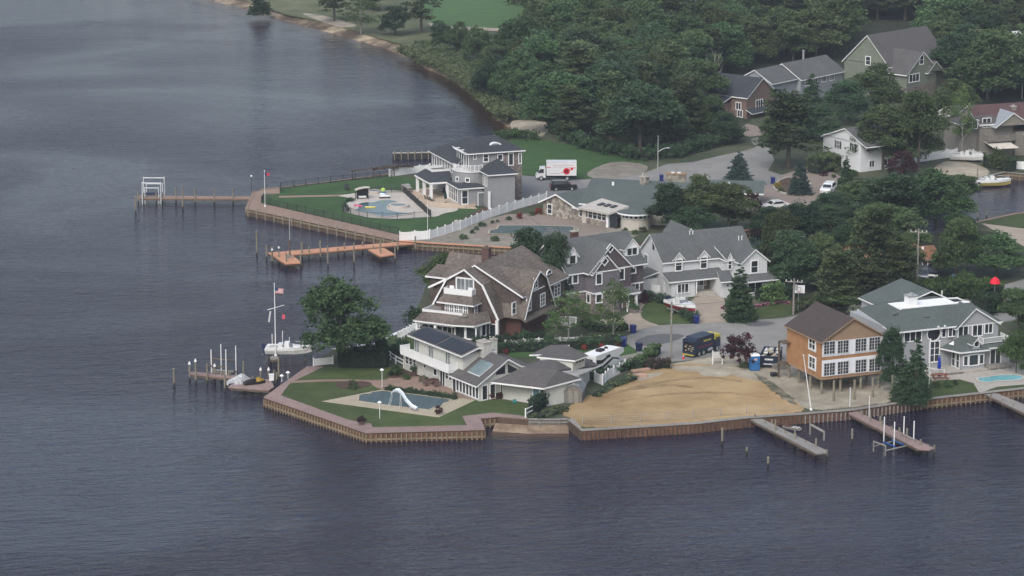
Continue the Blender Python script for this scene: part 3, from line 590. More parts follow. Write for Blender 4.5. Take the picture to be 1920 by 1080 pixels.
dock('pink plank dock beside the boat lift with tall white guide poles',[[(1591,774.7),(1606.6,770.8),(1752,840),(1743.7,843),(1722,841.7)]],DECKP,[(1614,774.7,794),(1631.5,785,806),(1653,794,815),(1671,804,821),(1686,806.7,825),(1714.5,829,843.7),(1725.6,829,849.5),(1739,838,848),(1751.4,839.8,854),(1650,785,806),(1700,808,829)])
dock('grey dock leaving the patio corner at the right edge',[[(1839,734.5),(1857,732.5),(2000,790),(1996,800),(1975,800)]],WOODG,[(1857.5,744,758),(1879,753,766),(1899.7,762.5,775),(1930,772,786),(1960,782,797),(1890,750,760)])
dock('short grey dock beside the two boats in the marina basin',[[(1795,347),(1852,330),(1858,334),(1806,352)]],WOODG,[(1806,340,356),(1832,322,350),(1855,326,342)])
dock('wide orange terrace dock under the trees on the canal',[[(1552,463),(1560,452),(1712,440),(1722,462),(1700,478),(1552,492)]],DECKO,[(1560,452,470),(1600,450,468),(1640,447,465),(1680,444,462)],z=1.4)
for l,x,a,b in [('tall grey piling just left of the orange dock head',481.7,434,479),('slim piling beyond the middle of the long brown dock',343,349,393),('leftmost piling off the end of the long brown dock',254.3,369,400),('lone piling left of the pink jet ski dock',326.7,691,725),('thin dark piling off the sand lot, nearest its bulkhead',1354,803,834),('mossy stub between the two other stubs off the sand lot',1400,839,853),('shortest black stub farthest out off the sand lot',1440,857,876),('crooked piling between the grey dock and the pink plank dock',1597.5,804.7,829.7),('dark piling in the canal near the grass bank, left one',1833,402,413),('dark piling in the canal near the grass bank, right one',1850,398,409)]: lone(l,x,a,b)
def frame3(name,label,cat,base,bars,group=None):
    """bars: (part name, [ (p,q,r) ...], material) ; p,q world points"""
    rt=thing(name,label,cat,base,group=group)
    for nm,L_,m in bars:
        mb=MB()
        for p,q,r in L_: mb.tube([a-b for a,b in zip(p,base)],[a-b for a,b in zip(q,base)],r,r,7)
        part(nm,mb,m,rt)
    return rt
def vt(x,yw,yt,z0=0): g=G(x,yw,z0); return g,(g[0],g[1],ztop(g,yt))
# boat lifts
g=G(267,374,0)
def lift(label,corners,z1,zrail,m=ALU,bunk=NAVY,poles=True,zc=.6):
    C=[G(x,y,0) for x,y in corners]; o=C[0]; bars=[]
    for c in C: bars.append(('post',[((c[0],c[1],-1),(c[0],c[1],z1),.09)],m))
    for i,j in ((0,1),(3,2)): bars.append(('rail',[((*C[i][:2],zrail),(*C[j][:2],zrail),.09)],m))
    for i,j in ((0,3),(1,2)): bars.append(('cross_beam',[((*C[i][:2],zc),(*C[j][:2],zc),.09)],m))
    mid=lambda a,b,t,z:(a[0]+(b[0]-a[0])*t,a[1]+(b[1]-a[1])*t,z)
    bars.append(('bunk',[(mid(C[0],C[3],t,zc+.2),mid(C[1],C[2],t,zc+.2),.12) for t in (.35,.65)],bunk))
    return frame3('boat_lift',label,'boat lift',o,bars)
lift('empty white boat lift at the end of the long brown dock',[(267.5,383),(302,383),(309,373),(270,373)],3.9,3.7)
lift('lower rail frame of the empty white boat lift on the long brown dock',[(272,382),(298,382),(305,374),(275,374)],2.9,2.75,zc=1.2)
lift('boat lift with dark beams and four white guide poles by the pink jet ski dock',[(389,713),(427,716),(444,703),(400,700)],2.1,2.0,BROWNW,WOODG)
lift('boat lift with blue bunks beside the pink plank dock',[(1637.7,846),(1660,854),(1712,842),(1690,832)],1.3,1.2,WOODG,mat('blue_bunk',(.01,.06,.2),.6,.1))
def poles(label,L_,name='guide_pole',cat='pole',r=.07,m=WHITEP,group=None,z0=0):
    for x,yt,yb in L_:
        g=G(x,yb,z0); h=ztop(g,yt); rt=thing(name,label,cat,g,group=group)
        part('tube',MB().tube((0,0,0 if z0 else -.5),(0,0,h-z0),r,r,8),m,rt); part('cap',MB().tube((0,0,h-z0),(0,0,h-z0+.06),r*1.15,r*.6,8),m,rt)
for l,a in zip(('leftmost white guide pole on the lift by the jet ski dock','second and tallest white guide pole on the lift by the jet ski dock','third white guide pole on the lift by the jet ski dock','rightmost white guide pole on the lift by the jet ski dock'),[(397,656,713),(415.3,645.7,706),(424.6,656,717),(443,649,704)]): poles(l,[a],group='white guide poles by the jet ski dock')
for l,a in zip(('leftmost white guide pole by the pink plank dock','second white guide pole by the pink plank dock','third white guide pole by the pink plank dock','rightmost white guide pole by the pink plank dock'),[(1657,782.4,823+6),(1676,792,841),(1694,781.5,828),(1712.6,790,838)]): poles(l,[a],group='white guide poles by the pink plank dock')
poles('tall grey pole at the shore end of the pink plank dock',[(1593,727,780)],r=.07,m=ALU); poles('shorter grey pole right of the shore end of the pink plank dock',[(1629,743.6,795)],r=.07,m=ALU)
# U frame in the water
a,b=vt(1519,815,796); c,d_=vt(1545,826,810)
frame3('timber_frame','weathered goalpost frame standing in the water right of the grey dock','frame',a,[('leg',[(( a[0],a[1],-1),b,.12)],WOODG),('leg',[((c[0],c[1],-1),d_,.12)],WOODG),('beam',[(b,d_,.16)],WOODG)])
# ------------------------------------------------ fences
def fence(label,px,h,kind,step=2.4,name='fence',z=LAND,m=None,group=None,gap=.13,pr=None):
    P=[G(x,y,z) for x,y in px]; o=P[0]; rt=thing(name,label,'fence',o,group=group); l=lambda q,zz:(q[0]-o[0],q[1]-o[1],zz)
    m=m or (WHITEP if kind in('white','picket','rail') else DARK)
    if kind=='white':
        mb=MB()
        for s in range(len(P)-1):
            w=walk([P[s],P[s+1]],.18) ; L_=plen([P[s],P[s+1]]); n=max(1,round(L_/step)); A,B=P[s],P[s+1]
            for k in range(n):
                for q in range(8):      # scalloped top in eight slices
                    t0=(k+q/8)/n; t1=(k+(q+1)/8)/n; f=lambda t:.1*math.sin(math.pi*((t*n)%1 if (t*n)%1>1e-6 else 0))
                    p0=(A[0]+(B[0]-A[0])*t0,A[1]+(B[1]-A[1])*t0); p1=(A[0]+(B[0]-A[0])*t1,A[1]+(B[1]-A[1])*t1); tm=(t0+t1)/2; z1=h-f(tm)
                    mb.bar((p0[0]-o[0],p0[1]-o[1],z1/2),(p1[0]-o[0],p1[1]-o[1],z1/2),.05,z1)
        part('panel',mb,m,rt)
    elif kind in('bars','picket'):
        mb=MB(); w=.022 if kind=='bars' else .09
        for x,y,a in walk(P,gap): mb.bar((x-o[0],y-o[1],.06),(x-o[0],y-o[1],h*.93),w,w if kind=='bars' else .02)
        for i in range(len(P)-1):
            for zz in (.15,h*.9): mb.bar(l(P[i],zz),l(P[i+1],zz),.035,.05)
        part('pickets',mb,m,rt)
    elif kind=='rail':
        for zz in (h*.95,h*.5):
            mb=MB()
            for i in range(len(P)-1): mb.bar(l(P[i],zz),l(P[i+1],zz),.06,.12)
            part('rail',mb,m,rt)
    elif kind=='wire':
        mb=MB()
        for i in range(len(P)-1):
            for zz in (.1,.35,.6,.85,h*.97): mb.bar(l(P[i],zz),l(P[i+1],zz),.018,.018)
        part('wire',mb,m,rt)
    pr=pr or (.075 if kind!='bars' and kind!='wire' else .035)
    me=MB().box(-pr,pr,-pr,pr,0,h+.08).tube((0,0,h+.08),(0,0,h+.2 if kind=='white' else h+.1),pr*1.6,.02,4).mesh('post',m)
    for i in range(len(P)-1):
        L_=plen([P[i],P[i+1]]); n=max(1,round(L_/step))
        for k in range(n+(i==len(P)-2)):
            t=k/n; link('post',me,rt,(P[i][0]+(P[i+1][0]-P[i][0])*t-o[0],P[i][1]+(P[i+1][1]-P[i][1])*t-o[1],0),math.atan2(P[i+1][1]-P[i][1],P[i+1][0]-P[i][0]))
    return rt
fence('long white scalloped fence between the grey house and the gravel yard',[(749.6,452),(806,448.5),(863,431),(905,413),(966,393),(1025,377)],1.5,'white')
fence('white panel fence behind the artificial lawn near the groyne',[(730,331.5),(768,326),(806,322)],1.4,'white',step=2.6)
fence('black metal fence along the water side of the artificial lawn',[(748,441),(490,381.5),(497,372.5)],1.25,'bars')
fence('black metal fence on the far edge of the artificial lawn',[(525,362),(526,354),(620,342.5),(735,331)],1.2,'bars')
fence('black pool fence with a dark gate between pool and terrace',[(756,361),(808,408)],1.3,'bars',gap=.08)
fence('thin black fence round the near side of the freeform pool',[(808,408),(745,412.5),(689,410),(642,398),(642,388)],1.2,'bars')
fence('thin black fence behind the freeform pool',[(666,374),(690,362),(756,361)],1.2,'bars')
fence('white board fence beside the white colonial house',[(1207,546),(1222,552),(1256,552)],1.5,'white')
fence('white railing running from the water wall to the dark hedge by the barn shed',[(985.6,785),(1003,776),(1031,755)],1.25,'rail')
fence('white board fence beside the motorhome',[(1115,716),(1130,722),(1140,712),(1172,695)],1.4,'white',step=1.8)
fence('low white picket fence behind the rose hedge',[(925,650),(1010,646),(1090,643),(1160,641)],.95,'picket',gap=.16)
fence('white lattice panel at the foot of the big waterside tree',[(588,687),(624,683)],1.1,'picket',gap=.14)
fence('white railing beside the white house gate near the big tree',[(722,668),(742,682),(757,690)],1.1,'rail')
fence('wire fence on the seaward edge of the sand lot',[(1092,797),(1200,793),(1300,786),(1400,777),(1500,770)],1.15,'wire',step=3.2,m=STEEL)
fence('white board fence along the marina boat ramp',[(1715,305),(1775,296),(1812,293),(1850,306)],1.6,'white')
fence('white fence at the right edge beside the marina',[(1888,316),(1925,318),(1990,322)],1.5,'white')
# ------------------------------------------------ flagpoles, lamps, utility poles
def flagmesh(w,h): 
    mb=MB(); n=8
    for i in range(n):
        for j in range(13 if w>.9 else 1):
            k=13 if w>.9 else 1
            x0,x1=w*i/n,w*(i+1)/n; f=lambda x:.12*math.sin(x*5); z0=-h*(j+1)/k; z1=-h*j/k
            c=2 if ((w>.9 and i<3 and j<7) or (w<=.9 and i<3)) else (j%2)
            mb.poly([(x0,f(x0),z0),(x1,f(x1),z0),(x1,f(x1),z1),(x0,f(x0),z1)],c)
    return mb
FR=mat('flag_red',(.4,.03,.05),.8,.05); FB=mat('flag_blue',(.02,.03,.12),.8,.05); FW=mat('flag_white',(.6,.6,.6),.8,.05); PINK=mat('flag_pink',(.55,.08,.14),.8,.05)
def flagpole(label,x,yt,yb,flag=1.5,z0=LAND,yard=False,r=.06):
    g=G(x,yb,z0); h=ztop(g,yt)-z0; rt=thing('flagpole',label,'flagpole',g)
    part('pole',MB().tube((0,0,0),(0,0,h),r,r*.6,8),WHITE,rt); part('finial',MB().ball((0,0,h+.07),.1,n=8,k=5),WHITE,rt)
    part('base',MB().tube((0,0,0),(0,0,.25),r*2.6,r*2,8),WHITE,rt)
    if flag: part('flag',flagmesh(flag,flag*.62),[FR,FW,FB],rt,loc=(.06,0,h-.3 if not yard else h-.55))
    if yard:
        part('yardarm',MB().tube((-1,.3,h*.64),(1.3,-.3,h*.72),.05,.04,6),WHITE,rt)
        part('flag',MB().box(.95,1.35,-.02,.02,h*.52,h*.58),PINK,rt,label='small red pennant flag'); part('flag',MB().poly([(-.7,0,h*.63),(-.5,.05,h*.62),(-.75,.1,h*.47),(-.95,0,h*.48)]).poly([(-.95,.03,h*.48),(-.75,.13,h*.47),(-.5,.08,h*.62),(-.7,.03,h*.63)]),FW,rt,label='limp pale flag')
flagpole('tall white yardarm flagpole with flags beside the moored powerboat',517,533,668,1.15,1.0,True,.09)
flagpole('white flagpole on the corner of the artificial lawn',497,321,388,.8)
flagpole('bare white flagpole at the pool end of the long white fence',802,380,449,0,r=.05)
flagpole('leaning bare white mast at the sand lot shore',1521,666,769,0,r=.075)

flagpole('bare white flagpole in front of the right hand waterfront house',1741.5,637,736,0,r=.07)
for o in bpy.data.objects:
    if o.get('label','').startswith('leaning'): o.rotation_euler=(0,math.radians(-9),0)
# tall pole on orange dock
g=G(543.5,484,1.05); h=ztop(g,408)-1.05; rt=thing('mast',"tall two tone mast on the orange dock head",'mast',g); part('pole',MB().tube((0,0,0),(0,0,h*.45),.14,.12,8),BROWNW,rt); part('upper_pole',MB().tube((.03,0,h*.4),(.03,0,h),.09,.06,8),STEEL,rt)
part('base',MB().bar((-.5,-.1,.3),(.3,.1,.3),.5,.5),WOODG,rt)
def lamp(label,x,yt,yb,z0=LAND,kind='ball',group=None):
    g=G(x,yb,z0); h=ztop(g,yt)-z0; rt=thing('dock_lamp' if z0<1.1 else 'lamp_post',label,'lamp',g,group=group)
    part('post',MB().tube((0,0,0),(0,0,h-.2),.04,.04,7),DARK if kind=='ball' else WHITE,rt)
    if kind=='ball': part('lantern',MB().ball((0,0,h-.1),.17,.17,.2,8,5),WHITE,rt)
    elif kind=='mush': part('lantern',MB().tube((0,0,h-.2),(0,0,h),.3,.1,9).tube((0,0,h-.45),(0,0,h-.2),.07,.09,7),WHITE,rt)
lamp('white headed lamp where the long brown dock meets the boardwalk',472,329,363); lamp('left of two small lamps on the orange dock head',510.5,467,484,1.05,group=None); lamp('right of two small lamps on the orange dock head',523,463,480,1.05)
lamp('shorter white mushroom lamp beside the jet ski dock',528.5,702,716,kind='mush'); lamp('taller white mushroom lamp beside the jet ski dock',540,696,711,kind='mush'); lamp('white garden lamp beside the cone evergreen',1388,559,578,kind='mush')
lamp('white post lamp in the near lawn behind the pool',716.5,691,728,kind='mush'); lamp('white post in the near lawn in front of the pool',712,752,786,kind='mush')
def streetlight(label,x,yt,yb,arm):
    g=G(x,yb); h=ztop(g,yt)-LAND; rt=thing('street_lamp',label,'street lamp',g)
    part('pole',MB().tube((0,0,0),(0,0,h),.13,.07,8),STEEL,rt); n=5; mb=MB(); P=[(arm*(t/n)*1.,0,h*.66+arm*.0+abs(arm)*.45*math.sin(math.pi/2*t/n)) for t in range(n+1)]
    for a,b in zip(P[:-1],P[1:]): mb.tube(a,b,.05,.05,6)
    part('arm',mb,STEEL,rt); part('lamp_head',MB().ball((P[-1][0]+.2*(1 if arm>0 else -1),0,P[-1][2]),.4,.16,.1,8,4),STEEL,rt)
streetlight('galvanised street lamp with curved arm behind the stone ranch',1233,254,345,1.6)
streetlight('street lamp among trees near the top right corner',1916,123,185,-1.6)
def upole(label,x,yt,yb,arms=True,m=WOODG,gx=0,extra=None):
    g=G(x,yb); h=ztop(g,yt)-LAND; rt=thing('utility_pole',label,'utility pole',g)
    part('pole',MB().tube((0,0,0),(0,0,h),.17,.11,8),m,rt)
    if arms:
        part('crossarm',MB().bar((-1.2,.3,h-.5),(1.2,-.3,h-.5),.12,.14),m,rt)
        for k in (-1.1,-.4,.5,1.1): part('insulator',MB().tube((k,-.25*k,h-.43),(k,-.25*k,h-.18),.06,.04,6),WHITE,rt)
    if extra: part('transformer',MB().tube((.3,-.1,h-1.7),(.3,-.1,h-.9),.22,.22,9),STEEL,rt)
    return g,h
U1=upole('bare grey utility pole beside the garbage truck',1258,566,673,False); U2=upole('utility pole with crossarm among the trees at right',1718.5,429,560); U3=upole('utility pole beside the basketball backboard',1487.5,522,590,True,extra=True)
rt=thing('power_line','dark overhead wire crossing above the mauve house roof','power line',(U1[0][0],U1[0][1],U1[1]+LAND))
a=Vector((U1[0][0],U1[0][1],U1[1]+LAND)); b=Vector(G(985,548)); b=Vector((b[0],b[1]+0,13)); mb=MB(); n=10
for i in range(n):
    f=lambda t:(b-a)*t+Vector((0,0,-1.2*math.sin(math.pi*t))); mb.tube(f(i/n),f((i+1)/n),.025,.025,4)
part('wire',mb,DARK,rt)
for a_,b_ in ((U1,U3),(U3,U2)):
    a=Vector((a_[0][0],a_[0][1],a_[1]+LAND-.4)); b=Vector((b_[0][0],b_[0][1],b_[1]+LAND-.4)); rt=thing('power_line','thin overhead wire between the bare pole and the backboard pole' if a_ is U1 else 'thin overhead wire between the backboard pole and the pole in the trees','power line',a); mb=MB()
    for i in range(n):
        f=lambda t:(b-a)*t+Vector((0,0,-1.*math.sin(math.pi*t))); mb.tube(f(i/n),f((i+1)/n),.02,.02,4)
    part('wire',mb,DARK,rt)
# basketball hoop
g=G(1497,584); h=ztop(g,535)-LAND; rt=thing('basketball_hoop','white basketball backboard facing the street by the utility pole','basketball hoop',g)
part('pole',MB().tube((0,.5,0),(0,.5,h-.6),.07,.06,8).bar((0,.5,h-.7),(0,.1,h-.7),.08,.1),STEEL,rt); part('backboard',MB().box(-.85,.85,-.02,.06,h-1.15,h),WHITE,rt)
mb=MB(); mb.box(-.3,.3,-.035,-.021,h-.35,h-.3).box(-.3,-.25,-.035,-.021,h-.8,h-.35).box(.25,.3,-.035,-.021,h-.8,h-.35); part('target_square',mb,DARK,rt)
mb=MB(); P=[(.23*math.cos(t*.6283),-.28+.23*math.sin(t*.6283),h-.88) for t in range(10)]
for i in range(10): mb.tube(P[i],P[(i+1)%10],.02,.02,5)
part('rim',mb,RED,rt)
# ================================================================ houses
WIN={}
def winmesh(w,h,c,r,fr,fm,gm,sh=None):
    k=(round(w,2),round(h,2),c,r,fr,fm.name,gm.name)
    if k in WIN: return WIN[k]
    f=MB(); d=.07; H=h/2; W=w/2
    f.box(-W-fr,W+fr,-d,.02,H,H+fr).box(-W-fr,W+fr,-d-.03,.02,-H-fr,-H).box(-W-fr,-W,-d,.02,-H,H).box(W,W+fr,-d,.02,-H,H)
    for i in range(1,c): x=-W+w*i/c; q=.05 if (c<4 or i==c//2) else .018; f.box(x-q,x+q,-d+.02,.02,-H,H)
    for j in range(1,r): z=-H+h*j/r; q=.03 if c<4 else .016; f.box(-W,W,-d+.03,.02,z-q,z+q)
    g=MB().poly([(-W,-.012,-H),(W,-.012,-H),(W,-.012,H),(-W,-.012,H)])
    WIN[k]=(f.mesh('window',fm),g.mesh('pane',gm)); return WIN[k]
class House:
    def __init__(s,name,label,p0,ang,cat='house',z=LAND,group=None):
        g=G(*p0); s.o=(g[0],g[1],z); s.a=math.radians(ang); s.t=thing(name,label,cat,s.o,s.a,group)
        s.W=MB(); s.R=MB(); s.T=MB()
    def pl(s,kind,val,px,py):
        r=ray(px,py); C,S_=math.cos(s.a),math.sin(s.a); n=(-S_,C) if kind=='v' else (C,S_)
        d0=-s.o[0]*n[0]-s.o[1]*n[1]; t=(val-d0)/(r[0]*n[0]+r[1]*n[1]); p=(r[0]*t-s.o[0],r[1]*t-s.o[1],CH+r[2]*t-s.o[2])
        return (p[0]*C+p[1]*S_,-p[0]*S_+p[1]*C,p[2])
    def win(s,px,py,w,h,pl='v',val=0,c=1,r=1,fr=.12,fm=None,gm=None,par=None,shut=None,uvz=None,name='window'):
        """window centred where the photo shows it on wall plane pl=val (v: front wall, u-: left wall, u+: right wall)"""
        q=uvz or s.pl(pl[0],val,px,py); rz={'v':0,'u-':-math.pi/2,'u+':math.pi/2,'vb':math.pi}[pl]
        a,b=winmesh(w,h,c,r,fr,fm or WHITE,gm or GLASS)
        o=link(name,a,par or s.t,q,rz); link('pane',b,o)
        if shut:
            part('shutter',MB().box(-w/2-fr-.42,-w/2-fr-.02,-.05,0,-h/2-.05,h/2+.05),shut,o); part('shutter',MB().box(w/2+fr+.02,w/2+fr+.42,-.05,0,-h/2-.05,h/2+.05),shut,o)
        return o
    def gable(s,u0,u1,v0,v1,ze,zr,ax='v',ov=.35,oe=.4,mid=None,wm=0,ends=(1,1),th=.2,rm=0,up=.08,sides=(1,1)):
        mid=(u0+u1)/2 if (mid is None and ax=='v') else ((v0+v1)/2 if mid is None else mid)
        if ax=='v':
            sl=(zr-ze)/(mid-u0); sr=(zr-ze)/(u1-mid); a,b=v0-ov*ends[0],v1+ov*ends[1]
            if sides[0]: s.R.slab([(u0-oe,a,ze-sl*oe+up),(mid,a,zr+up),(mid,b,zr+up),(u0-oe,b,ze-sl*oe+up)],th,rm,1)
            if sides[1]: s.R.slab([(u1+oe,a,ze-sr*oe+up),(u1+oe,b,ze-sr*oe+up),(mid,b,zr+up),(mid,a,zr+up)],th,rm,1)
            for e,v in zip(ends,(v0,v1)):
                if e: s.W.poly([(u0,v,ze),(u1,v,ze),(mid,v,zr)] if v==v0 else [(u1,v,ze),(u0,v,ze),(mid,v,zr)],wm)
        else:
            sl=(zr-ze)/(mid-v0); sr=(zr-ze)/(v1-mid); a,b=u0-ov*ends[0],u1+ov*ends[1]
            if sides[0]: s.R.slab([(a,v0-oe,ze-sl*oe+up),(b,v0-oe,ze-sl*oe+up),(b,mid,zr+up),(a,mid,zr+up)],th,rm,1)
            if sides[1]: s.R.slab([(a,v1+oe,ze-sr*oe+up),(a,mid,zr+up),(b,mid,zr+up),(b,v1+oe,ze-sr*oe+up)],th,rm,1)
            for e,u in zip(ends,(u0,u1)):
                if e: s.W.poly([(u,v1,ze),(u,v0,ze),(u,mid,zr)] if u==u0 else [(u,v0,ze),(u,v1,ze),(u,mid,zr)],wm)
        return s
    def hip(s,u0,u1,v0,v1,ze,zr,oe=.4,ins=None,th=.2,rm=0,up=.08,ax=None):
        a,b,c,d=u0-oe,u1+oe,v0-oe,v1+oe; W,D=b-a,d-c; z=ze+up; zt=zr+up
        if ax is None: ax='u' if W>=D else 'v'
        ins=min(W,D)/2 if ins is None else ins
        if ax=='u': p,q=(a+ins,(c+d)/2,zt),(b-ins,(c+d)/2,zt)
        else: p,q=((a+b)/2,c+ins,zt),((a+b)/2,d-ins,zt)
        A,B,C,D_=(a,c,z),(b,c,z),(b,d,z),(a,d,z)
        if math.dist(p,q)<.05:
            for f in ((A,B,p),(B,C,p),(C,D_,p),(D_,A,p)): s.R.slab(list(f),th,rm,1)
        elif ax=='u':
            for f in ((A,B,q,p),(B,C,q),(C,D_,p,q),(D_,A,p)): s.R.slab(list(f),th,rm,1)
        else:
            for f in ((A,B,p),(B,C,q,p),(C,D_,q),(D_,A,p,q)): s.R.slab(list(f),th,rm,1)
        return s
    def cham(s,u,v,w,d,z0,z1,m=None,name='chimney',cap=.15,capm=None):
        mb=MB().box(u-w/2,u+w/2,v-d/2,v+d/2,z0,z1,0).box(u-w/2-.08,u+w/2+.08,v-d/2-.08,v+d/2+.08,z1,z1+cap,1).tube((u,v,z1+cap),(u,v,z1+cap+.25),min(w,d)*.22,None,8,1)
        return part(name,mb,[m or STONE,capm or CONC],s.t)
    def railing(s,pts,z,h=1.,name='railing',m=None,solid=False,gap=.16):
        mb=MB()
        for a,b in zip(pts[:-1],pts[1:]):
            mb.bar((*a,z+h),(*b,z+h),.1,.08); mb.bar((*a,z+.12),(*b,z+.12),.06,.06)
            if solid: mb.bar((*a,z+h/2),(*b,z+h/2),.05,h*.95)
            else:
                for x,y,_ in walk([a,b],gap): mb.bar((x,y,z+.1),(x,y,z+h),.04,.04)
            mb.bar((*a,z),(*a,z+h+.08),.12,.12)
        mb.bar((*pts[-1],z),(*pts[-1],z+h+.08),.12,.12)
        return part(name,mb,m or WHITEP,s.t)
    def vent(s,u,v,z,m=None):
        return part('roof_vent',MB().tube((u,v,z-.3),(u,v,z+.45),.07,.07,7).tube((u,v,z+.45),(u,v,z+.52),.11,.1,7),m or STEEL,s.t)
    def door(s,u,v,z,w=1.,h=2.1,pl='v',m=None,fm=None):
        rz={'v':0,'u-':-math.pi/2,'u+':math.pi/2}[pl]
        o=part('door',MB().box(-w/2,w/2,-.03,.02,0,h),m or W_BBROWN,s.t,loc=(u,v,z),rz=rz); part('door_frame',MB().box(-w/2-.12,-w/2,-.06,.02,0,h+.12).box(w/2,w/2+.12,-.06,.02,0,h+.12).box(-w/2,w/2,-.06,.02,h,h+.12),fm or WHITE,o)
        part('handle',MB().ball((w*.38,-.07,1.),.05,n=6,k=4),STEEL,o); return o
    def done(s,wm,rm,tm=None):
        if s.W.v: part('wall',s.W,wm,s.t)
        if s.R.v: part('roof',s.R,rm,s.t)
        for k in range(len(s.T.v)//8):
            mb=MB(); mb.v=s.T.v[k*8:k*8+8]; mb.f=[[i-k*8 for i in f] for f in s.T.f[k*6:k*6+6]]; mb.m=s.T.m[k*6:k*6+6]; part('trim',mb,tm or WHITE,s.t)
        return s
# ---------------------------------------------------------------- A: unfinished house on stilts
WINGRID=mat('window_vinyl',(.5,.51,.53),.5,.05)
h=House('stilt_house','unfinished orange sheathed house on stilts with a dark brown gable roof',(1538.6,741),23)
h.W.box(0,8.9,0,9.3,2.2,7.15,0); h.gable(0,8.9,0,9.3,7.15,9.75,ov=.35,oe=.3,wm=1)
h.T.box(-.05,8.95,-.06,.0,6.98,7.12); h.T.box(-.1,9,-.12,9.4,2.02,2.2,0)
h.done([OSB,OSBL],[SHBROWN,OSBL],OSBL)
for z0,z1,i in ((2.45,4.55,0),(5.0,7.0,1)):
    part('house_wrap',MB().box(.08,8.85,-.03,.0,z0,z1).box(.5,8.4,-.035,-.031,z1-.15,z1-.05),WRAP,h.t)
for px,py in ((1555,692.2),(1580.6,689.4),(1613.9,686),(1639.7,684),(1555,652),(1580.6,650),(1613.9,646.7),(1639.7,643.9)): h.win(px,py,1.55,1.6,c=4,r=4,fr=.1,val=-.035,fm=WINGRID); 
for py in (644,680):
    q=h.pl('u',0,1523,py); part('house_wrap',MB().box(-1.05,1.05,-.02,0,-.98,.9),WRAP,h.t,loc=q,rz=-math.pi/2); h.win(1523,py,1.5,1.4,'u-',-.025,c=2,r=2)
k=0
for u in (.25,3,6,8.6):
    for v in (.25,3.2,6.2,9.0):
        part('stilt',MB().tube((u,v,-.2),(u,v,2.2),.17,.16,9),PILE,h.t)
part('floor_beam',MB().box(.05,8.8,.1,.4,1.8,2.02).box(.05,8.8,3.05,3.35,1.8,2.02).box(.05,8.8,6.05,6.35,1.8,2.02).box(.05,8.8,8.85,9.15,1.8,2.02),BROWNW,h.t)
part('scaffold_board',MB().box(-1.0,.2,8.2,9.8,4.9,5.05).box(-1.,-.8,9.6,9.8,0,5).box(-1.2,.1,8.6,9.6,2.1,2.25),BROWNW,h.t)
for l,x,a,b in (('left',1563,714,753),('second',1601.7,712.5,750),('third',1635.8,708,746),('right',1672.5,704,743)):
    g=G(x,b); rt=thing('deck_post',{'left':'leftmost','second':'second from left','third':'third from left','right':'rightmost'}[l]+' of four bare posts standing in the sand before the stilt house','post',g,group='bare deck posts in the sand'); part('shaft',MB().tube((0,0,-.3),(0,0,ztop(g,a)-LAND),.16,.15,9),PILE,rt)
    part('top_cut',MB().tube((0,0,ztop(g,a)-LAND),(0,0,ztop(g,a)-LAND+.02),.145,None,9),WALE,rt)
# ---------------------------------------------------------------- B: grey three storey house with terrace
h=House('grey_house','grey three storey waterfront house with charcoal hip roofs, round bay and porch',(918.5,391.6),20)
W=h.W
W.box(0,4.5,0,4.6,-.3,5.8,0); h.hip(0,4.5,0,4.6,5.8,8.0,oe=.45)
W.box(-2.1,7.25,4.25,11,-.3,8.85,0); W.box(2.6,7.3,4.2,4.25,-.3,8.8,1); W.box(7.25,7.3,4.25,9,-.3,8.8,1)
h.hip(-2.1,7.3,4.2,11.4,8.85,11.0,oe=.5)
W.box(-3.0,7,11,22,-.3,6.3,0)
h.R.slab([(-3.5,22.5,6.35),(2,15.5,9.7),(2,11.2,9.7),(-3.5,7.2,6.35)],.2,0,1); h.R.slab([(-3.5,22.5,6.35),(7.5,22.5,6.35),(2,15.5,9.7)],.2,0,1); h.R.slab([(7.5,22.5,6.35),(7.5,11,6.35),(2,11.2,9.7),(2,15.5,9.7)],.2,0,1)
arc=[(-1.0+2.9*math.cos(math.radians(a)),6.9+2.9*math.sin(math.radians(a))) for a in range(180,341,16)]
W.prism(arc+[(1.7,8),(-3.9,8)],0,5.6,0); arcR=[(-1.0+3.05*math.cos(math.radians(a)),6.9+3.05*math.sin(math.radians(a))) for a in range(180,321,14)]
part('balcony_deck',MB().prism(arcR+[(0,4.4),(-2.1,4.4),(-2.1,8.2),(-4.05,8.2)],5.6,5.78),WHITE,h.t)
h.railing(arcR[:9]+[(-.1,4.6)],5.8,1.0,gap=.12)
W.box(-4.2,-.2,3.1,9.6,-.3,3.1,0); h.hip(-4.2,-.0,3.1,9.6,3.15,4.2,oe=.4,rm=0)
# porch with columns, built-out roof and flat roof balcony
h.R.slab([(-7.7,9.1,3.3),(-3.9,9.1,3.3),(-3.,12,4.6),(-6.2,12,4.6)],.3,0,1); h.R.slab([(-7.7,9.1,3.3),(-6.2,12,4.6),(-6.2,15.5,4.6),(-7.7,17.2,3.3)],.3,0,1); h.R.slab([(-7.7,17.2,3.3),(-6.2,15.5,4.6),(-3,15.5,4.6),(-3,17.2,3.3)],.3,0,1)
part('flat_roof',MB().box(-6.2,-3.0,12,15.5,4.45,4.55),SHGREY,h.t); h.railing([(-3.0,12),(-6.2,12),(-6.2,15.5),(-3.0,15.5)],4.5,.45,'parapet',WHITE,True)
for u,v in ((-7.3,9.4),(-7.3,16.8),(-7.3,13.1),(-4.4,9.4)): part('column',MB().box(u-.3,u+.3,v-.3,v+.3,0,.35).box(u-.22,u+.22,v-.22,v+.22,.35,3.0),WHITE,h.t)
for k in range(3): part('terrace_step',MB().prism([(-9.3+k*.5,5.2+k*.7),(-3.8,1.9+k*.55),(-1.5,2.9),(-1.5,9),(-3,17.5),(-8.9+k*.4,17.5)],.0+k*.14,.14+k*.14),PATIO,h.t)
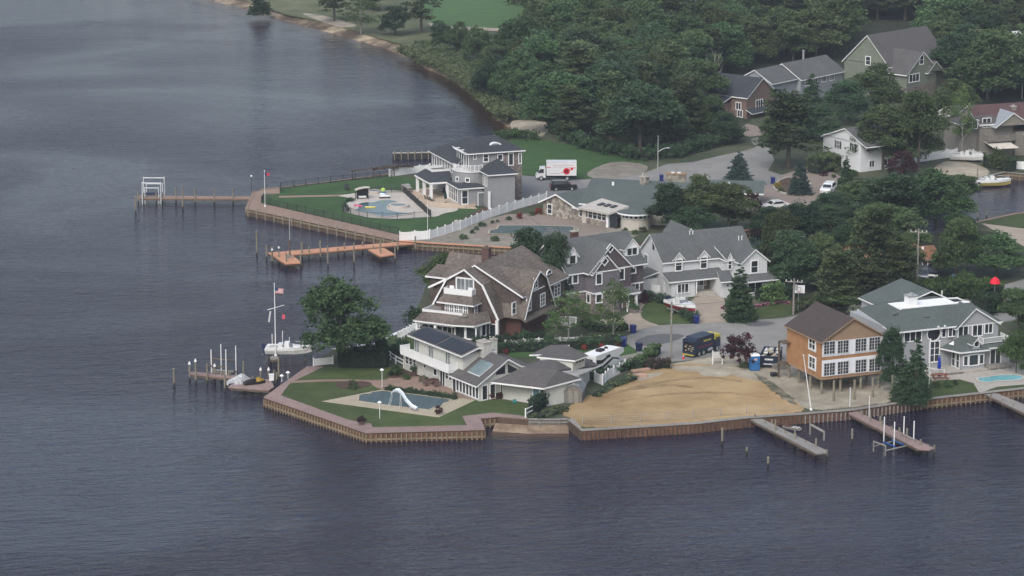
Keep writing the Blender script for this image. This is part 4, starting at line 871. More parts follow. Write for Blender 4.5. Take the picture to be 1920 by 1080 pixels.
# windows
for px,py,w,hh,c,r in ((911,296,.75,1.2,1,2),(937.7,295,.75,.85,1,1),(958,298.5,.7,1.9,1,1),(975,297,.3,1.6,1,1)): h.win(px,py,w,hh,val=4.18,c=c,r=r,fr=.16)
h.win(890.5,293,.3,.9,val=4.25,c=1,r=1)
for v in (5.3,6.5,7.7,8.9,10.1): h.win(0,0,.85,2.2,'u-',uvz=(-2.12,v,7.2),c=1,r=1,fr=.16)
part('pergola',MB().box(-2.9,-1.9,4.6,4.8,8.62,8.8).box(-3.2,-1.9,6.6,6.8,9.0,9.15).box(-3.2,-1.9,8.8,9.,9.0,9.15).box(-3.2,-3.,4.4,9.6,8.9,9.05),WHITE,h.t)
for v in (5.0,6.1,7.2,8.3): h.win(0,0,.85,2.2,'u-',uvz=(-4.22,v,1.7),c=1,r=2,fr=.14)
h.win(0,0,.95,2.2,uvz=(-3.4,3.08,1.65),c=1,r=2,fr=.14,name='glazed_door')
for v in (19.7,20.9,): h.win(0,0,.8,1.5,'u-',uvz=(-3.02,v,4.9),fr=.14)
for v in (9.8,11.,12.4,13.8,15.3,17): h.win(0,0,.7,1.3,'u-',uvz=(-3.02,v,5.2),fr=.12)
for a in (200,240): 
    x,y=-1+2.93*math.cos(math.radians(a)),6.9+2.93*math.sin(math.radians(a)); o=h.win(0,0,.55,.55,uvz=(x,y,4.3),fr=.14); o.rotation_euler[2]=math.radians(a+90)
for v in (1.6,2.9): h.win(0,0,.5,1.5,'u-',uvz=(-.02,v,4.4),fr=.12)
h.door(-.5,3.0,0,1.,2.2,m=GLASSB)
part('downpipe_column',MB().box(-.35,.0,-.35,.0,0,3),WHITE,h.t)
q=h.pl('v',5.4,929,275)
part('half_moon_dormer',MB().loft([[(q[0]+1.1*math.cos(math.radians(a)),5.4+v_*.1,9.75+.5*math.sin(math.radians(a))) for a in range(0,181,20)] for v_ in (0,12)]),[WHITE],h.t)
part('eyebrow_window',MB().poly([(q[0]+.8*math.cos(math.radians(a)),5.38,9.78+.32*math.sin(math.radians(a))) for a in range(0,181,20)]),GLASSB,h.t)
for u in (2.9,3.5): part('air_conditioner',MB().box(u-.25,u+.25,-.9,-.35,0,.75),STEEL,h.t)
h.vent(4,9,10.4)
h.done([W_GREY,STONED],[SHDARK,WHITE])
GB=h
# ---------------------------------------------------------------- C: low stone ranch
h=House('stone_ranch','long low fieldstone ranch with green grey roof and a rounded cream wing',(1087,416),-45)
W=h.W; W.box(-8.4,-.4,0,13,-.3,2.4,0); h.gable(-8.4,-.4,0,14,2.4,4.0,ov=.6,oe=.7,mid=-5,wm=0,ends=(1,0),th=.25)
W.box(-.4,6.3,.02,10,-.3,1.05,0); W.box(-.4,6.3,.06,10,1.05,2.4,1); h.R.slab([(-1.2,-.6,2.45),(7.,-.6,2.45),(7.,6,3.4),(-1.2,6,3.6)],.25,0,1)
part('skylight_roof',MB().slab([(.4,-.9,2.62),(7.4,-.9,2.62),(8.6,2.6,3.5),(1.6,3.6,3.7)],.3,0,0),mat('pale_flat_roof',(.36,.345,.32),.9,.08),h.t)
for u in (3.0,4.4,5.8): part('skylight',MB().slab([(u,.9,3.26),(u+.8,.9,3.25),(u+1.1,1.8,3.5),(u+.3,1.8,3.51)],.12,0,0),GLASS,h.t)
for i in range(6): h.win(0,0,.85,1.25,uvz=(.35+i*1.02,.04,1.65),c=1,r=2,fr=.07)
h.win(1031,392,.9,1.5,val=-.02,c=1,r=2)
part('white_pilaster',MB().box(6.2,6.6,-.25,.1,0,2.4),WHITE,h.t)
part('glazed_entry',MB().box(6.6,8.2,.2,.3,0,2.4),GLASS,h.t)
# second volume in the same frame turned: convert local coords of a rotated frame
def sub(h,ang,p0):
    g=G(*p0); C,S_=math.cos(h.a),math.sin(h.a); dx,dy=g[0]-h.o[0],g[1]-h.o[1]; ou,ov_=dx*C+dy*S_,-dx*S_+dy*C; b=math.radians(ang)-h.a
    return lambda u,v,z=None: ((ou+u*math.cos(b)-v*math.sin(b),ov_+u*math.sin(b)+v*math.cos(b)) if z is None else (ou+u*math.cos(b)-v*math.sin(b),ov_+u*math.sin(b)+v*math.cos(b),z))
q=sub(h,-8,(1190,428)); b_=math.radians(-8)-h.a
W.prism([q(-9,3),q(8,3),q(8,22),q(-9,22)],-.3,2.7,1); W.prism([q(7,17.5),q(19,17.5),q(19,26),q(7,26)],-.3,2.7,1)
tur=[q(.1+2.45*math.cos(math.radians(a)),.3+2.45*math.sin(math.radians(a))) for a in range(180,361,15)]
W.prism(tur+[q(2.5,4),q(-2.4,4)],0,2.75,1)
te=[(.1+3.1*math.cos(math.radians(a)),.1+3.1*math.sin(math.radians(a))) for a in range(180,361,15)]
for a,b in zip(te[:-1],te[1:]): h.R.slab([q(*a,2.85),q(*b,2.85),q(.3,6,3.7)],.25,0,1)
h.R.slab([q(-9.8,5,2.9),q(-3,3,2.85),q(8.6,2.6,2.85),q(8.6,15,4.9),q(-9,17,4.9)],.25,0,1)
h.R.slab([q(-9,17,4.9),q(8.6,15,4.9),q(8.6,24,3.),q(-9,26,3.)],.25,0,1)
h.R.slab([q(7.5,16.6,3.),q(20,17,2.95),q(20,21.4,4.3),q(7.5,21,4.3)],.25,0,1); h.R.slab([q(7.5,21,4.3),q(20,21.4,4.3),q(20,26.4,2.9),q(7.5,26.4,2.9)],.25,0,1)
for i,a in enumerate(range(205,340,18)):
    x,y=q(.1+2.47*math.cos(math.radians(a)),.3+2.47*math.sin(math.radians(a))); o=h.win(0,0,.5,.5,uvz=(x,y,2.25),fr=.06); o.rotation_euler[2]=math.radians(a+90)+b_
x,y=q(.2,14.2); part('chimney',MB().box(x-.6,x+.6,y-.5,y+.5,4,5.8,0).box(x-.7,x+.7,y-.6,y+.6,5.8,5.95,1).tube((x-.3,y,5.95),(x-.3,y,6.5),.2,.2,8,1).tube((x+.3,y,5.95),(x+.3,y,6.3),.18,.18,8,1),[STONE,CONC],h.t)
for a in ((9,19.5,4),(14,19.6,4),(4,13,4.6),(-5,13.5,4.7)):
    x,y,z=q(*a); part('roof_vent',MB().tube((x,y,z-.3),(x,y,z+.25),.22,.2,8),WHITE,h.t)
h.done([STONE,mat('cream_render',(.4,.38,.34),.85,.06,1)],[SHGREEN,WHITE])
# free-standing stone chimney mass behind
g=G(1267,352); rt=thing('stone_pier','square fieldstone pier with tan cap beside the cul-de-sac','pier',g,math.radians(-8)); part('shaft',MB().box(-1.7,1.7,0,1.6,0,2.3),STONE,rt); part('cap',MB().box(-1.8,1.8,-.1,1.7,2.3,2.5),OSBL,rt); part('lantern',MB().box(-.9,-.3,.5,1,2.5,2.65).box(.2,.8,.5,1,2.5,2.65),WHITE,rt)
# ---------------------------------------------------------------- D: brown shingle gambrel house
h=House('shingle_house','dark brown shingled house with white trimmed gambrel gables and weathered cedar roof',(936.7,629),-27)
W=h.W; W.box(-10.4,3.3,0,13.8,-.3,2.75,1); W.box(-10.4,3.3,0,13.8,2.75,6.1,0)
h.gable(-10.4,3.3,0,13.8,6.1,9.6,ov=.45,oe=.55,mid=-3.7,wm=0,up=.12)
# back wing ridge to the left, with chimney
W.box(-12.5,-5,7,12.5,-.3,5.6,0); h.gable(-12.5,-4,6.5,12.5,5.6,8.7,ax='u',ov=.4,oe=.5,wm=0,ends=(1,0))
h.R.slab([(-12.6,1.6,6.9),(-6.,1.6,6.9),(-6.,4.2,8.1),(-12.0,4.2,8.1)],.25,0,1); W.box(-12,-8,2,7,-.3,6.8,0)
h.cham(-5.4,6.5,1.1,.9,7,10.6,mat('chimney_brick',(.085,.052,.048),.95,.25,4,stripe=('Z',.15,.8),col2=(.13,.08,.07)),capm=BROWNW)
# front gambrel block
def gamb(h,pts,v0,v1,ax='v',ov=.3,fl=0):
    n=len(pts)
    for i in range(n-1):
        a,b=pts[i],pts[i+1]; f=(lambda p,v:(p[0],v,p[1]+.12)) if ax=='v' else (lambda p,v:(v,p[0],p[1]+.12))
        steep=abs(a[1]-b[1])>1.5*abs(a[0]-b[0]); 
        if steep:
            # near-vertical lower slope: build as a leaning panel
            k=.14*(-1 if i==0 else 1); A=[f(a,v0-ov),f(b,v0-ov),f(b,v1),f(a,v1)]
            off=(lambda p:(p[0]+k,p[1],p[2])) if ax=='v' else (lambda p:(p[0],p[1]+k,p[2])); h.R.hexa(A,[off(p) for p in A],0); h.R.m[-6]=1; h.R.m[-4]=0
        else: h.R.slab([f(a,v0-ov),f(b,v0-ov),f(b,v1),f(a,v1)],.24,0,1)
    f=(lambda p,v:(p[0],v,p[1])) if ax=='v' else (lambda p,v:(v,p[0],p[1])); h.W.poly([f(p,v0) for p in pts],0)
GP=[(-9.7,2.9),(-7.0,7.7),(-4.2,9.4),(-1.4,7.5),(1.1,2.75)]
gamb(h,GP,-2.2,2.5)
W.box(-9.6,.9,-2.15,0,-.3,2.95,1)
# white rake trim along the gambrel front
for a,b in zip(GP[:-1],GP[1:]): h.T.bar((a[0],-2.58,a[1]),(b[0],-2.58,b[1]),.07,.2)
SG=[(-.9,2.85),(1.9,7.5),(3.9,8.75),(5.9,7.5),(8.7,2.85)]
f_=[(4.1,p[0],p[1]) for p in SG]; W.poly([(3.98,p[0],p[1]) for p in SG],0)
for i,(a,b) in enumerate(zip(SG[:-1],SG[1:])):
    if i in(1,2): h.R.slab([(4.35,a[0],a[1]+.12),(4.35,b[0],b[1]+.12),(-2.8,b[0],b[1]+.12),(-2.8,a[0],a[1]+.12)],.24,0,0)
    else: k=-.16 if i==0 else .16; A=[(4.35,a[0],a[1]+.1),(4.35,b[0],b[1]+.1),(-.6,b[0],b[1]+.1),(-.6,a[0],a[1]+.1)]; h.R.hexa(A,[(p[0],p[1]+k,p[2]) for p in A],0)
    h.T.bar((4.4,a[0],a[1]),(4.4,b[0],b[1]),.07,.2)
h.T.bar((4.06,2.1,6.25),(4.06,5.8,6.25),.1,.16)
# main gable rake trim
for a,b in (((-10.95,5.75),(-7.9,7.3)),((-3.7,9.7),(3.85,5.9))): h.T.bar((a[0],-.5,a[1]),(b[0],-.5,b[1]),.07,.2)
h.R.slab([(3.3,-1.2,3.5),(4.7,-1.2,2.7),(4.7,9.2,2.7),(3.3,9.2,3.5)],.2,0,0)      # flared skirt above the porch on the side
# bay on the gambrel front with skirt roof and balcony
W.box(-7.0,-2.1,-4.0,-2.2,2.9,5.0,0)
h.R.slab([(-7.5,-4.5,5.0),(-1.7,-4.5,5.0),(-2.6,-3.2,6.0),(-6.9,-3.2,6.0)],.2,0,1); h.R.slab([(-1.7,-4.5,5.0),(-1.6,-2.2,5.0),(-2.6,-2.2,6.),(-2.6,-3.2,6.)],.2,0,1); h.R.slab([(-7.5,-4.5,5.0),(-6.9,-3.2,6.),(-6.9,-2.2,6.),(-7.6,-2.2,5.)],.2,0,1)
part('balcony_floor',MB().box(-6.9,-2.6,-3.3,-2.2,5.85,6.02),WHITE,h.t); h.railing([(-6.9,-2.25),(-6.9,-3.3),(-2.6,-3.3),(-2.6,-2.25)],6.0,.75,'balcony_railing',WHITE,True)
for u in (-6.1,-3.2): part('balcony_chair',MB().box(u-.35,u+.35,-3.1,-2.5,6.05,6.5).box(u-.35,u+.35,-2.6,-2.5,6.5,7.0),WHITE,h.t)
o=h.win(0,0,2.5,1.7,uvz=(-4.2,-2.24,7.2),c=4,r=1,gm=GLASSB,fr=.2,name='french_window')
for i in range(5): h.win(0,0,.5,.95,uvz=(-6.05+i*.72,-4.03,4.1),c=2,r=2,fr=.1)
h.win(0,0,.75,1.0,'u+',uvz=(-2.07,-3.1,4.1),c=2,r=2)
# porch across the front: skirt roof, parapet, posts, bay room
W.box(-9.0,-3.6,-5.6,-2.1,-.3,2.6,0); W.box(-3.6,-.6,-6.0,-2.1,-.3,2.7,0)
h.R.slab([(-9.6,-7.4,2.75),(-3.3,-7.4,2.75),(-3.6,-5.7,3.75),(-8.9,-5.7,3.75)],.22,0,1); h.R.slab([(-3.3,-7.4,2.75),(-.5,-6.6,2.75),(-1.6,-4.2,3.9),(-3.6,-5.7,3.75)],.22,0,1)
h.R.slab([(-.5,-6.6,2.75),(.3,-3.2,2.75),(-.6,-2.2,3.9),(-1.6,-4.2,3.9)],.22,0,1); h.R.slab([(-9.6,-7.4,2.75),(-8.9,-5.7,3.75),(-8.9,-2.2,3.75),(-10.2,-2.2,2.75)],.22,0,1)
part('deck_floor',MB().box(-8.9,-2.2,-5.7,-2.25,3.6,3.72),WOODG,h.t); h.railing([(-2.9,-5.6),(-8.95,-5.75),(-8.95,-2.3)],3.7,.32,'parapet',WHITE,True)
for u,v in ((-9.2,-7.0),(-6.3,-7.0),(-9.6,-2.6)): part('porch_post',MB().box(u-.17,u+.17,v-.17,v+.17,-.2,2.6),WHITE,h.t)
part('porch_beam',MB().box(-9.3,-3.4,-7.12,-6.9,2.3,2.6).box(-9.3,-6.3,-7.08,-6.94,1.45,1.6),WHITE,h.t)
h.win(0,0,1.3,1.5,uvz=(-5.2,-5.63,1.3),c=2,r=1,fr=.16); h.win(0,0,.8,1.9,uvz=(-7.6,-5.63,1.1),c=1,r=1,fr=.16)
for u in (-3.0,-1.3): h.win(0,0,1.35,1.5,uvz=(u,-6.03,1.5),c=1,r=1,fr=.2)
for v in (-5.2,-3.7): h.win(0,0,1.1,1.5,'u+',uvz=(-.57,v,1.5),c=1,r=1,fr=.2)
part('porch_column',MB().box(.55,.95,-2.35,-1.95,-.2,2.7),WHITE,h.t); h.win(0,0,.9,1.7,uvz=(.1,-2.18,1.2),c=1,r=1)
h.win(963.5,578,1.0,1.5,'u+',3.32,c=1,r=2,fr=.15)
h.win(991.5,571,1.25,1.6,'u+',4.0,c=2,r=3,fr=.15); h.win(1017.5,562,1.25,1.6,'u+',4.0,c=2,r=3,fr=.15); h.win(1004,530.5,1.15,1.35,'u+',4.0,c=2,r=3,fr=.15)
h.win(1044.5,544,1.7,1.6,'u+',3.32,c=2,r=3,fr=.15)
part('eyebrow_dormer',MB().loft([[(3.3-.0+dx,10.3+.75*math.cos(math.radians(a)),6.9+.55*math.sin(math.radians(a))) for a in range(0,181,20)] for dx in (-.8,-2.6)]),[SHCEDAR],h.t)
mb=MB(); P_=[(2.55,10.3+.8*math.cos(math.radians(a)),6.9+.6*math.sin(math.radians(a))) for a in range(0,181,20)]
for a,b in zip(P_[:-1],P_[1:]): mb.bar(a,b,.14,.14)
mb.bar(P_[0],P_[-1],.12,.12); part('eyebrow_frame',mb,WHITE,h.t); part('eyebrow_window',MB().poly([(2.53,10.3+.7*math.cos(math.radians(a)),6.92+.5*math.sin(math.radians(a))) for a in range(0,181,20)]),GLASS,h.t)
h.door(3.33,9.0,.9,1.,2.1,'u+'); part('porch_floor',MB().box(3.35,5.3,7.6,11.2,-.2,.8),WOODG,h.t)
for k in range(5): part('step',MB().box(5.3+k*.3,5.6+k*.3,8.3,10.,-.2,.75-k*.16),WOODG,h.t)
h.railing([(5.3,8.2),(6.9,8.2)],.25,.9,'stair_railing'); h.railing([(5.3,10.1),(6.9,10.1)],.25,.9,'stair_railing')
h.done([W_SHAKE,W_BRICK],[SHCEDAR,WHITE])
# ---------------------------------------------------------------- E: mauve grey gabled house
h=House('mauve_house','mauve grey shake house with twin front gables, diamond windows and stone base',(1112.2,590.6),33)
W=h.W; W.box(0,4.6,0,10,-.3,3.1,1); W.box(0,4.6,0,10,3.1,6.2,0); W.box(4.6,7.0,.6,10,-.3,6.2,2); W.box(-3.3,0,2,10,-.3,3.1,1); W.box(-3.3,0,2,10,3.1,6.2,0); W.box(7.0,10.3,2.2,10,-.3,6.2,2)
h.T.box(-.05,4.65,-.06,0,3.0,3.2); h.T.box(-.06,0,-.05,2,3.0,3.2); h.T.box(-3.35,0,1.94,2,3.0,3.2); h.T.box(7.0,10.35,2.14,2.2,3.0,3.2)
h.gable(-3.1,10.3,2.1,11.4,6.2,9.9,ax='u',ov=.35,oe=.4,wm=0)
h.gable(0,4.3,0,5,6.2,8.55,mid=2.15,ov=.3,oe=.3,wm=2,ends=(1,0)); h.gable(-.3,7.1,.6,6.5,6.2,9.8,mid=3.4,ov=.3,oe=.3,wm=2,ends=(1,0))
h.T.box(-.2,4.5,-.08,0,6.08,6.24); h.T.box(4.5,7.2,.5,.6,6.08,6.24)
def dormer(h,u0,u1,v0,vb,z0,ze,zr,wm,win=None,c=1,r=1,w=1,hh=1.2,ov=.25):
    mid=(u0+u1)/2; h.W.box(u0,u1,v0,vb,z0,ze,wm); h.gable(u0,u1,v0,vb+1.6,ze,zr,ov=ov,oe=.25,wm=wm,ends=(1,0),th=.16)
    if hh: h.win(0,0,w,hh,uvz=(mid,v0-.02,(z0+ze)/2+.08),c=c,r=r,fr=.13)
dormer(h,7.7,10.2,3.2,6.5,6.9,8.2,9.55,3,c=2,w=1.7,hh=1.0); dormer(h,-2.3,-.6,3.2,6.5,6.9,8.3,9.5,3,c=1,w=.95,hh=1.15)
for px,py,v in ((1144,465.5,.55),(1133.5,490,-.05)):
    o=h.win(px,py,.75,.75,val=v,fr=.14); o.rotation_euler[1]=math.pi/4
h.win(1123,523,.85,1.4,val=-.02,fr=.15); h.win(1165,514,.85,1.5,val=.58,fr=.15); h.win(1186.5,502.5,.85,1.4,val=2.18,fr=.15); h.win(1078,521.5,.85,1.4,val=1.98,c=1,fr=.15); h.win(1069,523,.7,1.4,val=1.98,c=1,fr=.15)
h.win(1123,559.5,.9,1.1,val=-.02,fr=.15); h.win(1103.5,559.5,.7,1.1,'u-',-.02,fr=.15); h.win(1187.5,541.5,1.9,1.5,val=2.18,c=3,fr=.15)
W.box(5.2,5.5,-1.2,-.9,0,2.8,3); W.box(6.6,6.9,-1.2,-.9,0,2.8,3); h.R.slab([(4.8,-1.5,2.8),(7.3,-1.5,2.8),(7.3,.6,3.3),(4.8,.6,3.3)],.2,0,1); h.door(6,.58,.2,1,2.1)
for k in range(4): part('step',MB().box(5.2,6.9,-1.6-k*.35,-1.25-k*.35,-.2,.6-k*.15),STONED,h.t)
W.box(1.5,9,11,19,-.3,5.4,0); h.gable(1.5,9,10,19,5.4,8.8,ov=.3,oe=.3,mid=5.2,wm=3,ends=(0,1))
h.cham(2.4,8.4,1.0,.7,8,10.4,W_BRICK)
dormer(h,-1.6,.2,7.5,8.5,8.3,9.1,10.3,3,hh=0)
h.vent(6,8,9.2); h.done([W_PURP,STONED,W_PURPD,WHITE],[SHGREY,WHITE])
# ---------------------------------------------------------------- F: white colonial
h=House('white_colonial','white clapboard colonial with long grey roof and concrete driveway',(1254,554),23)
W=h.W; W.box(-.9,13,0,8,-.3,5.3,0); h.gable(-.9,13.6,0,8,5.3,8.5,ax='u',ov=.4,oe=.4,wm=0,mid=4)
W.box(8.3,9.6,-2.5,0,-.3,5.3,0); W.box(9.5,13.7,-4.7,.2,-.3,5.2,0); h.gable(9.5,13.7,-4.7,2.5,5.2,6.9,ov=.35,oe=.35,wm=0,ends=(1,0)); h.R.slab([(8.0,-2.9,5.2),(9.6,-2.9,5.2),(9.6,1.6,6.6),(8.0,1.6,6.6)],.2,0,1)
for u in (1.4,5.5): dormer(h,u-.75,u+.75,-.25,1.,4.6,5.55,6.4,0,hh=0); h.win(0,0,.95,1.55,uvz=(u,-.28,4.5),r=2,fr=.15)
h.W.box(8.15,8.95,-2.75,-2.5,4.2,5.3,0); h.gable(8.1,9.0,-2.75,-.5,5.3,6.2,ov=.15,oe=.15,wm=0,ends=(1,0)); h.win(0,0,.5,1.3,uvz=(8.55,-2.78,4.5),r=2,fr=.1)
h.win(1414.5,500,1.0,1.7,val=-4.72,r=2,fr=.15)
h.R.slab([(-1.2,-2.4,2.6),(8.2,-2.4,2.6),(8.2,0,3.55),(-1.2,0,3.55)],.2,0,1); h.R.slab([(5.8,-5.2,2.6),(8.2,-5.2,2.6),(8.6,-2.4,3.6),(6.6,-2.4,3.6)],.2,0,1)
h.R.slab([(8.2,-6.3,2.5),(15,-6.3,2.5),(14.2,-4.6,3.25),(8.2,-4.6,3.25)],.2,0,1); h.R.slab([(15,-6.3,2.5),(15,-1,2.5),(13.7,-1,3.25),(14.2,-4.6,3.25)],.2,0,1); 
W.box(-.6,3.3,-2.0,0,-.3,2.6,0); W.box(6.6,9.5,-4.6,0,-.3,2.6,0); W.box(9.5,13.9,-5.3,-4.7,-.3,2.6,0)
part('porch_floor',MB().box(3.3,6.6,-2.3,0,-.1,.45),CONC,h.t)
for k in range(3): part('step',MB().box(3.6,6.3,-2.6-k*.32,-2.3-k*.32,-.1,.4-k*.13),CONC,h.t)
part('porch_post',MB().box(3.35,3.5,-2.25,-2.1,.4,2.6),WHITE,h.t)
h.win(0,0,2.1,1.3,uvz=(4.9,-.03,1.75),c=2,fr=.12); h.door(6.2,-.03,.45,.95,2.05,m=W_BBROWN)
h.win(0,0,1.7,1.25,uvz=(1.3,-2.03,1.4),c=3,fr=.14,shut=None)
h.win(1416,539,2.2,1.35,val=-5.33,c=2,fr=.13)
h.win(1225.5,461.5,.35,.85,'u-',-.92,fr=.08,fm=DARK); h.win(1211.5,486,.0+1.1,1.3,'u-',-.92,c=2,fr=.12); h.win(1208,515,.8,1.2,'u-',-.92,fr=.1)
h.W.box(-4.2,-.9,2.0,5,-.3,2.3,0); h.R.slab([(-4.6,1.6,2.35),(-.9,1.6,3.3),(-.9,5.4,3.3),(-4.6,5.4,2.35)],.18,0,1)
W.box(4,9,8,12,-.3,5.2,0); h.gable(4,9,6,12.5,5.2,8.3,ov=.3,oe=.3,wm=0,ends=(0,1))
for u in (5.0,5.5): h.vent(u,3.4,8.1,WHITE)
for u in (12.4,12.9): h.vent(u,1.9,7,WHITE)
part('garage_lamp',MB().box(7.2,7.35,-4.75,-4.62,1.7,2.),DARK,h.t); part('wreath',MB().box(8.1,8.4,-4.68,-4.62,1.2,2.1),DARK,h.t)
h.done([W_WHITE],[SHGREY,WHITE])
# ---------------------------------------------------------------- G: white house with solar roof (near left property)
h=House('white_solar_house','cream white house with black solar panels, long balcony and sunroom wing by the pool',(756.7,693),-57)
W=h.W; W.box(0,12.9,0,4,-.3,2.6,0); W.box(3.0,14.4,.3,4.0,2.6,5.1,0)
h.R.slab([(1.6,-.35,5.15),(15.1,-.35,5.15),(15.1,2.3,5.95),(1.6,2.3,5.95)],.2,0,1); h.R.slab([(1.6,2.3,5.95),(15.1,2.3,5.95),(15.1,5,5.1),(1.6,5,5.1)],.2,0,1)
for a,b in ((2.2,8.2),(8.8,14.6)): part('solar_panel',MB().slab([(a,-.1,5.32),(b,-.1,5.32),(b,2.15,6.0),(a,2.15,6.0)],.06,0,0),mat('solar_black',(.012,.014,.02),.35,.15,1,stripe=('X',.9,.6)),h.t)
part('balcony_deck',MB().box(1.2,13.2,-1.2,.3,2.55,2.75),WHITE,h.t); h.railing([(1.2,.2),(1.2,-1.15),(13.2,-1.15),(13.2,.2)],2.75,.95,'balcony_railing',WHITEP,True)
for px,py in ((782,651),(808.5,662.5),(840,674)): h.win(px,py,1.05,1.75,val=.28,c=2,fr=.08,gm=GLASSB,fm=W_CREAM,name='sliding_door')
for i in range(3): h.win(0,0,.6,.95,uvz=(1.0+i*.95,-.02,1.55),r=2,fr=.1)
h.win(0,0,.5,.4,uvz=(5.5,-.02,1.7),fr=.08); h.win(0,0,.7,.8,uvz=(8.1,-.02,1.45),fr=.1); h.win(0,0,1.1,2.0,uvz=(9.9,-.02,1.05),c=2,fr=.1,name='glazed_door')
for i in range(3): h.win(0,0,.6,.95,uvz=(11.0+i*.8,-.02,1.7),r=2,fr=.08)
h.cham(14.6,3.4,1.7,1.3,4,6.4,mat('white_brick',(.4,.39,.37),.9,.08,2,stripe=('Z',.2,.9))); h.cham(11.5,6.8,.7,.7,3.4,5.6,W_CREAM)
# sunroom wing: gable with end wall on the u+ side
W.box(12.9,19.2,-.3,8,-.3,2.55,0); h.gable(12.9,19.2,-.3,8,2.6,5.1,ax='u',ov=.45,oe=.7,wm=0,mid=3.85,ends=(0,1))
part('roof_window',MB().slab([(15.5,.3,3.18),(18.3,.3,3.18),(18.3,2.4,4.43),(15.5,2.4,4.43)],.12,0,1),[mat('roof_glazing',(.14,.19,.2),.12,.12,.8,spec=.6,stripe=('X',.7,.6)),WHITE],h.t)
for i in range(7): h.win(0,0,.55,1.7,uvz=(14.1+i*.78,-.32,1.25),fr=.09)
h.win(0,0,.7,2.0,uvz=(13.3,-.32,1.1),fr=.08,name='glazed_door')
for v in (.5,1.7,3.3): h.win(0,0,.7,1.8,'u+',uvz=(19.22,v,1.15),fr=.1)
part('gable_window',MB().poly([(19.23,2.2,3.2),(19.23,3.6,3.2),(19.23,3.6,4.4),(19.23,2.2,3.55)]).poly([(19.23,4.0,3.2),(19.23,5.4,3.2),(19.23,5.4,3.55),(19.23,4.0,4.4)]),GLASS,h.t)
W.box(10,17,5.5,9,-.3,2.6,0); h.R.slab([(9.5,4.5,3.9),(17.5,4.5,3.9),(17.5,9.4,2.9),(9.5,9.4,2.9)],.2,0,1)
h.done([W_CREAM],[SHTAUPE,WHITE])
# garage and clerestory wing of the same property
h=House('cream_garage_house','cream garage wing with clerestory, grey roofs and blue side door',(1033,751),-30)
qq=sub(h,-57,(756.7,693)); W=h.W
def Q(*a): return qq(*a)
W.prism([Q(19.4,3.0),Q(24.2,5.3),Q(24.4,11),Q(18,17.5),Q(16,14),Q(18.5,8)],-.3,2.5,0)
R_=h.R
R_.slab([Q(20.0,1.0,2.65),Q(26.1,4.9,2.65),Q(24.9,7.9,4.3),Q(21.3,4.9,4.3)],.22,0,1)
R_.slab([Q(21.3,4.9,4.3),Q(24.9,7.9,4.3),Q(21.5,9.8,4.8),Q(19.6,10.4,4.7)],.22,0,1)
R_.slab([Q(20.0,1.0,2.65),Q(21.3,4.9,4.3),Q(19.6,10.4,4.7),Q(17,9,3.0)],.22,0,1)
R_.slab([Q(24.9,7.9,4.3),Q(26.1,4.9,2.65),Q(25.5,11.0,2.9),Q(23.2,11.2,2.8)],.22,0,1)
R_.slab([Q(21.5,9.8,4.8),Q(24.9,7.9,4.3),Q(23.4,11.3,2.75),Q(20.9,17.1,2.75),Q(18.6,14.6,4.4)],.22,0,1)
R_.slab([Q(21.5,9.8,4.8),Q(18.6,14.6,4.4),Q(16.2,13.5,2.9),Q(18.6,9.2,3.2)],.22,0,1)
W.prism([Q(24.2,5.3),Q(25.6,5.3),Q(24.9,8.0),Q(24.4,11)],-.3,2.6,0)
W.poly([Q(25.5,5.6,2.5),Q(25.2,10.9,2.5),Q(24.9,7.9,4.25)],0); W.poly([Q(25.5,5.6,-.3),Q(25.2,10.9,-.3),Q(25.2,10.9,2.6),Q(25.5,5.6,2.6)],0)
W.prism([Q(20.3,8.2),Q(23.8,10.9),Q(22.6,13.6),Q(19.2,12.2)],3.5,5.0,0)
R_.slab([Q(19.0,7.4,5.1),Q(20.0,10.0,5.05),Q(19.4,13.4,5.7),Q(18.2,11.2,5.7)],.2,0,1); R_.slab([Q(20.0,7.9,5.0),Q(24.3,10.9,5.0),Q(19.6,12.8,5.75)],.2,0,1); R_.slab([Q(24.3,10.9,5.0),Q(23.1,13.8,5.0),Q(19.6,12.8,5.75)],.2,0,1)
a=Q(23.85,11.0); b=Q(22.65,13.6); ang=math.atan2(b[1]-a[1],b[0]-a[0])
for t in (.25,.5,.75): o=h.win(0,0,.45,.45,uvz=(a[0]+(b[0]-a[0])*t,a[1]+(b[1]-a[1])*t,4.55),fr=.05,fm=W_CREAM); o.rotation_euler[2]=ang
a=Q(18.9,5.6); o=h.door(*Q(24.3,5.0),0,.9,2.1,m=mat('teal_door',(.09,.16,.2),.6,.08)); 
o.rotation_euler[2]=math.radians(-57)-h.a+math.radians(25)
h.done([W_CREAM],[SHTAUPE,WHITE])
# gambrel garden shed
h=House('garden_shed','small weathered grey barn roofed garden shed on the edge of the sand lot',(1057.8,755.6),-8,'shed')
A=[(0,0),(2.25,0),(2.25,1.5),(1.75,2.15),(1.12,2.45),(.5,2.15),(0,1.5)]
h.W.poly([(x,0,z) for x,z in A]); h.W.poly([(x,4,z) for x,z in A][::-1]); h.W.poly([(2.25,0,0),(2.25,4,0),(2.25,4,1.5),(2.25,0,1.5)]); h.W.poly([(0,4,0),(0,0,0),(0,0,1.5),(0,4,1.5)])
E_=[(-.12,1.42),(.48,2.22),(1.12,2.53),(1.77,2.22),(2.37,1.42)]
for a,b in zip(E_[:-1],E_[1:]): h.R.slab([(a[0],-.12,a[1]),(b[0],-.12,b[1]),(b[0],4.1,b[1]),(a[0],4.1,a[1])],.07,0,1)
h.door(.82,-.01,0.02,.5,1.6,m=WOODG,fm=PILE); h.door(1.48,-.01,.02,.5,1.6,m=WOODG,fm=PILE)
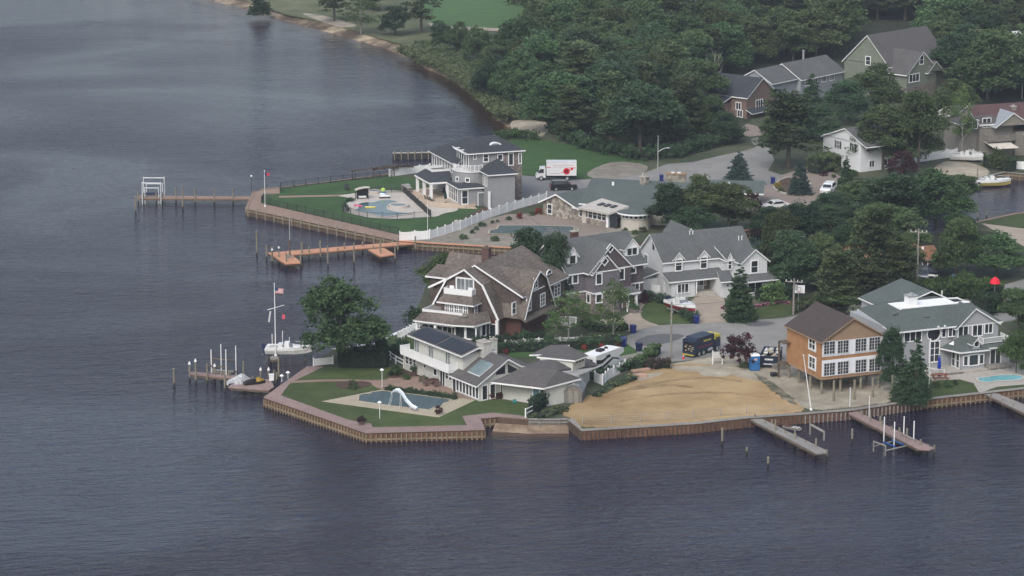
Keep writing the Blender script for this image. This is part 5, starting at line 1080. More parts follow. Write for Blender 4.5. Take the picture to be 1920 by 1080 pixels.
h.done([mat('shed_board',(.15,.145,.135),.9,.2,2,stripe=('X',.2,.8))],[mat('shed_roof',(.2,.21,.225),.9,.15,2),WOODG])
# ---------------------------------------------------------------- H: right hand waterfront house
h=House('waterfront_house','pale grey waterfront house with green grey hip roof, white roof deck and sunroom',(1785.4,688),22)
W=h.W; W.box(-9,-.2,-.1,12,-.3,5.75,0); W.box(-.2,6.5,-.4,10,-.3,5.75,0)
e=5.8
R_=h.R; zt=7.6
R_.slab([(-9.6,-.8,e),(7.0,-.8,e),(4.6,3.6,zt),(-5.7,3.7,zt)],.22,0,1); R_.slab([(-9.6,-.8,e),(-5.7,3.7,zt),(-6.,7.2,zt),(-7.5,12.8,e)],.22,0,1); R_.slab([(7,-.8,e),(7,11,e),(4.6,7,zt),(4.6,3.6,zt)],.22,0,1)
R_.slab([(-6,7.2,zt),(2.6,7.3,zt),(2.4,12.8,e+1.4),(-7.5,12.8,e)],.22,0,1)
R_.slab([(2.6,7.2,zt),(4.6,7,zt),(7,11,e),(2.4,13,6.6)],.22,0,1)
h.gable(-4.5,6.,9,17,6.2,8.2,ov=.3,oe=.4,wm=0,mid=1.8,ends=(0,1)); W.box(-4.5,6,10,17,-.3,6.2,0)
part('roof_deck',MB().box(-6.0,2.6,3.75,7.1,7.5,7.68).box(2.6,4.6,3.75,4.3,7.52,7.7),mat('white_membrane',(.72,.73,.74),.6,.03),h.t)
h.cham(-3.6,5.2,1.3,1.3,7.6,8.9,WHITE,capm=STEEL)
h.gable(.2,6.0,-.9,3.,5.85,8.0,ov=.35,oe=.5,mid=2.6,wm=0,ends=(1,0)); W.box(.0,6.4,-.75,-.4,3.3,5.85,0)
for px,py,w,hh,c,v in ((1683.5,632,.5,1.3,1,-.12),(1711.5,629.5,2.5,1.35,3,-.12),(1769.5,622.5,.5,1.3,1,-.12),(1785.5,621,1.1,1.3,2,-.42),(1806,621,1.4,1.6,2,-.77),(1832.5,618,1.4,1.6,2,-.77),(1853.5,615,1.1,1.3,2,-.77)): h.win(px,py,w,hh,val=v,c=c,fr=.13)
q=h.pl('v',-.13,1750.5,625); ring=[(q[0]+1.02*math.cos(t*.3142),q[1]-.05,q[2]+1.02*math.sin(t*.3142)) for t in range(20)]; mb=MB()
for i in range(20): mb.bar(ring[i],ring[(i+1)%20],.1,.14)
o=part('round_window',mb,WHITE,h.t); part('pane',MB().poly([(x,y+.04,z) for x,y,z in ring]),GLASS,o)
h.win(1752,659,1.35,2.7,val=-.12,c=2,r=3,fr=.15)
# sunroom with hip roof and little round dormer
W.box(-.4,3.1,-3.0,-.4,-.3,2.8,0); W.box(3.1,7.4,-2.2,-.4,-.3,2.8,0)
R_.slab([(-.9,-3.5,2.9),(3.6,-3.5,2.9),(2.2,-1.0,4.3),(.6,-.9,4.5)],.2,0,1); R_.slab([(-.9,-3.5,2.9),(.6,-.9,4.5),(-.6,-.3,3.6),(-2.2,-.3,2.9)],.2,0,1); R_.slab([(3.2,-3.0,2.95),(8.,-2.7,2.9),(7.2,-.5,3.8),(1.6,-.5,4.2)],.2,0,1)
dormer(h,1.1,2.2,-3.2,-1.6,2.9,3.9,4.5,0,hh=0); ring=[(1.65+.42*math.cos(t*.5236),-3.24,3.75+.42*math.sin(t*.5236)) for t in range(12)]; mb=MB()
for i in range(12): mb.bar(ring[i],ring[(i+1)%12],.07,.1)
o=part('round_window',mb,WHITE,h.t); part('pane',MB().poly([(x,y+.03,z) for x,y,z in ring]),GLASS,o)
h.win(0,0,1.3,1.35,uvz=(1.4,-3.02,1.55),fr=.12); h.win(0,0,.55,1.2,uvz=(.2,-3.02,1.55),fr=.1); h.win(0,0,.55,1.2,uvz=(2.6,-3.02,1.55),fr=.1)
for v in (-1.0,-2.1): h.win(0,0,.7,1.9,'u-',uvz=(-.42,v,1.4),r=2,fr=.1)
h.win(0,0,1.5,2.1,uvz=(5.2,-2.22,1.4),c=2,fr=.13)
h.railing([(3.2,-1.1),(3.2,-2.3),(7.0,-2.2),(7.0,-.5)],3.35,.8,'balcony_railing',WHITE)
part('raised_patio',MB().box(-3.4,3.2,-3.8,-3.0,-.1,.35).box(-4,-.5,-3.8,-.1,-.1,.34),CONC,h.t); h.railing([(-5,-1.6),(-3.4,-3.7)],.0,.8,'patio_rail',WHITE)
part('porch_deck',MB().box(3.3,7.4,-3.6,-2.2,.2,.55),WOODG,h.t)
for u in (3.6,5.0,6.4,7.2): part('deck_leg',MB().box(u-.07,u+.07,-3.55,-3.4,0,.2),WHITE,h.t)
for p in ((-7,3.2,7.2),(-3.2,1.6,6.8)): part('roof_vent',MB().ball(p,.45,.35,.22,8,4),SHGREY,h.t)
part('roof_cameras',MB().box(-1.9,-1.7,-.9,-.7,5.8,6.05).box(-2.9,-2.7,-.9,-.7,5.8,6.05),WHITE,h.t)
h.vent(2.8,8,7.9,WHITE); h.done([mat('blue_grey_siding',(.29,.3,.315),.8,.06,1,stripe=('Z',.2,.9))],[SHGREEN,WHITE])
# ---------------------------------------------------------------- far houses
h=House('green_house','tall sage green house with a steep grey brown roof among the rear trees',(1666.9,190),-45)
W=h.W; W.box(-11.9,-.3,0,19,-.3,7.3,0); h.gable(-11.9,-.3,0,19.4,7.4,13.1,ov=.4,oe=.4,mid=-5.9,wm=0)
W.box(-.3,4.4,0,9.8,-.3,3.4,1); W.box(-.3,4.4,0,9.8,3.4,6.3,0); W.box(-.3,3.4,9.8,18.5,-.3,6.3,0)
h.R.slab([(-.6,9.,7.2),(4.2,9.,5.9),(4.2,19.2,5.9),(-.6,19.7,7.2)],.22,0,1)
h.gable(-4,4.4,-.2,9.9,6.2,10.2,ax='u',ov=.4,oe=.4,mid=4.9,wm=0,ends=(0,1)); h.gable(1,4.9,6.4,11.2,5.9,7.9,ax='u',ov=.3,oe=.3,wm=0,ends=(0,1))
h.win(1627.8,113.8,1.1,1.6,fr=.16,r=2); h.win(1728,112,1.1,1.7,'u+',4.42,fr=.16,r=2); h.win(1714,146,3.2,1.5,'u+',4.42,c=3,fr=.16); h.win(1745,131,.8,1.2,'u+',4.42,fr=.14)
part('side_deck',MB().box(4.2,9,12,18,2.6,2.85),BROWNW,h.t); h.railing([(4.4,12),(9,12),(9,18)],2.85,.9,'deck_railing',BROWNW)
for v in (12.2,15,17.8): part('deck_post',MB().box(8.7,8.95,v-.12,v+.12,0,5.6),BROWNW,h.t)
h.done([W_SAGE,STONED],[SHTAUPE,WHITE])
h=House('brick_house','brown brick gabled house with grey roof in front of the rear wood',(1399.7,223),50)
W=h.W; W.box(0,9.8,0,15,-.3,4.4,0); h.gable(0,9.8,0,16,4.4,7.6,ov=.4,oe=.4,mid=5,wm=0,ends=(1,1))
W.box(-4,0,4,15,-.3,2.9,0); h.R.slab([(-4.5,3.5,2.9),(0,3.5,4.3),(0,15.5,4.3),(-4.5,15.5,2.9)],.2,0,1)
h.win(1423.5,195,2.2,1.6,c=3,fr=.16); h.R.slab([(-.3,-1.6,1.2),(6.5,-1.6,1.2),(6.5,0,1.9),(-.3,0,1.9)],.15,0,1)
h.win(0,0,1.1,1.3,'u-',uvz=(-.02,2,2.4),c=2,fr=.14); h.win(0,0,1.1,1.2,'u-',uvz=(-.02,1.6,.9),c=2,fr=.14)
part('chimney_pipe',MB().tube((5,13,7),(5,13,8.4),.25,.25,8),WHITE,h.t)
h.done([W_BBROWN],[SHDARK,WHITE])
h=House('blue_grey_house','long pale blue grey house with grey roofs and a metal flue behind the brick house',(1455,205),50)
W=h.W; W.box(0,8.6,1,9,-.3,5.4,0); h.gable(-.4,8.6,1,9,5.4,7.6,ax='u',ov=.4,oe=.5,wm=0,mid=5); W.box(8.6,24,0,9,-.3,5.2,0); h.gable(8.6,24,0,9,5.2,7.9,ax='u',ov=.4,oe=.5,wm=0,mid=4.5)
for u in (11,14,17,20): h.win(0,0,1.4,1.2,uvz=(u,-.02,4.2),c=2,fr=.14)
part('flue',MB().tube((16,4.5,7.8),(16,4.5,9.6),.22,.22,8).tube((16,4.5,9.6),(16,4.5,9.8),.3,.3,8),STEEL,h.t)
h.W.box(8.7,23.9,-.06,0,2.6,2.75); h.done([W_BLUE],[SHGREY,WHITE])
h=House('white_house','plain white gable ended house with two dark shuttered windows behind evergreens',(1596.6,318.4),-60)
W=h.W; W.box(-8.8,2.6,0,9,-.3,5.2,0); h.gable(-8.8,4.4,0,9,4.9,7.3,ov=.4,oe=.3,mid=-1.9,wm=0)
h.win(1571.5,271,.95,1.3,c=2,r=2,fr=.06,shut=DARK); h.win(1600,276,.95,1.3,c=2,r=2,fr=.06,shut=DARK); h.win(0,0,1.,1.1,'u+',uvz=(2.62,2.5,1.3),fr=.1,c=2); h.win(0,0,1.4,1.1,'u+',uvz=(2.62,6,1.3),fr=.1,c=2)
h.done([mat('bright_white_siding',(.6,.62,.64),.7,.04,1,stripe=('Z',.2,.93))],[SHGREY,WHITE])
h=House('taupe_house','taupe waterfront house with maroon roof and a pale awning above the marina',(1835,295),20)
W=h.W; W.box(0,7,0,8,-.3,6.2,0); W.box(7,20,-1,9,-.3,4.4,0); h.gable(0,22,0,9,6.2,8.9,ax='u',ov=.3,oe=.4,wm=0,rm=0); h.gable(2.6,9.4,-1.6,4,5.9,8.2,ov=.3,oe=.3,wm=0,rm=3,ends=(1,0)); h.R.slab([(-.4,-.5,6.2),(4.,-.5,6.2),(3.2,3.6,8.3),(-.4,3.6,8.3)],.2,2,1)
W.box(9.,18,-5,0,-.3,4.2,0); h.gable(9.,18,-5,3,4.2,6.6,ov=.4,oe=.4,wm=0,ends=(1,0),rm=2)
W.box(-3.5,0,1,7,-.3,6.2,0); h.R.slab([(-3.9,.6,6.3),(.2,.6,6.9),(.2,7.4,6.9),(-3.9,7.4,6.3)],.2,2,1)
h.win(1850,230,1.6,1.6,c=2,val=-.02); h.win(1828,233,1.,1.5,c=1,val=-.02); h.win(0,0,1.6,1.4,uvz=(11.2,-5.02,2.8),c=2)
h.railing([(1,-.1),(1,-1.6),(6.5,-1.6),(6.5,-.1)],3.2,.9,'balcony_railing',WOODG); part('balcony_floor',MB().box(1,6.5,-1.6,0,3.05,3.2),WOODG,h.t)
part('awning',MB().slab([(.8,-.1,3.0),(5.6,-.1,3.0),(6.4,-3.4,2.0),(1.6,-3.4,2.0)],.06,0,0),mat('cream_canvas',(.5,.47,.42),.8,.04),h.t)
part('gable_lamp',MB().ball((13.5,-5.1,4.6),.3,.15,.18,8,4),WHITE,h.t); h.cham(8.6,3,.9,.8,6,8.5,W_TAUPE)
h.W.m=[0]*len(h.W.m); h.done([W_TAUPE],[SHRED,WHITE,SHTAUPE,mat('pale_blue_shingles',(.24,.26,.29),.9,.08,2)])
h=House('small_cream_building','small cream gabled outbuilding half hidden by birches',(1757,240),-35,'outbuilding')
h.W.box(0,3.8,0,5,-.3,3.2,0); h.gable(0,3.8,0,5,3.2,4.3); h.win(0,0,.9,.9,uvz=(2.,-.02,1.8),c=2,fr=.08); h.done([W_CREAM],[SHTAUPE,WHITE])
h=House('white_roof_building','white roofed building with a slim brick chimney in the far right trees',(1868,135),25,'building')
h.W.box(0,11,0,8,-.3,5,0); h.gable(0,11,0,8,5,8,ax='u'); h.cham(4.2,1.5,.8,.8,5,8.2,W_BRICK); h.win(0,0,1.4,1.2,uvz=(3,-.02,3),c=2); h.win(0,0,1.4,1.2,uvz=(7,-.02,3),c=2); h.done([W_WHITE],[mat('white_roofing',(.6,.61,.62),.7,.04,1),WHITE])
h=House('brown_cottage','dark brown cottage with an orange brown roof beyond two parked dark cars',(1706,517),15)
h.W.box(0,4.8,0,7,-.3,2.5,0); h.gable(0,4.8,0,7,2.5,3.7,ax='u',mid=3.2); h.win(0,0,1.2,1.,uvz=(1.3,-.02,1.4),c=2); h.door(3.4,-.02,0); part('roof_vent',MB().tube((3,2.4,3.3),(3,2.4,3.8),.2,.2,8),WHITE,h.t); h.done([W_PURPD],[mat('rusty_brown_roof',(.2,.1,.06),.9,.15,2),WOODG])
# ================================================================ vehicles, boats and small things
def wheel(par,x,y,r=.33,w=.22,rim=STEEL,name='wheel'):
    o=part(name,MB().tube((0,-w/2,0),(0,w/2,0),r,r,14),BLACK,par,loc=(x,y,r)); part('rim',MB().tube((0,-w/2-.01,0),(0,w/2+.01,0),r*.6,r*.6,10),rim,o); return o
def prof(P,w,ins=0,m=0,mb=None):
    """side profile polygon (x,z) extruded across the width; points above the belt lean inwards"""
    mb=mb or MB(); zb=min(z for x,z in P); n=len(P)
    L_=[(x,-(w/2-ins*max(0,z-.95)),z) for x,z in P]; R_=[(x,(w/2-ins*max(0,z-.95)),z) for x,z in P]
    return mb.hexa(L_[::-1] if 0 else L_,R_,m)
def car(label,px,py,head,body,kind='suv',z=LAND):
    g=G(px,py,z); rt=thing('parked_car',label,'car',g,math.radians(head))
    if kind=='suv': P=[(-2.3,.35),(2.3,.35),(2.35,.8),(2.2,1.02),(1.2,1.12),(.45,1.7),(-1.9,1.74),(-2.3,1.1)]; roofz=1.72; wb=1.4
    else: P=[(-2.3,.3),(2.3,.3),(2.35,.62),(2.1,.8),(1.05,.92),(.35,1.4),(-1.0,1.42),(-1.75,.98),(-2.3,.92)]; roofz=1.4; wb=1.35
    part('body',prof(P,1.85,.22),body,rt)
    if kind=='suv': gl=[(1.12,1.14),(.44,1.62),(-1.8,1.66),(-2.12,1.16)]
    else: gl=[(.98,.94),(.32,1.34),(-.98,1.36),(-1.6,1.0)]
    for s in (-1,1):
        part('side_window',MB().poly([(x*.93,s*(.935-.22*max(0,z_-.95)),z_) for x,z_ in gl]),GLASS,rt)
    a,b=gl[0],gl[1]; c,d=gl[3],gl[2]; 
    part('windscreen',MB().poly([(a[0]+.12,-.78,a[1]),(a[0]+.12,.78,a[1]),(b[0]+.1,.7,b[1]),(b[0]+.1,-.7,b[1])]),GLASS,rt); part('rear_window',MB().poly([(c[0]-.17,.78,c[1]),(c[0]-.17,-.78,c[1]),(d[0]-.12,-.7,d[1]),(d[0]-.12,.7,d[1])]),GLASS,rt)
    for x in (wb,-wb):
        for s in (-1,1): wheel(rt,x,s*.84)
    for s in (-1,1): part('headlight',MB().box(2.22,2.38,s*.65-.18,s*.65+.18,.62,.78),STEEL,rt); part('tail_light',MB().box(-2.34,-2.25,s*.72-.12,s*.72+.12,.75,.98),RED,rt); part('wing_mirror',MB().box(.8,.95,s*1.0-.1,s*1.0+.1,1.0,1.14),body,rt)
    return rt
car('black sport utility vehicle parked by the box truck',1056,356,8,CARK); car('white sport utility vehicle on the paver driveway',1553,361,250,CARW); car('white sedan by the ranch house end',1453,391,200,CARW,'sedan')
car('dark pickup sized vehicle parked left of the other dark one by the cottage',1729,523,262,CARG); car('black parked vehicle nearer the bushes, right of the other dark one',1748,521,258,CARK)
def textstrips(mb,x0,x1,y,z,h,seed,m=1,ax='x'):
    r=random.Random(seed); x=x0
    while x<x1:
        l=.08+.12*r.random(); e=min(x+l,x1)
        if ax=='x': mb.box(x,e,y-.012,y,z,z+h*(.7+.3*r.random()),m)
        else: mb.box(y-.012,y,x,e,z,z+h,m)
        x=e+.05
    return mb
# --- white box truck facing left
g=G(1043,337); rt=thing('box_truck','white box truck with red emblem on its side parked on the grey driveway','truck',g,math.radians(0))
part('cargo_box',MB().box(-1.75,3.55,-1.15,1.15,.95,3.35).box(-1.78,3.58,-1.17,1.17,3.3,3.38),[CARW],rt)
mb=MB(); mb.box(-1.7,-1.0,-1.162,-1.152,2.35,2.48).box(2.2,3.4,-1.162,-1.152,2.28,2.42); part('red_bar',mb,RED,rt)
mb=MB(); textstrips(mb,-.6,3.1,-1.155,2.78,.12,1,0); textstrips(mb,-.6,2.3,-1.155,2.45,.1,2,1); textstrips(mb,-1.2,.6,-1.155,1.25,.12,3,0); part('lettering',mb,[mat('faded_pink',(.5,.2,.22),.5,.1),mat('faded_grey',(.3,.32,.34),.5,.1)],rt)
mb=MB(); mb.tube((1.8,-1.17,1.75),(1.8,-1.152,1.75),.6,.6,16).box(2.55,2.95,-1.17,-1.152,1.95,2.3).bar((.8,-1.165,1.45),(1.4,-1.165,1.6),.02,.08).bar((2.2,-1.165,1.85),(2.6,-1.165,2.05),.02,.1); part('emblem',mb,RED,rt)
mb=MB(); mb.tube((1.8,-1.18,1.75),(1.8,-1.171,1.75),.3,.3,12).bar((1.3,-1.176,1.5),(2.3,-1.176,2.0),.008,.09); part('emblem_core',mb,mat('dark_red',(.2,.01,.02),.5,.05),rt)
P=[(-3.6,.55),(-3.65,1.0),(-3.3,1.55),(-2.95,2.3),(-2.0,2.35),(-1.9,2.2),(-1.9,.55)]
part('cab',MB().hexa([(x,-1.0,z) for x,z in P],[(x,1.0,z) for x,z in P]),CARW,rt); part('door_window',MB().poly([(-3.2,-1.012,1.4),(-2.25,-1.012,1.4),(-2.2,-1.012,2.1),(-2.9,-1.012,2.1)]),GLASS,rt); part('windscreen',MB().poly([(-3.4,.85,1.42),(-3.4,-.85,1.42),(-3.02,-.8,2.2),(-3.02,.8,2.2)]),GLASS,rt)
part('chassis',MB().box(-3.3,3.5,-.5,.5,.5,.95).box(3.4,3.6,-1.1,1.1,.55,.7),DARK,rt)
for x in (-2.7,1.9): 
    for s in (-1,1): wheel(rt,x,s*.92,.42,.28)
for s in (-1,1): part('headlight',MB().box(-3.72,-3.6,s*.75-.16,s*.75+.16,.75,.95),STEEL,rt); part('wing_mirror',MB().box(-3.2,-3.05,s*1.12-.1,s*1.12+.1,1.5,1.9),BLACK,rt)
# --- blue black garbage truck seen from behind its left rear
g=G(1311,664); rt=thing('garbage_truck','dark blue refuse truck with open rear and yellow cab on the street','truck',g,math.radians(50)); rt.scale=(.84,.84,.84)
P=[(-2.3,.9),(-2.6,1.6),(-2.4,2.9),(-1.9,3.15),(2.4,3.15),(2.4,.9)]
part('refuse_body',MB().hexa([(x,-1.15,z) for x,z in P],[(x,1.15,z) for x,z in P]).box(-2.0,2.3,-1.2,1.2,3.1,3.2),TRUCKB,rt)
part('hopper',MB().box(-2.75,-2.3,-.95,.95,.85,2.5),BLACK,rt); part('tailgate_frame',MB().box(-2.9,-2.35,-1.2,-1.0,.6,2.9).box(-2.9,-2.35,1.0,1.2,.6,2.9).box(-2.9,-2.4,-1.,1.,2.5,2.75).box(-2.95,-2.4,-1.2,1.2,.6,.85),TRUCKB,rt)
part('rear_step',MB().box(-3.2,-2.8,-1.1,1.1,.45,.55).box(-3.22,-3.18,-.6,.6,.45,.56),YEL,rt)
r_=random.Random(4); mb=MB(); 
for k in range(16): mb.cbox(-2.78,-.8+1.6*r_.random(),1.0+1.2*r_.random(),.12,.2+.2*r_.random(),.06+.12*r_.random(),k%3)
part('refuse',mb,[SEAT,STEEL,W_BRICK],rt)['kind']='stuff'
for s in (-1,):
    mb=MB(); textstrips(mb,-.4,1.6,0,2.3,.3,5,0); part('lettering',mb,YEL,rt,loc=(0,s*1.16,0)); mb=MB(); textstrips(mb,-1.9,2.2,0,1.55,.07,6,0); part('stripe',mb,RED,rt,loc=(0,s*1.155,0))
part('cab',MB().box(2.6,4.2,-1.15,1.15,.8,2.1),TRUCKB,rt); part('cab_roof',MB().box(2.6,4.2,-1.15,1.15,2.11,2.7).box(2.7,4.1,-1.05,1.05,2.7,2.85),YEL,rt); part('cab_window',MB().box(2.9,4.0,-1.17,1.17,1.7,2.4).box(4.18,4.22,-1.,1.,1.6,2.5),GLASS,rt); part('chassis',MB().box(-2.4,4.2,-.5,.5,.5,.95),DARK,rt)
part('exhaust_stack',MB().tube((2.5,-.9,1.5),(2.5,-.9,3.3),.08,.08,8),STEEL,rt)
for x in (-1.5,-.3,3.4):
    for s in (-1,1): wheel(rt,x,s*.95,.5,.32)
part('fuel_tank',MB().tube((.9,-1.05,.75),(1.9,-1.05,.75),.28,.28,9),STEEL,rt)
# --- motorhome seen from its rear
g=G(1127,698); rt=thing('motorhome','white and black class C motorhome with roof air conditioner beside the garage','motorhome',g,math.radians(55)); rt.scale=(.88,.88,.92)
P=[(-3.2,.7),(-3.25,3.0),(-3.1,3.15),(3.3,3.15),(4.3,3.0),(4.5,2.3),(3.3,2.1),(3.2,.7)]
part('body',MB().hexa([(x,-1.2,z) for x,z in P],[(x,1.2,z) for x,z in P]),CARW,rt); part('roof',MB().box(-3.2,3.4,-1.22,1.22,3.14,3.2),WHITE,rt)
P=[(3.2,.7),(3.2,1.9),(3.7,1.85),(4.3,1.25),(5.2,1.15),(5.25,.7)]; part('cab',MB().hexa([(x,-1.0,z) for x,z in P],[(x,1.0,z) for x,z in P]),CARW,rt); part('windscreen',MB().poly([(3.78,-.85,1.84),(3.78,.85,1.84),(4.38,.9,1.3),(4.38,-.9,1.3)]),GLASS,rt)
sw=[]
for s in (-1,1):
    mb=MB(); mb.poly([(-3.1,0,.9),(-1.6,0,.9),(1.5,0,1.9),(3.1,0,1.5),(3.1,0,1.7),(1.2,0,2.2),(-1.4,0,1.4),(-3.1,0,1.5)]); mb.poly([(-3.1,0,1.9),(-1.5,0,1.8),(.6,0,2.5),(.2,0,2.7),(-1.6,0,2.3),(-3.1,0,2.6)]); part('swirl_graphic',mb,BLACK,rt,loc=(0,s*1.212,0)); part('side_window',MB().box(-.4,.7,s*1.205-.01,s*1.205+.01,2.3,2.75),GLASS,rt)
part('rear_graphic',MB().box(-3.27,-3.24,-1.0,1.0,1.0,1.7),BLACK,rt); part('rear_window',MB().box(-3.28,-3.24,-.6,.6,1.95,2.6),GLASS,rt)
part('air_conditioner',MB().box(-.9,.3,-.45,.45,3.2,3.5).box(-.8,.2,-.35,.35,3.5,3.56),BLACK,rt); part('roof_hatch',MB().tube((1.6,.2,3.2),(1.6,.2,3.45),.3,.25,10),BLACK,rt)
for x in (-1.7,4.1):
    for s in (-1,1): wheel(rt,x,s*1.0,.38,.28)
# --- dumpster, portable toilet, sign, bins, cones
g=G(1445,683); rt=thing('dumpster','black open topped dumpster full of debris behind the blue toilet','dumpster',g,math.radians(78)); mb=MB()
L0=[(-2.4,-1.15,.3),(2.3,-1.15,.3),(2.3,1.15,.3),(-2.4,1.15,.3)]; U0=[(-2.6,-1.2,1.7),(2.6,-1.2,1.7),(2.6,1.2,1.7),(-2.6,1.2,1.7)]
mb.hexa(L0,U0,0,caps=False); mb.poly(L0[::-1],0); mb.hexa([(x*.96,y*.94,1.7) for x,y,z in U0],[(x*.96,y*.94,.35) for x,y,z in L0],0,False); part('tub',mb,TRUCKB,rt)
part('rim',MB().box(-2.65,2.65,-1.26,-1.12,1.66,1.78).box(-2.65,2.65,1.12,1.26,1.66,1.78).box(-2.66,-2.5,-1.2,1.2,1.66,1.78).box(2.5,2.66,-1.2,1.2,1.66,1.78),TRUCKB,rt); mb=MB()
for k in range(7): mb.box(-2.1+k*.7,-2.0+k*.7,-1.24,-1.16,.35,1.66)
part('rib',mb,TRUCKB,rt); mb=MB(); 
for k in range(30): mb.cbox(-2.1+4.2*r_.random(),-.9+1.8*r_.random(),1.35+.4*r_.random(),.3+.5*r_.random(),.2+.4*r_.random(),.1+.12*r_.random(),k%3)
part('debris',mb,[CONC,SEAT,WHITE],rt)['kind']='stuff'; mb=MB(); textstrips(mb,-.6,.5,-2.56,1.2,.22,8,0,'y'); textstrips(mb,-.7,.7,-2.56,.6,.14,9,0,'y'); part('lettering',mb,WHITE,rt)
for s in (-.8,.8): part('wheel',MB().tube((-1.9,s-.1,.15),(-1.9,s+.1,.15),.15,.15,9),BLACK,rt)
g=G(1414,694); rt=thing('portable_toilet','blue portable toilet with white roof beside the dumpster','portable toilet',g,math.radians(12))
part('cabin',MB().box(-.58,.58,-.58,.58,.08,2.05),BLUET,rt); part('base',MB().box(-.62,.62,-.62,.62,0,.1),BLACK,rt); part('roof',MB().hexa([(-.64,-.64,2.05),(.64,-.64,2.05),(.64,.64,2.05),(-.64,.64,2.05)],[(-.5,-.5,2.28),(.5,-.5,2.28),(.5,.5,2.28),(-.5,.5,2.28)]).tube((.4,.4,2.2),(.4,.4,2.55),.06,.06,7),WHITE,rt)
d=part('door',MB().box(-.45,.45,-.62,-.58,.15,1.95),BLUET,rt); part('handle',MB().box(.3,.38,-.66,-.62,.95,1.1),BLACK,d); part('label_plate',MB().box(-.2,.2,-.632,-.62,1.45,1.75),mat('pale_pink',(.5,.36,.38),.6,.05),d)
g=G(1345,684); rt=thing('sign_board','blank white post and panel sign facing the river beside the refuse truck','sign',g,math.radians(8)); 
for s in (-.65,.65): part('post',MB().box(s-.06,s+.06,-.06,.06,-.1,2.0),WHITE,rt)
part('panel',MB().box(-.59,.59,-.03,.03,.9,1.75),mat('sign_face',(.45,.46,.45),.6,.05),rt)
def bin_(label,px,py,m,rz=0,s=1.):
    g=G(px,py); rt=thing('wheelie_bin',label,'trash bin',g,math.radians(rz)); rt.scale=(s,s,s)
    part('tub',MB().hexa([(-.28,-.3,.08),(.28,-.3,.08),(.28,.3,.08),(-.28,.3,.08)],[(-.36,-.38,1.1),(.36,-.38,1.1),(.36,.38,1.1),(-.36,.38,1.1)]),m,rt); part('lid',MB().hexa([(-.38,-.42,1.1),(.38,-.42,1.1),(.38,.42,1.1),(-.38,.42,1.1)],[(-.34,-.36,1.18),(.34,-.36,1.18),(.34,.4,1.2),(-.34,.4,1.2)]),m,rt)
    part('handle',MB().tube((-.25,.45,1.05),(.25,.45,1.05),.025,.025,6),m,rt)
    for k in (-.3,.3): part('wheel',MB().tube((k-.03,.3,.12),(k+.03,.3,.12),.12,.12,9),BLACK,rt)
bin_('blue bin at the foot of the concrete driveway',1305.5,607,BLUEPL,10); bin_('blue bin on the curb, the one nearer the tan walk',1187,625,BLUEPL,20); bin_('blue bin at the end of the rose hedge',1169,650,BLUEPL,-15,1.1); bin_('dark navy bin tilted on the gravel drive by the lawn corner',1198,659,NAVY,30); bin_('blue bin near the street lamp',1240,340,BLUEPL,0); bin_('blue bin at the edge of the landscaped island',1449,345,BLUEPL,5)
def cone(label,px,py):
    g=G(px,py); rt=thing('traffic_cone',label,'traffic cone',g); part('base',MB().box(-.2,.2,-.2,.2,0,.05),RED,rt); part('cone',MB().tube((0,0,.05),(0,0,.7),.15,.03,10),RED,rt); part('band',MB().tube((0,0,.4),(0,0,.5),.105,.085,10),WHITE,rt)
cone('orange red traffic cone behind the refuse truck',1281.5,673); cone('orange red traffic cone beyond the purple tree',1406,634)
def lumber(label,px,py,rz,w,l,hh,m=OSBL,n=5):
    g=G(px,py); rt=thing('lumber_stack',label,'lumber',g,math.radians(rz)); 
    for k in range(n): part('board',MB().box(-l/2+.08*(k%2),l/2-.1*(k%3),-w/2+.03*k,w/2-.04*k,.1+k*hh/n,.1+(k+.85)*hh/n),m,rt)
    for k in (-.35,.35): part('bearer',MB().box(l*k-.06,l*k+.06,-w/2,w/2,0,.1),BROWNW,rt)
PINKB=mat('pinkish_boards',(.38,.25,.19),.85,.1)
lumber('pinkish plank stack, the lower one on the sand lot edge',1196,707,12,1.3,2.4,.3,PINKB); lumber('longer pinkish plank stack beside the brush pile',1205,696,28,.9,3.2,.25,PINKB); lumber('loose timber pile against the left side of the stilt house',1462,692,30,1.2,1.8,.7,WOODG)
g=G(1451,706); rt=thing('black_crate','small black crate on the sand left of the stilt house','crate',g,.3); part('tub',MB().box(-.4,.4,-.35,.35,0,.45),BLACK,rt); part('lid',MB().box(-.43,.43,-.38,.38,.45,.52),BLACK,rt)
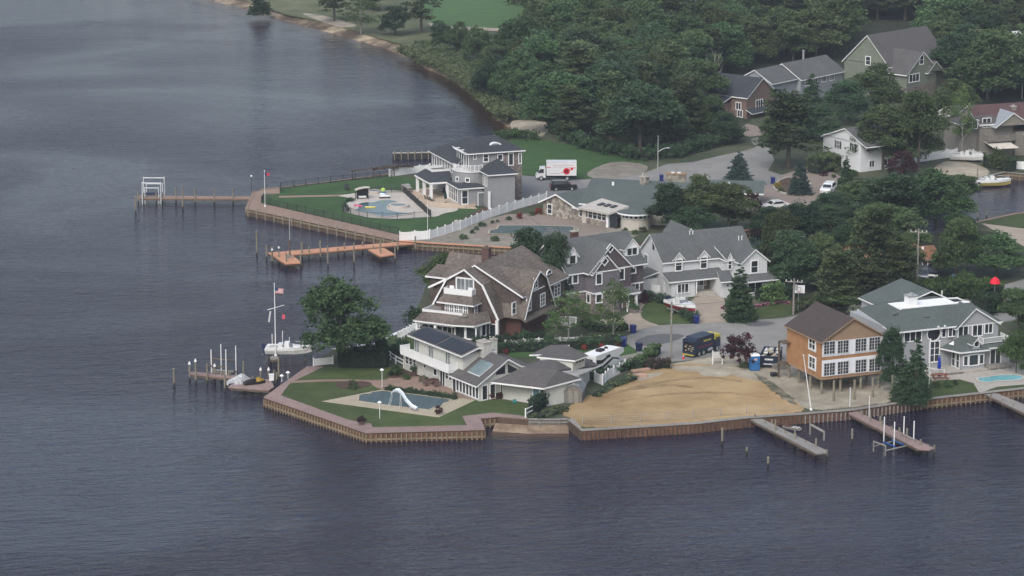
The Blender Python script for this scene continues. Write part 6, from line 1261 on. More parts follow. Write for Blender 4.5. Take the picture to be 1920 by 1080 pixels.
# --- boats (local +x towards the bow)
def hull(L_,B,hgt,stripe=None,m=GEL,dr=.25):
    mb=MB(); rings=[]
    for t in (0,.15,.4,.65,.85,.96,1.0):
        b=B/2*(1 if t<.5 else max(.03,1-((t-.5)/.5)**2.2)); x=-L_/2+L_*t; sh=hgt*(1+.28*t*t); k=-dr+(dr+.45*hgt)*max(0,(t-.7)/.3)**1.6
        rings.append([(x,0,k),(x+.02,-b*.75,k*.3+.12*hgt),(x+.04*t,-b,sh*.62),(x+.06*t,-b*1.02,sh),(x+.06*t,b*1.02,sh),(x+.04*t,b,sh*.62),(x+.02,b*.75,k*.3+.12*hgt)])
    mb.loft(rings)
    if stripe is not None:
        n=7
        for i in range(len(mb.f)-2):
            if i%n in (0,1,5,6): mb.m[i]=1
    return mb
def boat(name,label,loc,rz,L_,B,hgt,stripe=None,motor=True,top=None,kind='console'):
    rt=thing(name,label,'boat',loc,math.radians(rz)); mats=[GEL,stripe or GEL]
    part('hull',hull(L_,B,hgt,1 if stripe else None),mats,rt,smooth=False)
    part('cockpit_floor',MB().box(-L_*.42,L_*.1,-B*.36,B*.36,hgt*1.02,hgt*1.08),SEAT if kind!='console' else mat('deck_grey',(.35,.36,.36),.7,.06),rt)
    part('foredeck',MB().loft([[(x,-b,hgt*h1),(x,0,hgt*h1+.14),(x,b,hgt*h1)] for x,b,h1 in ((L_*.1,B*.44,1.08),(L_*.3,B*.33,1.16),(L_*.45,B*.12,1.25))]),GEL,rt)
    part('gunwale',MB().bar((-L_*.48,-B*.47,hgt*1.06),(L_*.12,-B*.47,hgt*1.12),.14,.16).bar((-L_*.48,B*.47,hgt*1.06),(L_*.12,B*.47,hgt*1.12),.14,.16),GEL,rt)
    part('windscreen',MB().poly([(L_*.1,-B*.34,hgt*1.1),(L_*.1,B*.34,hgt*1.1),(L_*.02,B*.3,hgt*1.1+.45),(L_*.02,-B*.3,hgt*1.1+.45)]),GLASSB,rt)
    part('console',MB().box(-L_*.08,L_*.03,-B*.2,B*.2,hgt,hgt+.75),GEL,rt); part('seat',MB().box(-L_*.22,-L_*.12,-B*.3,B*.3,hgt,hgt+.5),SEAT if kind!='console' else GEL,rt)
    mb=MB(); 
    for s in (-1,1):
        for a,b in (((.14,.4),(.3,.3)),((.3,.3),(.46,.08))): mb.tube((L_*a[0],s*B*a[1],hgt+.55),(L_*b[0],s*B*b[1],hgt+.62),.025,.025,6); mb.tube((L_*b[0],s*B*b[1],hgt*1.1),(L_*b[0],s*B*b[1],hgt+.62),.02,.02,6)
    part('bow_rail',mb,STEEL,rt)
    if motor: o=part('outboard_motor',MB().box(-L_/2-.5,-L_/2-.05,-.22,.22,hgt*.75,hgt*.75+.62).box(-L_/2-.32,-L_/2-.12,-.08,.08,-.3,hgt*.75),NAVY,rt); part('propeller',MB().box(-L_/2-.42,-L_/2-.36,-.18,.18,-.3,-.18),STEEL,o)
    if top:
        mb=MB()
        for s in (-1,1):
            for x in (-L_*.12,L_*.04): mb.tube((x,s*B*.32,hgt),(x,s*B*.3,hgt+1.8),.03,.03,6)
        part('tower',mb,STEEL,rt); 
        if top!='bare': part('canopy',MB().slab([(-L_*.2,-B*.38,hgt+1.85),(L_*.08,-B*.38,hgt+1.85),(L_*.08,B*.38,hgt+1.85),(-L_*.2,B*.38,hgt+1.85)],.07,0,0),top,rt)
    return rt
g=G(541,664,1.0); boat('powerboat','white centre console boat with navy outboard hanging on its lift by the big tree',(g[0],g[1],1.15),-3,6.2,2.2,.85,kind='console')
lift('dark timber boat lift under the white centre console boat',[(504,673),(573,675),(583,664),(512,663)],1.75,1.0,PILE,WOODG,zc=.85)
for l,x,a,b in (('left of the slim white poles beside the centre console boat',511,627,671),('middle slim white pole beside the centre console boat',530.5,621,664),('right slim white pole beside the centre console boat',543,633,662)): poles(l,[(x,a,b)],r=.05)
# lift dock strip under the yardarm flagpole
dock('short timber platform under the yardarm flagpole',[[(506,668),(520,667),(522,672),(507,673)]],WOODG,[(508,665,676),(521,665,676)],z=1.2)
g=G(1279,589); r0=boat('trailer_boat','white cuddy boat with a dark red hull stripe on its trailer beside the driveway',(g[0],g[1],LAND+.75),-56,6.0,2.2,.9,stripe=mat('burgundy_hull',(.2,.015,.03),.3,.05),motor=True,top='bare')
rt=thing('boat_trailer','galvanised trailer carrying the white and red boat','trailer',(g[0],g[1],LAND),math.radians(-56)); part('frame',MB().bar((-2.6,-.7,.45),(2.2,-.5,.45),.1,.12).bar((-2.6,.7,.45),(2.2,.5,.45),.1,.12).bar((2.0,0,.45),(4.,0,.4),.1,.12).bar((2.2,-.5,.45),(2.2,.5,.45),.1,.1),STEEL,rt); part('bunk',MB().bar((-2.4,-.5,.62),(1.6,-.4,.62),.12,.12).bar((-2.4,.5,.62),(1.6,.4,.62),.12,.12),WOODG,rt)
for s in (-1,1): wheel(rt,-.9,s*.95,.3,.2); part('mudguard',MB().box(-1.3,-.5,s*.95-.13,s*.95+.13,.62,.68),STEEL,rt)
part('jack',MB().tube((3.7,.15,0),(3.7,.15,.8),.04,.04,7),STEEL,rt)
g=G(1861,349,0); boat('bow_rider','large white bow rider with a yellow waterline moored at the marina dock',(g[0],g[1],.2),4,6.4,2.3,.95,stripe=mat('yellow_stripe',(.4,.33,.1),.4,.05),motor=False)
g=G(1808,357,0); boat('small_motorboat','smaller white motorboat half hidden by leaves left of the bow rider',(g[0],g[1],.15),-10,5,2.0,.8)
g=G(1486,806,0); rt=thing('rowboat','small pale dinghy with a red brown bow tied behind the grey dock','boat',(g[0],g[1],.08),math.radians(-35)); part('hull',hull(2.5,.95,.3,None,WOODG),[WOODG],rt); part('bow_cover',MB().box(-1.0,-.2,-.35,.35,.3,.42),W_BRICK,rt)
for k in (.2,.7): part('thwart',MB().box(k,k+.15,-.4,.4,.3,.36),GEL,rt)
g=G(1815,303); boat('stored_boat','white hulled boat parked along the white fence above the boat ramp',(g[0],g[1],LAND+.4),-14,6.5,2.2,.9,motor=False)
def jetski(label,px,py,rz,c1,c2,z):
    g=G(px,py,z); rt=thing('jet_ski',label,'jet ski',(g[0],g[1],z),math.radians(rz)); part('hull',hull(2.9,1.1,.42,None,dr=.1),[c1],rt); part('seat',MB().loft([[(x,-b,.42),(x,-b*.7,z2),(x,b*.7,z2),(x,b,.42)] for x,b,z2 in ((-1.2,.25,.6),(-.4,.28,.82),(.2,.22,.8))]),BLACK,rt); part('hood',MB().loft([[(x,-b,.45),(x,-b*.5,z2),(x,b*.5,z2),(x,b,.45)] for x,b,z2 in ((.2,.4,.85),(.6,.42,.95),(1.3,.15,.6))]),c2,rt); part('handlebar',MB().tube((.25,-.35,1.05),(.25,.35,1.05),.03,.03,6).tube((.35,0,.85),(.25,0,1.05),.04,.04,6),BLACK,rt)
CANV=mat('silver_cover',(.25,.26,.28),.45,.35,3,col2=(.55,.56,.58))
jetski('black jet ski with a yellow hood on the floating platform',477,721,20,BLACK,mat('amber_hood',(.3,.19,.03),.5,.2),.95)
g=G(447,720,.95); rt=thing('covered_jet_ski','jet ski under a crumpled silver grey cover on the floating platform','jet ski',(g[0],g[1],.95),math.radians(22)); rng_=random.Random(3)
mb=MB(); rings=[]
for i,(x,b,zz) in enumerate(((-1.6,.3,.45),(-1.2,.55,.7),(-.4,.6,1.0),(.3,.6,1.35),(.8,.5,1.2),(1.5,.35,.6),(1.7,.15,.4))): rings.append([(x+.1*rng_.random(),b*math.cos(a)+.06*rng_.random(),zz*max(0,math.sin(a))**.8+.05*rng_.random()) for a in [math.pi*k/8 for k in range(9)]])
mb.loft(rings); part('cover',mb,CANV,rt); part('hull',hull(2.9,1.,.3,None,dr=.05),[DARK],rt)
# dock box, planters, dark bollards on the near dock
g=G(509,713,1.05); rt=thing('dock_box','small white dock box beside the pilings','box',g,.2); part('chest',MB().box(-.3,.3,-.25,.25,0,.75),WHITE,rt); part('lid',MB().box(-.33,.33,-.28,.28,.75,.83),WHITE,rt)
# --- covered pools, pool slide, spa
def cover(label,name,px,m,z):
    W_=[G(x,y,LAND) for x,y in px]; o=W_[0]; rt=thing(name,label,'pool',(o[0],o[1],0)); loc=[(x-o[0],y-o[1]) for x,y,_ in W_]
    part('cover' if 'cover' in name else 'water',MB().prism(loc,z-.15,z),m,rt); cx=sum(a for a,b in loc)/len(loc); cy=sum(b for a,b in loc)/len(loc)
    big=[(cx+(a-cx)*1.0+.0,cy+(b-cy)*1.0) for a,b in loc]; mb=MB()
    for i in range(len(big)): a,b=big[i],big[(i+1)%len(big)]; mb.bar((*a,z-.01),(*b,z-.01),.28,.06)
    part('coping',mb,TANDECK if 'cover' in name else PATIOW,rt); return rt
COVT=mat('teal_mesh_cover',(.055,.085,.095),.85,.1,.5,stripe=('X',1.5,.9),col2=(.075,.105,.115)); COVG=mat('green_mesh_cover',(.06,.085,.085),.85,.08,.5,stripe=('X',1.5,.9),col2=(.075,.1,.1))
def serr(P,n,d):
    out=[]
    for i in range(len(P)):
        a,b=P[i],P[(i+1)%len(P)]
        for k in range(n): t0=k/n; t1=(k+.5)/n; out+=[(a[0]+(b[0]-a[0])*t0,a[1]+(b[1]-a[1])*t0),(a[0]+(b[0]-a[0])*t1,a[1]+(b[1]-a[1])*t1+d)]
    return out
cover('teal mesh covered swimming pool with a slide in the near left garden','covered_pool',[(671,754),(672,743),(683,740),(694,740),(696,737),(717,734.5),(780,742),(845.6,751),(842,756),(833,758),(830,763),(818,765),(804,771),(790,769),(740,764),(690,757)],COVT,LAND+.17)
cover('green mesh covered pool on the brick patio before the stone ranch','covered_pool',[(916,440),(918,433),(931,431),(935,424),(1000,424),(1072,426),(1084,431),(1082,437),(1070,439),(1066,443),(1000,442)],COVG,LAND+.16)
POOL=mat('pool_water',(.045,.085,.1),.1,.12,.3,spec=.4,col2=(.07,.12,.135)); POOLT=mat('turquoise_pool_water',(.15,.38,.42),.12,.1,.3,spec=.5)
def smoothpx(P,k=2):
    for _ in range(k):
        Q=[]
        for i in range(len(P)): a,b=P[i],P[(i+1)%len(P)]; Q+=[(a[0]*.75+b[0]*.25,a[1]*.75+b[1]*.25),(a[0]*.25+b[0]*.75,a[1]*.25+b[1]*.75)]
        P=Q
    return P
pz=LAND+.14
cover('freeform blue pool with pointed corners beside the round spa','swimming_pool',smoothpx([(662.5,396),(672,391),(667,386),(680,380.5),(702,380.5),(710,377),(724,375.6),(742,377),(747,381),(741,384),(727,385),(726,393),(735,397),(752,399.5),(775,400.6),(774,402),(752,404),(735,407),(715,407.5),(700,404.5),(690,401.5),(675,399)],1),POOL,pz)
cover('small turquoise kidney pool on the right hand patio','swimming_pool',smoothpx([(1830,713),(1836,709),(1850,709),(1862,706),(1885,704),(1912,705),(1922,709),(1915,714),(1890,716),(1868,716),(1858,719),(1838,718)],2),POOLT,LAND+.15)
g=G(748,388); rt=thing('spa','raised round spa with pale rim at the edge of the freeform pool','spa',g); n=20; ring=lambda r,z:[(r*math.cos(2*math.pi*i/n),r*math.sin(2*math.pi*i/n),z) for i in range(n)]
mb=MB(); mb.loft([ring(1.75,0),ring(1.75,.45),ring(1.35,.45),ring(1.3,.3)],caps=False); part('rim',mb,PATIOW,rt); part('water',MB().poly(ring(1.32,.36)),POOL,rt)
g=G(702,362); rt=thing('hot_tub','small round plunge tub with pale rim behind the pool fence','spa',g); mb=MB(); mb.loft([ring(1.1,0),ring(1.1,.5),ring(.85,.5),ring(.8,.4)],caps=False); part('rim',mb,PATIOW,rt); part('water',MB().poly(ring(.82,.42)),POOL,rt)
g=G(735,766); rt=thing('pool_slide','tall curved pale blue pool slide on white legs over the covered pool','pool slide',g,math.radians(-25)); SL=mat('slide_white',(.6,.66,.75),.35,.04); ctrl=[(0,1.9),(.35,2.35),(.8,2.4),(1.3,2.0),(1.9,1.2),(2.7,.65),(3.6,.4)]; mb=MB(); rings=[]
for i,(x,z) in enumerate(ctrl): y=.25*math.sin(x*1.2); rings.append([(x,y-.3,z+.22),(x,y-.25,z),(x,y+.25,z),(x,y+.3,z+.22),(x,y+.2,z-.08),(x,y-.2,z-.08)])
mb.loft(rings); part('chute',mb,SL,rt); part('ladder',MB().tube((-.5,-.25,0),(.2,-.25,2.3),.03,.03,6).tube((-.5,.25,0),(.2,.25,2.3),.03,.03,6).tube((-.35,-.25,.5),(-.35,.25,.5),.02,.02,5).tube((-.2,-.25,1.0),(-.2,.25,1.0),.02,.02,5).tube((-.05,-.25,1.5),(-.05,.25,1.5),.02,.02,5),ALU,rt)
for x,z in ((1.2,2.),(2.6,.7)): part('support_leg',MB().tube((x,-.2,0),(x,.0,z),.035,.035,6).tube((x,.3,0),(x,.1,z),.035,.035,6),ALU,rt)
# --- pool toys, garden furniture
g=G(673,386.5,LAND+.15); rt=thing('pool_float','pink inflatable lounger in the freeform pool','pool float',g,math.radians(-25)); part('mattress',MB().ball((0,0,.08),.75,.35,.12,10,5),mat('float_pink',(.6,.1,.2),.4,.05),rt); part('pillow',MB().ball((-.7,0,.15),.25,.32,.14,8,5),mat('float_pink',(.6,.1,.2)),rt)
g=G(694,389.3,LAND+.15); rt=thing('pool_noodle','yellow pool float in the freeform pool','pool float',g); part('tube',MB().tube((-.85,0,.06),(.85,0,.06),.1,.1,8).tube((-.85,.25,.06),(.85,.25,.06),.1,.1,8),mat('float_yellow',(.6,.5,.12),.4,.05),rt); part('end_cap',MB().ball((.85,.12,.06),.12,.22,.1,7,4),mat('float_yellow',(.6,.5,.12)),rt)
def chair(name,label,px,py,rz,m,kind='chair',z=LAND+.02,s=1,group=None):
    g=G(px,py,z); rt=thing(name,label,'chair',g,math.radians(rz),group); rt.scale=(s,s,s)
    part('seat',MB().box(-.35,.35,-.3,.35,.36,.44),m,rt); part('backrest',MB().slab([(-.35,.3,.45),(.35,.3,.45),(.35,.55,1.15),(-.35,.55,1.15)],.06,0,0) if 1 else None,m,rt)
    for x in (-.32,.28):
        for y in (-.28,.3): part('leg',MB().box(x,x+.06,y,y+.06,0,.38),m,rt)
    for x in (-.4,.33): part('armrest',MB().box(x,x+.08,-.3,.4,.58,.63),m,rt)
    return rt
GREYW=mat('grey_teak',(.12,.105,.09),.85,.15)
for i,(x,y) in enumerate(((801,377),(806.5,379),(811.5,381))): chair('patio_chair',('leftmost','middle','rightmost')[i]+' of three dark reclining chairs on the terrace steps',x,y,115,GREYW,group='dark reclining chairs on the terrace')
for i,x in enumerate((834,842,849)): chair('patio_chair',('left','middle','right')[i]+' dark dining chair in the shade of the porch',x,365-i,30*i,DARK,group='dining chairs under the porch')
chair('adirondack_chair','left pale blue chair by the sunroom',1738,683,20,mat('pale_blue_wood',(.2,.3,.36),.7,.06)); chair('adirondack_chair','right pale blue chair by the sunroom',1749,684,10,mat('pale_blue_wood',(.2,.3,.36))); chair('garden_chair','dark garden chair alone on the artificial lawn',651,357,20,DARK)
g=G(842,369,LAND+.4); rt=thing('patio_table','dark dining table in the shade of the porch','table',g); part('tabletop',MB().tube((0,0,.7),(0,0,.75),.7,.7,14),DARK,rt); part('leg',MB().tube((0,0,0),(0,0,.7),.07,.05,8),DARK,rt)
def closedumb(label,px,py,m,hh=2.4,z=LAND+.3):
    g=G(px,py,z); rt=thing('patio_umbrella',label,'umbrella',g); part('pole',MB().tube((0,0,0),(0,0,hh),.03,.03,7),STEEL,rt); part('canopy',MB().loft([[(r*math.cos(a*.785),r*math.sin(a*.785),z_) for a in range(8)] for r,z_ in ((.22,hh*.35),(.26,hh*.5),(.18,hh*.75),(.05,hh*1.02))]),m,rt); part('base',MB().tube((0,0,0),(0,0,.12),.3,.28,10),DARK,rt)
closedumb('closed bright blue umbrella on the right hand patio',1760.5,704,mat('umbrella_blue',(.01,.03,.3),.7,.05),2.7); closedumb('closed dark green umbrella beside the porch column',835.5,381,mat('umbrella_green',(.01,.035,.025),.8,.05),2.2)
g=G(1864,572); h_=ztop(g,519)-LAND; rt=thing('patio_umbrella','bright red open umbrella above the shrubs at right','umbrella',g); part('pole',MB().tube((0,0,0),(0,0,h_),.035,.03,7),STEEL,rt); part('canopy',MB().loft([[(r*math.cos(a*.785),r*math.sin(a*.785),z_) for a in range(8)] for r,z_ in ((.8,h_-.95),(.6,h_-.4),(.05,h_))],caps=False),mat('umbrella_red',(.6,.015,.04),.7,.05),rt)
g=G(1762,712,LAND); rt=thing('picnic_table','long red brown picnic table with benches under the closed blue umbrella','picnic table',g,math.radians(5)); RW=mat('redwood',(.2,.07,.045),.8,.12)
part('tabletop',MB().box(-1.1,1.1,-.4,.4,.72,.78),RW,rt)
for s in (-1,1): part('bench',MB().box(-1.1,1.1,s*.75-.14,s*.75+.14,.42,.48),RW,rt); part('leg_frame',MB().bar((s*.8,-.75,0),(s*.8,-.2,.75),.06,.08).bar((s*.8,.75,0),(s*.8,.2,.75),.06,.08).bar((s*.8,-.8,.4),(s*.8,.8,.4),.06,.08),RW,rt)
g=G(764,360,LAND+.15); rt=thing('outdoor_kitchen','stone outdoor kitchen counter with a covered grill on the terrace','outdoor kitchen',g,math.radians(-70)); part('counter',MB().box(-2.,1.2,-.4,.4,0,.9),STONED,rt); part('worktop',MB().box(-2.1,1.3,-.45,.45,.9,.98),CONC,rt); part('grill_hood',MB().box(-.6,.5,-.35,.35,.98,1.35),STEEL,rt)
g=G(680,373); rt=thing('cabana','dark canopied poolside cabana frame with a pale roof edge','cabana',g,math.radians(10))
for x in (-.9,.9):
    for y in (-.5,.5): part('post',MB().box(x-.05,x+.05,y-.05,y+.05,0,1.7),BLACK,rt)
part('back_screen',MB().box(-.85,.85,.45,.5,.1,1.6),BLACK,rt); part('roof',MB().loft([[(x,-.75,z),(x,.75,z),(x,.75,z+.07),(x,-.75,z+.07)] for x,z in ((-1.3,1.6),(-.5,1.85),(.4,2.0),(1.2,1.95))]),PATIOW,rt); part('cushion',MB().box(-.7,.6,-.35,.35,.3,.5),WHITE,rt)
for p_,q_ in (((673,373)),((686,374))): pass
g=G(718.5,367); rt=thing('beach_ball_stack','lime green and blue inflatable toys piled beside the pool','pool toy',g); part('ball',MB().ball((0,0,1.0),.42,n=10,k=6),mat('lime_vinyl',(.35,.5,.1),.4,.08),rt); part('ring_float',MB().ball((.1,0,.62),.5,.45,.25,10,6),mat('blue_vinyl',(.05,.15,.3),.4,.08),rt); part('ring_float',MB().ball((0,0,.3),.6,.5,.3,10,6),WHITE,rt)
g=G(721,372); rt=thing('lounge_bench','white cushioned bench with dark frame beside the pool','bench',g,math.radians(8)); part('cushion',MB().box(-.9,.9,-.3,.3,.35,.55),WHITE,rt); part('frame',MB().box(-.92,.92,-.32,.32,.2,.34).box(-.85,-.75,-.3,.3,0,.2).box(.75,.85,-.3,.3,0,.2),DARK,rt)
g=G(715,334); rt=thing('beach_pergola','rough thatched dark pergola beside the far lawn fence','pergola',G(700,334),math.radians(25)); 
for x in (-4,0,4): part('post',MB().tube((x,0,0),(x,0,1.6),.08,.07,7),BROWNW,rt)
part('roof_frame',MB().bar((-4.3,-.3,1.6),(4.2,-.3,1.9),.1,.1).bar((-4.3,.3,1.6),(4.2,.3,1.9),.1,.1),BROWNW,rt); me=hedge_mesh('thatch',[(-4,0),(4,0)],1.0,.5,'brush',5,leaf=.1,dens=8,cr=.25,z0=1.5); link('thatch',me,rt)
# row of white garden chairs behind the seawall
for i in range(7):
    t=i/6; chair('lawn_chair','white lawn chair, %s in the row behind the low seawall'%('first','second','third','fourth','fifth','sixth','last')[i],752+t*34,636-t*20,150,WHITE,z=LAND,group='white lawn chairs behind the seawall')
g=G(858,728); rt=thing('patio_set','dark red patio table with chairs on the brick path by the solar house','patio set',G(812,722),0); part('tabletop',MB().tube((0,0,.7),(0,0,.76),.75,.75,14),W_BRICK,rt); part('leg',MB().tube((0,0,0),(0,0,.7),.06,.06,8),DARK,rt)
for i,a in enumerate((0,75,150,215,290)): chair('patio_chair',('right hand','rear right','rear left','left hand','front')[i]+' reddish chair at the patio table by the solar house',812+16*math.cos(math.radians(a)),722-4.4*math.sin(math.radians(a)),a-90,W_BBROWN,s=.9,group='chairs at the red patio table')
def planter(label,px,py,m='purple',hh=.9,z=LAND+.1):
    g=G(px,py,z); rt=thing('planter',label,'planter',g); part('pot',MB().tube((0,0,0),(0,0,.45),.22,.33,10),BROWNW,rt); o=link('plant',bush_mesh(int(px),m,1.2,hh,14,22,.1,.25),rt,(0,0,.35))
planter('potted purple plant on the right corner of the near pool deck',821,777); planter('potted purple plant on the brick walk corner near the water',678,797); planter('grey potted shrub at the tip of the pool deck',660,729,'brush'); planter('round potted shrub by the solar house door',777,702,'dark',1.0)
# hose reel / green box
g=G(965,757); rt=thing('hose_reel','teal green hose reel at the lawn edge below the blue door','hose reel',g); part('drum',MB().tube((-.25,0,.3),(.25,0,.3),.28,.28,10),mat('teal_plastic',(.02,.14,.12),.5,.05),rt); part('stand',MB().box(-.35,.35,-.2,.2,0,.1),mat('teal_plastic',(.02,.14,.12)),rt)
g=G(1765,527); rt=thing('blue_drum','pale blue barrel beside the parked dark vehicles',"barrel",G(1788,524)); part('drum',MB().tube((0,0,0),(0,0,.9),.3,.3,10),mat('drum_blue',(.1,.16,.25),.5,.06),rt); part('lid',MB().tube((0,0,.9),(0,0,.95),.31,.31,10),DARK,rt)
# curb stones round the island
g=G(1480,362); P_=smoothpx([(1448,352),(1466,335),(1500,332),(1522,345),(1515,358),(1490,366),(1462,362)],1)
P_=[G(*p) for p in P_]; o=P_[0]; rt=thing('island_kerb','pale stone kerb round the planted island with the blue spruce','kerb',o); mb=MB()
for i in range(len(P_)): a,b=P_[i],P_[(i+1)%len(P_)]; mb.bar((a[0]-o[0],a[1]-o[1],.1),(b[0]-o[0],b[1]-o[1],.1),.3,.24)
part('kerb_stones',mb,CONC,rt); cx=sum(p[0] for p in P_)/len(P_)-o[0]; cy=sum(p[1] for p in P_)/len(P_)-o[1]; part('planting_bed',MB().prism([(p[0]-o[0],p[1]-o[1]) for p in P_],0,.08),MULCH,rt)
# ================================================================ trees and shrubs
PR={}
def proto(name,trunkm,crown,hgt,wid):
    rt=bpy.data.objects.new(name,None); t=bpy.data.objects.new('trunk',trunkm); c=bpy.data.objects.new('crown',crown); return (name,trunkm,crown,hgt,wid)
rg=np.random.default_rng(5)
for k in range(4): PR['dec%d'%k]=('leafy_tree',limbs(BARK,10,.22,3.4,rg),round_crown(10+k,10,8.4,'dec',k=58,nc=290,leaf=.17),10,8.4)
for k in range(2): PR['dark%d'%k]=('leafy_tree',limbs(BARK,10,.22,3.2,rg),round_crown(30+k,10,7.8,'dark',k=55,nc=280,leaf=.165,base=.05),10,7.8)
for k in range(2): PR['loose%d'%k]=('slender_tree',limbs(BARKP,10,.14,2.8,rg,9,.15),round_crown(40+k,10,6.6,'light',k=20,nc=95,leaf=.17,base=.18,cr=.8),10,6.6)
for k in range(3): PR['pine%d'%k]=('pine_tree',limbs(BARK,12,.24,2.5,rg,6,.45),pine_crown(50+k),12,7)
for k in range(2): PR['spruce%d'%k]=('spruce_tree',limbs(BARK,10,.16,1.2,rg,4,.1),cone_crown(60+k,10,6.2,'spruce',nc=300,k=38),10,6.2)
PR['dspruce']=('evergreen_tree',limbs(BARK,10,.18,1.4,rg,4,.1),cone_crown(65,10,6,'dark',nc=330,k=38,pw=.75),10,6)
PR['arb']=('column_evergreen',limbs(BARK,9,.14,.8,rg,4,.1),cone_crown(70,9,4.2,'arb',nc=380,k=36,pw=.6,leaf=.13,cr=.42),9,4.2)
PR['light0']=('leafy_tree',limbs(BARK,8,.16,2.6,rg),round_crown(80,8,7,'light',k=46,nc=220,leaf=.16,base=.06),8,7)
PR['purple']=('purple_tree',limbs(BARK,4,.1,1.6,rg,6,.2),round_crown(81,4,5.6,'purple',k=30,nc=110,leaf=.14,base=.15,cr=.5),4,5.6)
PR['blossom']=('blossom_shrub',limbs(BARK,3,.08,1.,rg,5,.2),round_crown(82,3,3.4,'whitef',k=26,nc=70,leaf=.12,base=.05,cr=.4),3,3.4)
dead=MB(); dead.tube((0,0,0),(0,0,7),.18,.08,7)
for i in range(9):
    a=i*2.4; z=3+i*.45; dead.tube((0,0,z),(math.cos(a)*2.2,math.sin(a)*2.2,z+2.2),.07,.03,5); dead.tube((math.cos(a)*1.2,math.sin(a)*1.2,z+1.2),(math.cos(a+.6)*2.1,math.sin(a+.6)*2.1,z+2.9),.04,.02,5)
DEADM=dead.mesh('trunk',BARKP)
tr_=random.Random(21)
def tree(kind,label,px,yb,yt,w,cat='tree',group=None,z=LAND,name=None):
    nm,tm,cm,H,Wd=PR[kind]; g=G(px,yb,z); hh=ztop(g,yt)-z; k=hh/H; ww=w*mpp(yb)/Wd
    rt=thing(name or nm,label,cat,g,tr_.random()*6.28,group); rt.scale=(ww,ww,k); link('trunk',tm,rt); link('crown',cm,rt); return rt
tree('dec0','big spreading green tree on the water edge above the near brick walk',640,688,522,176); 
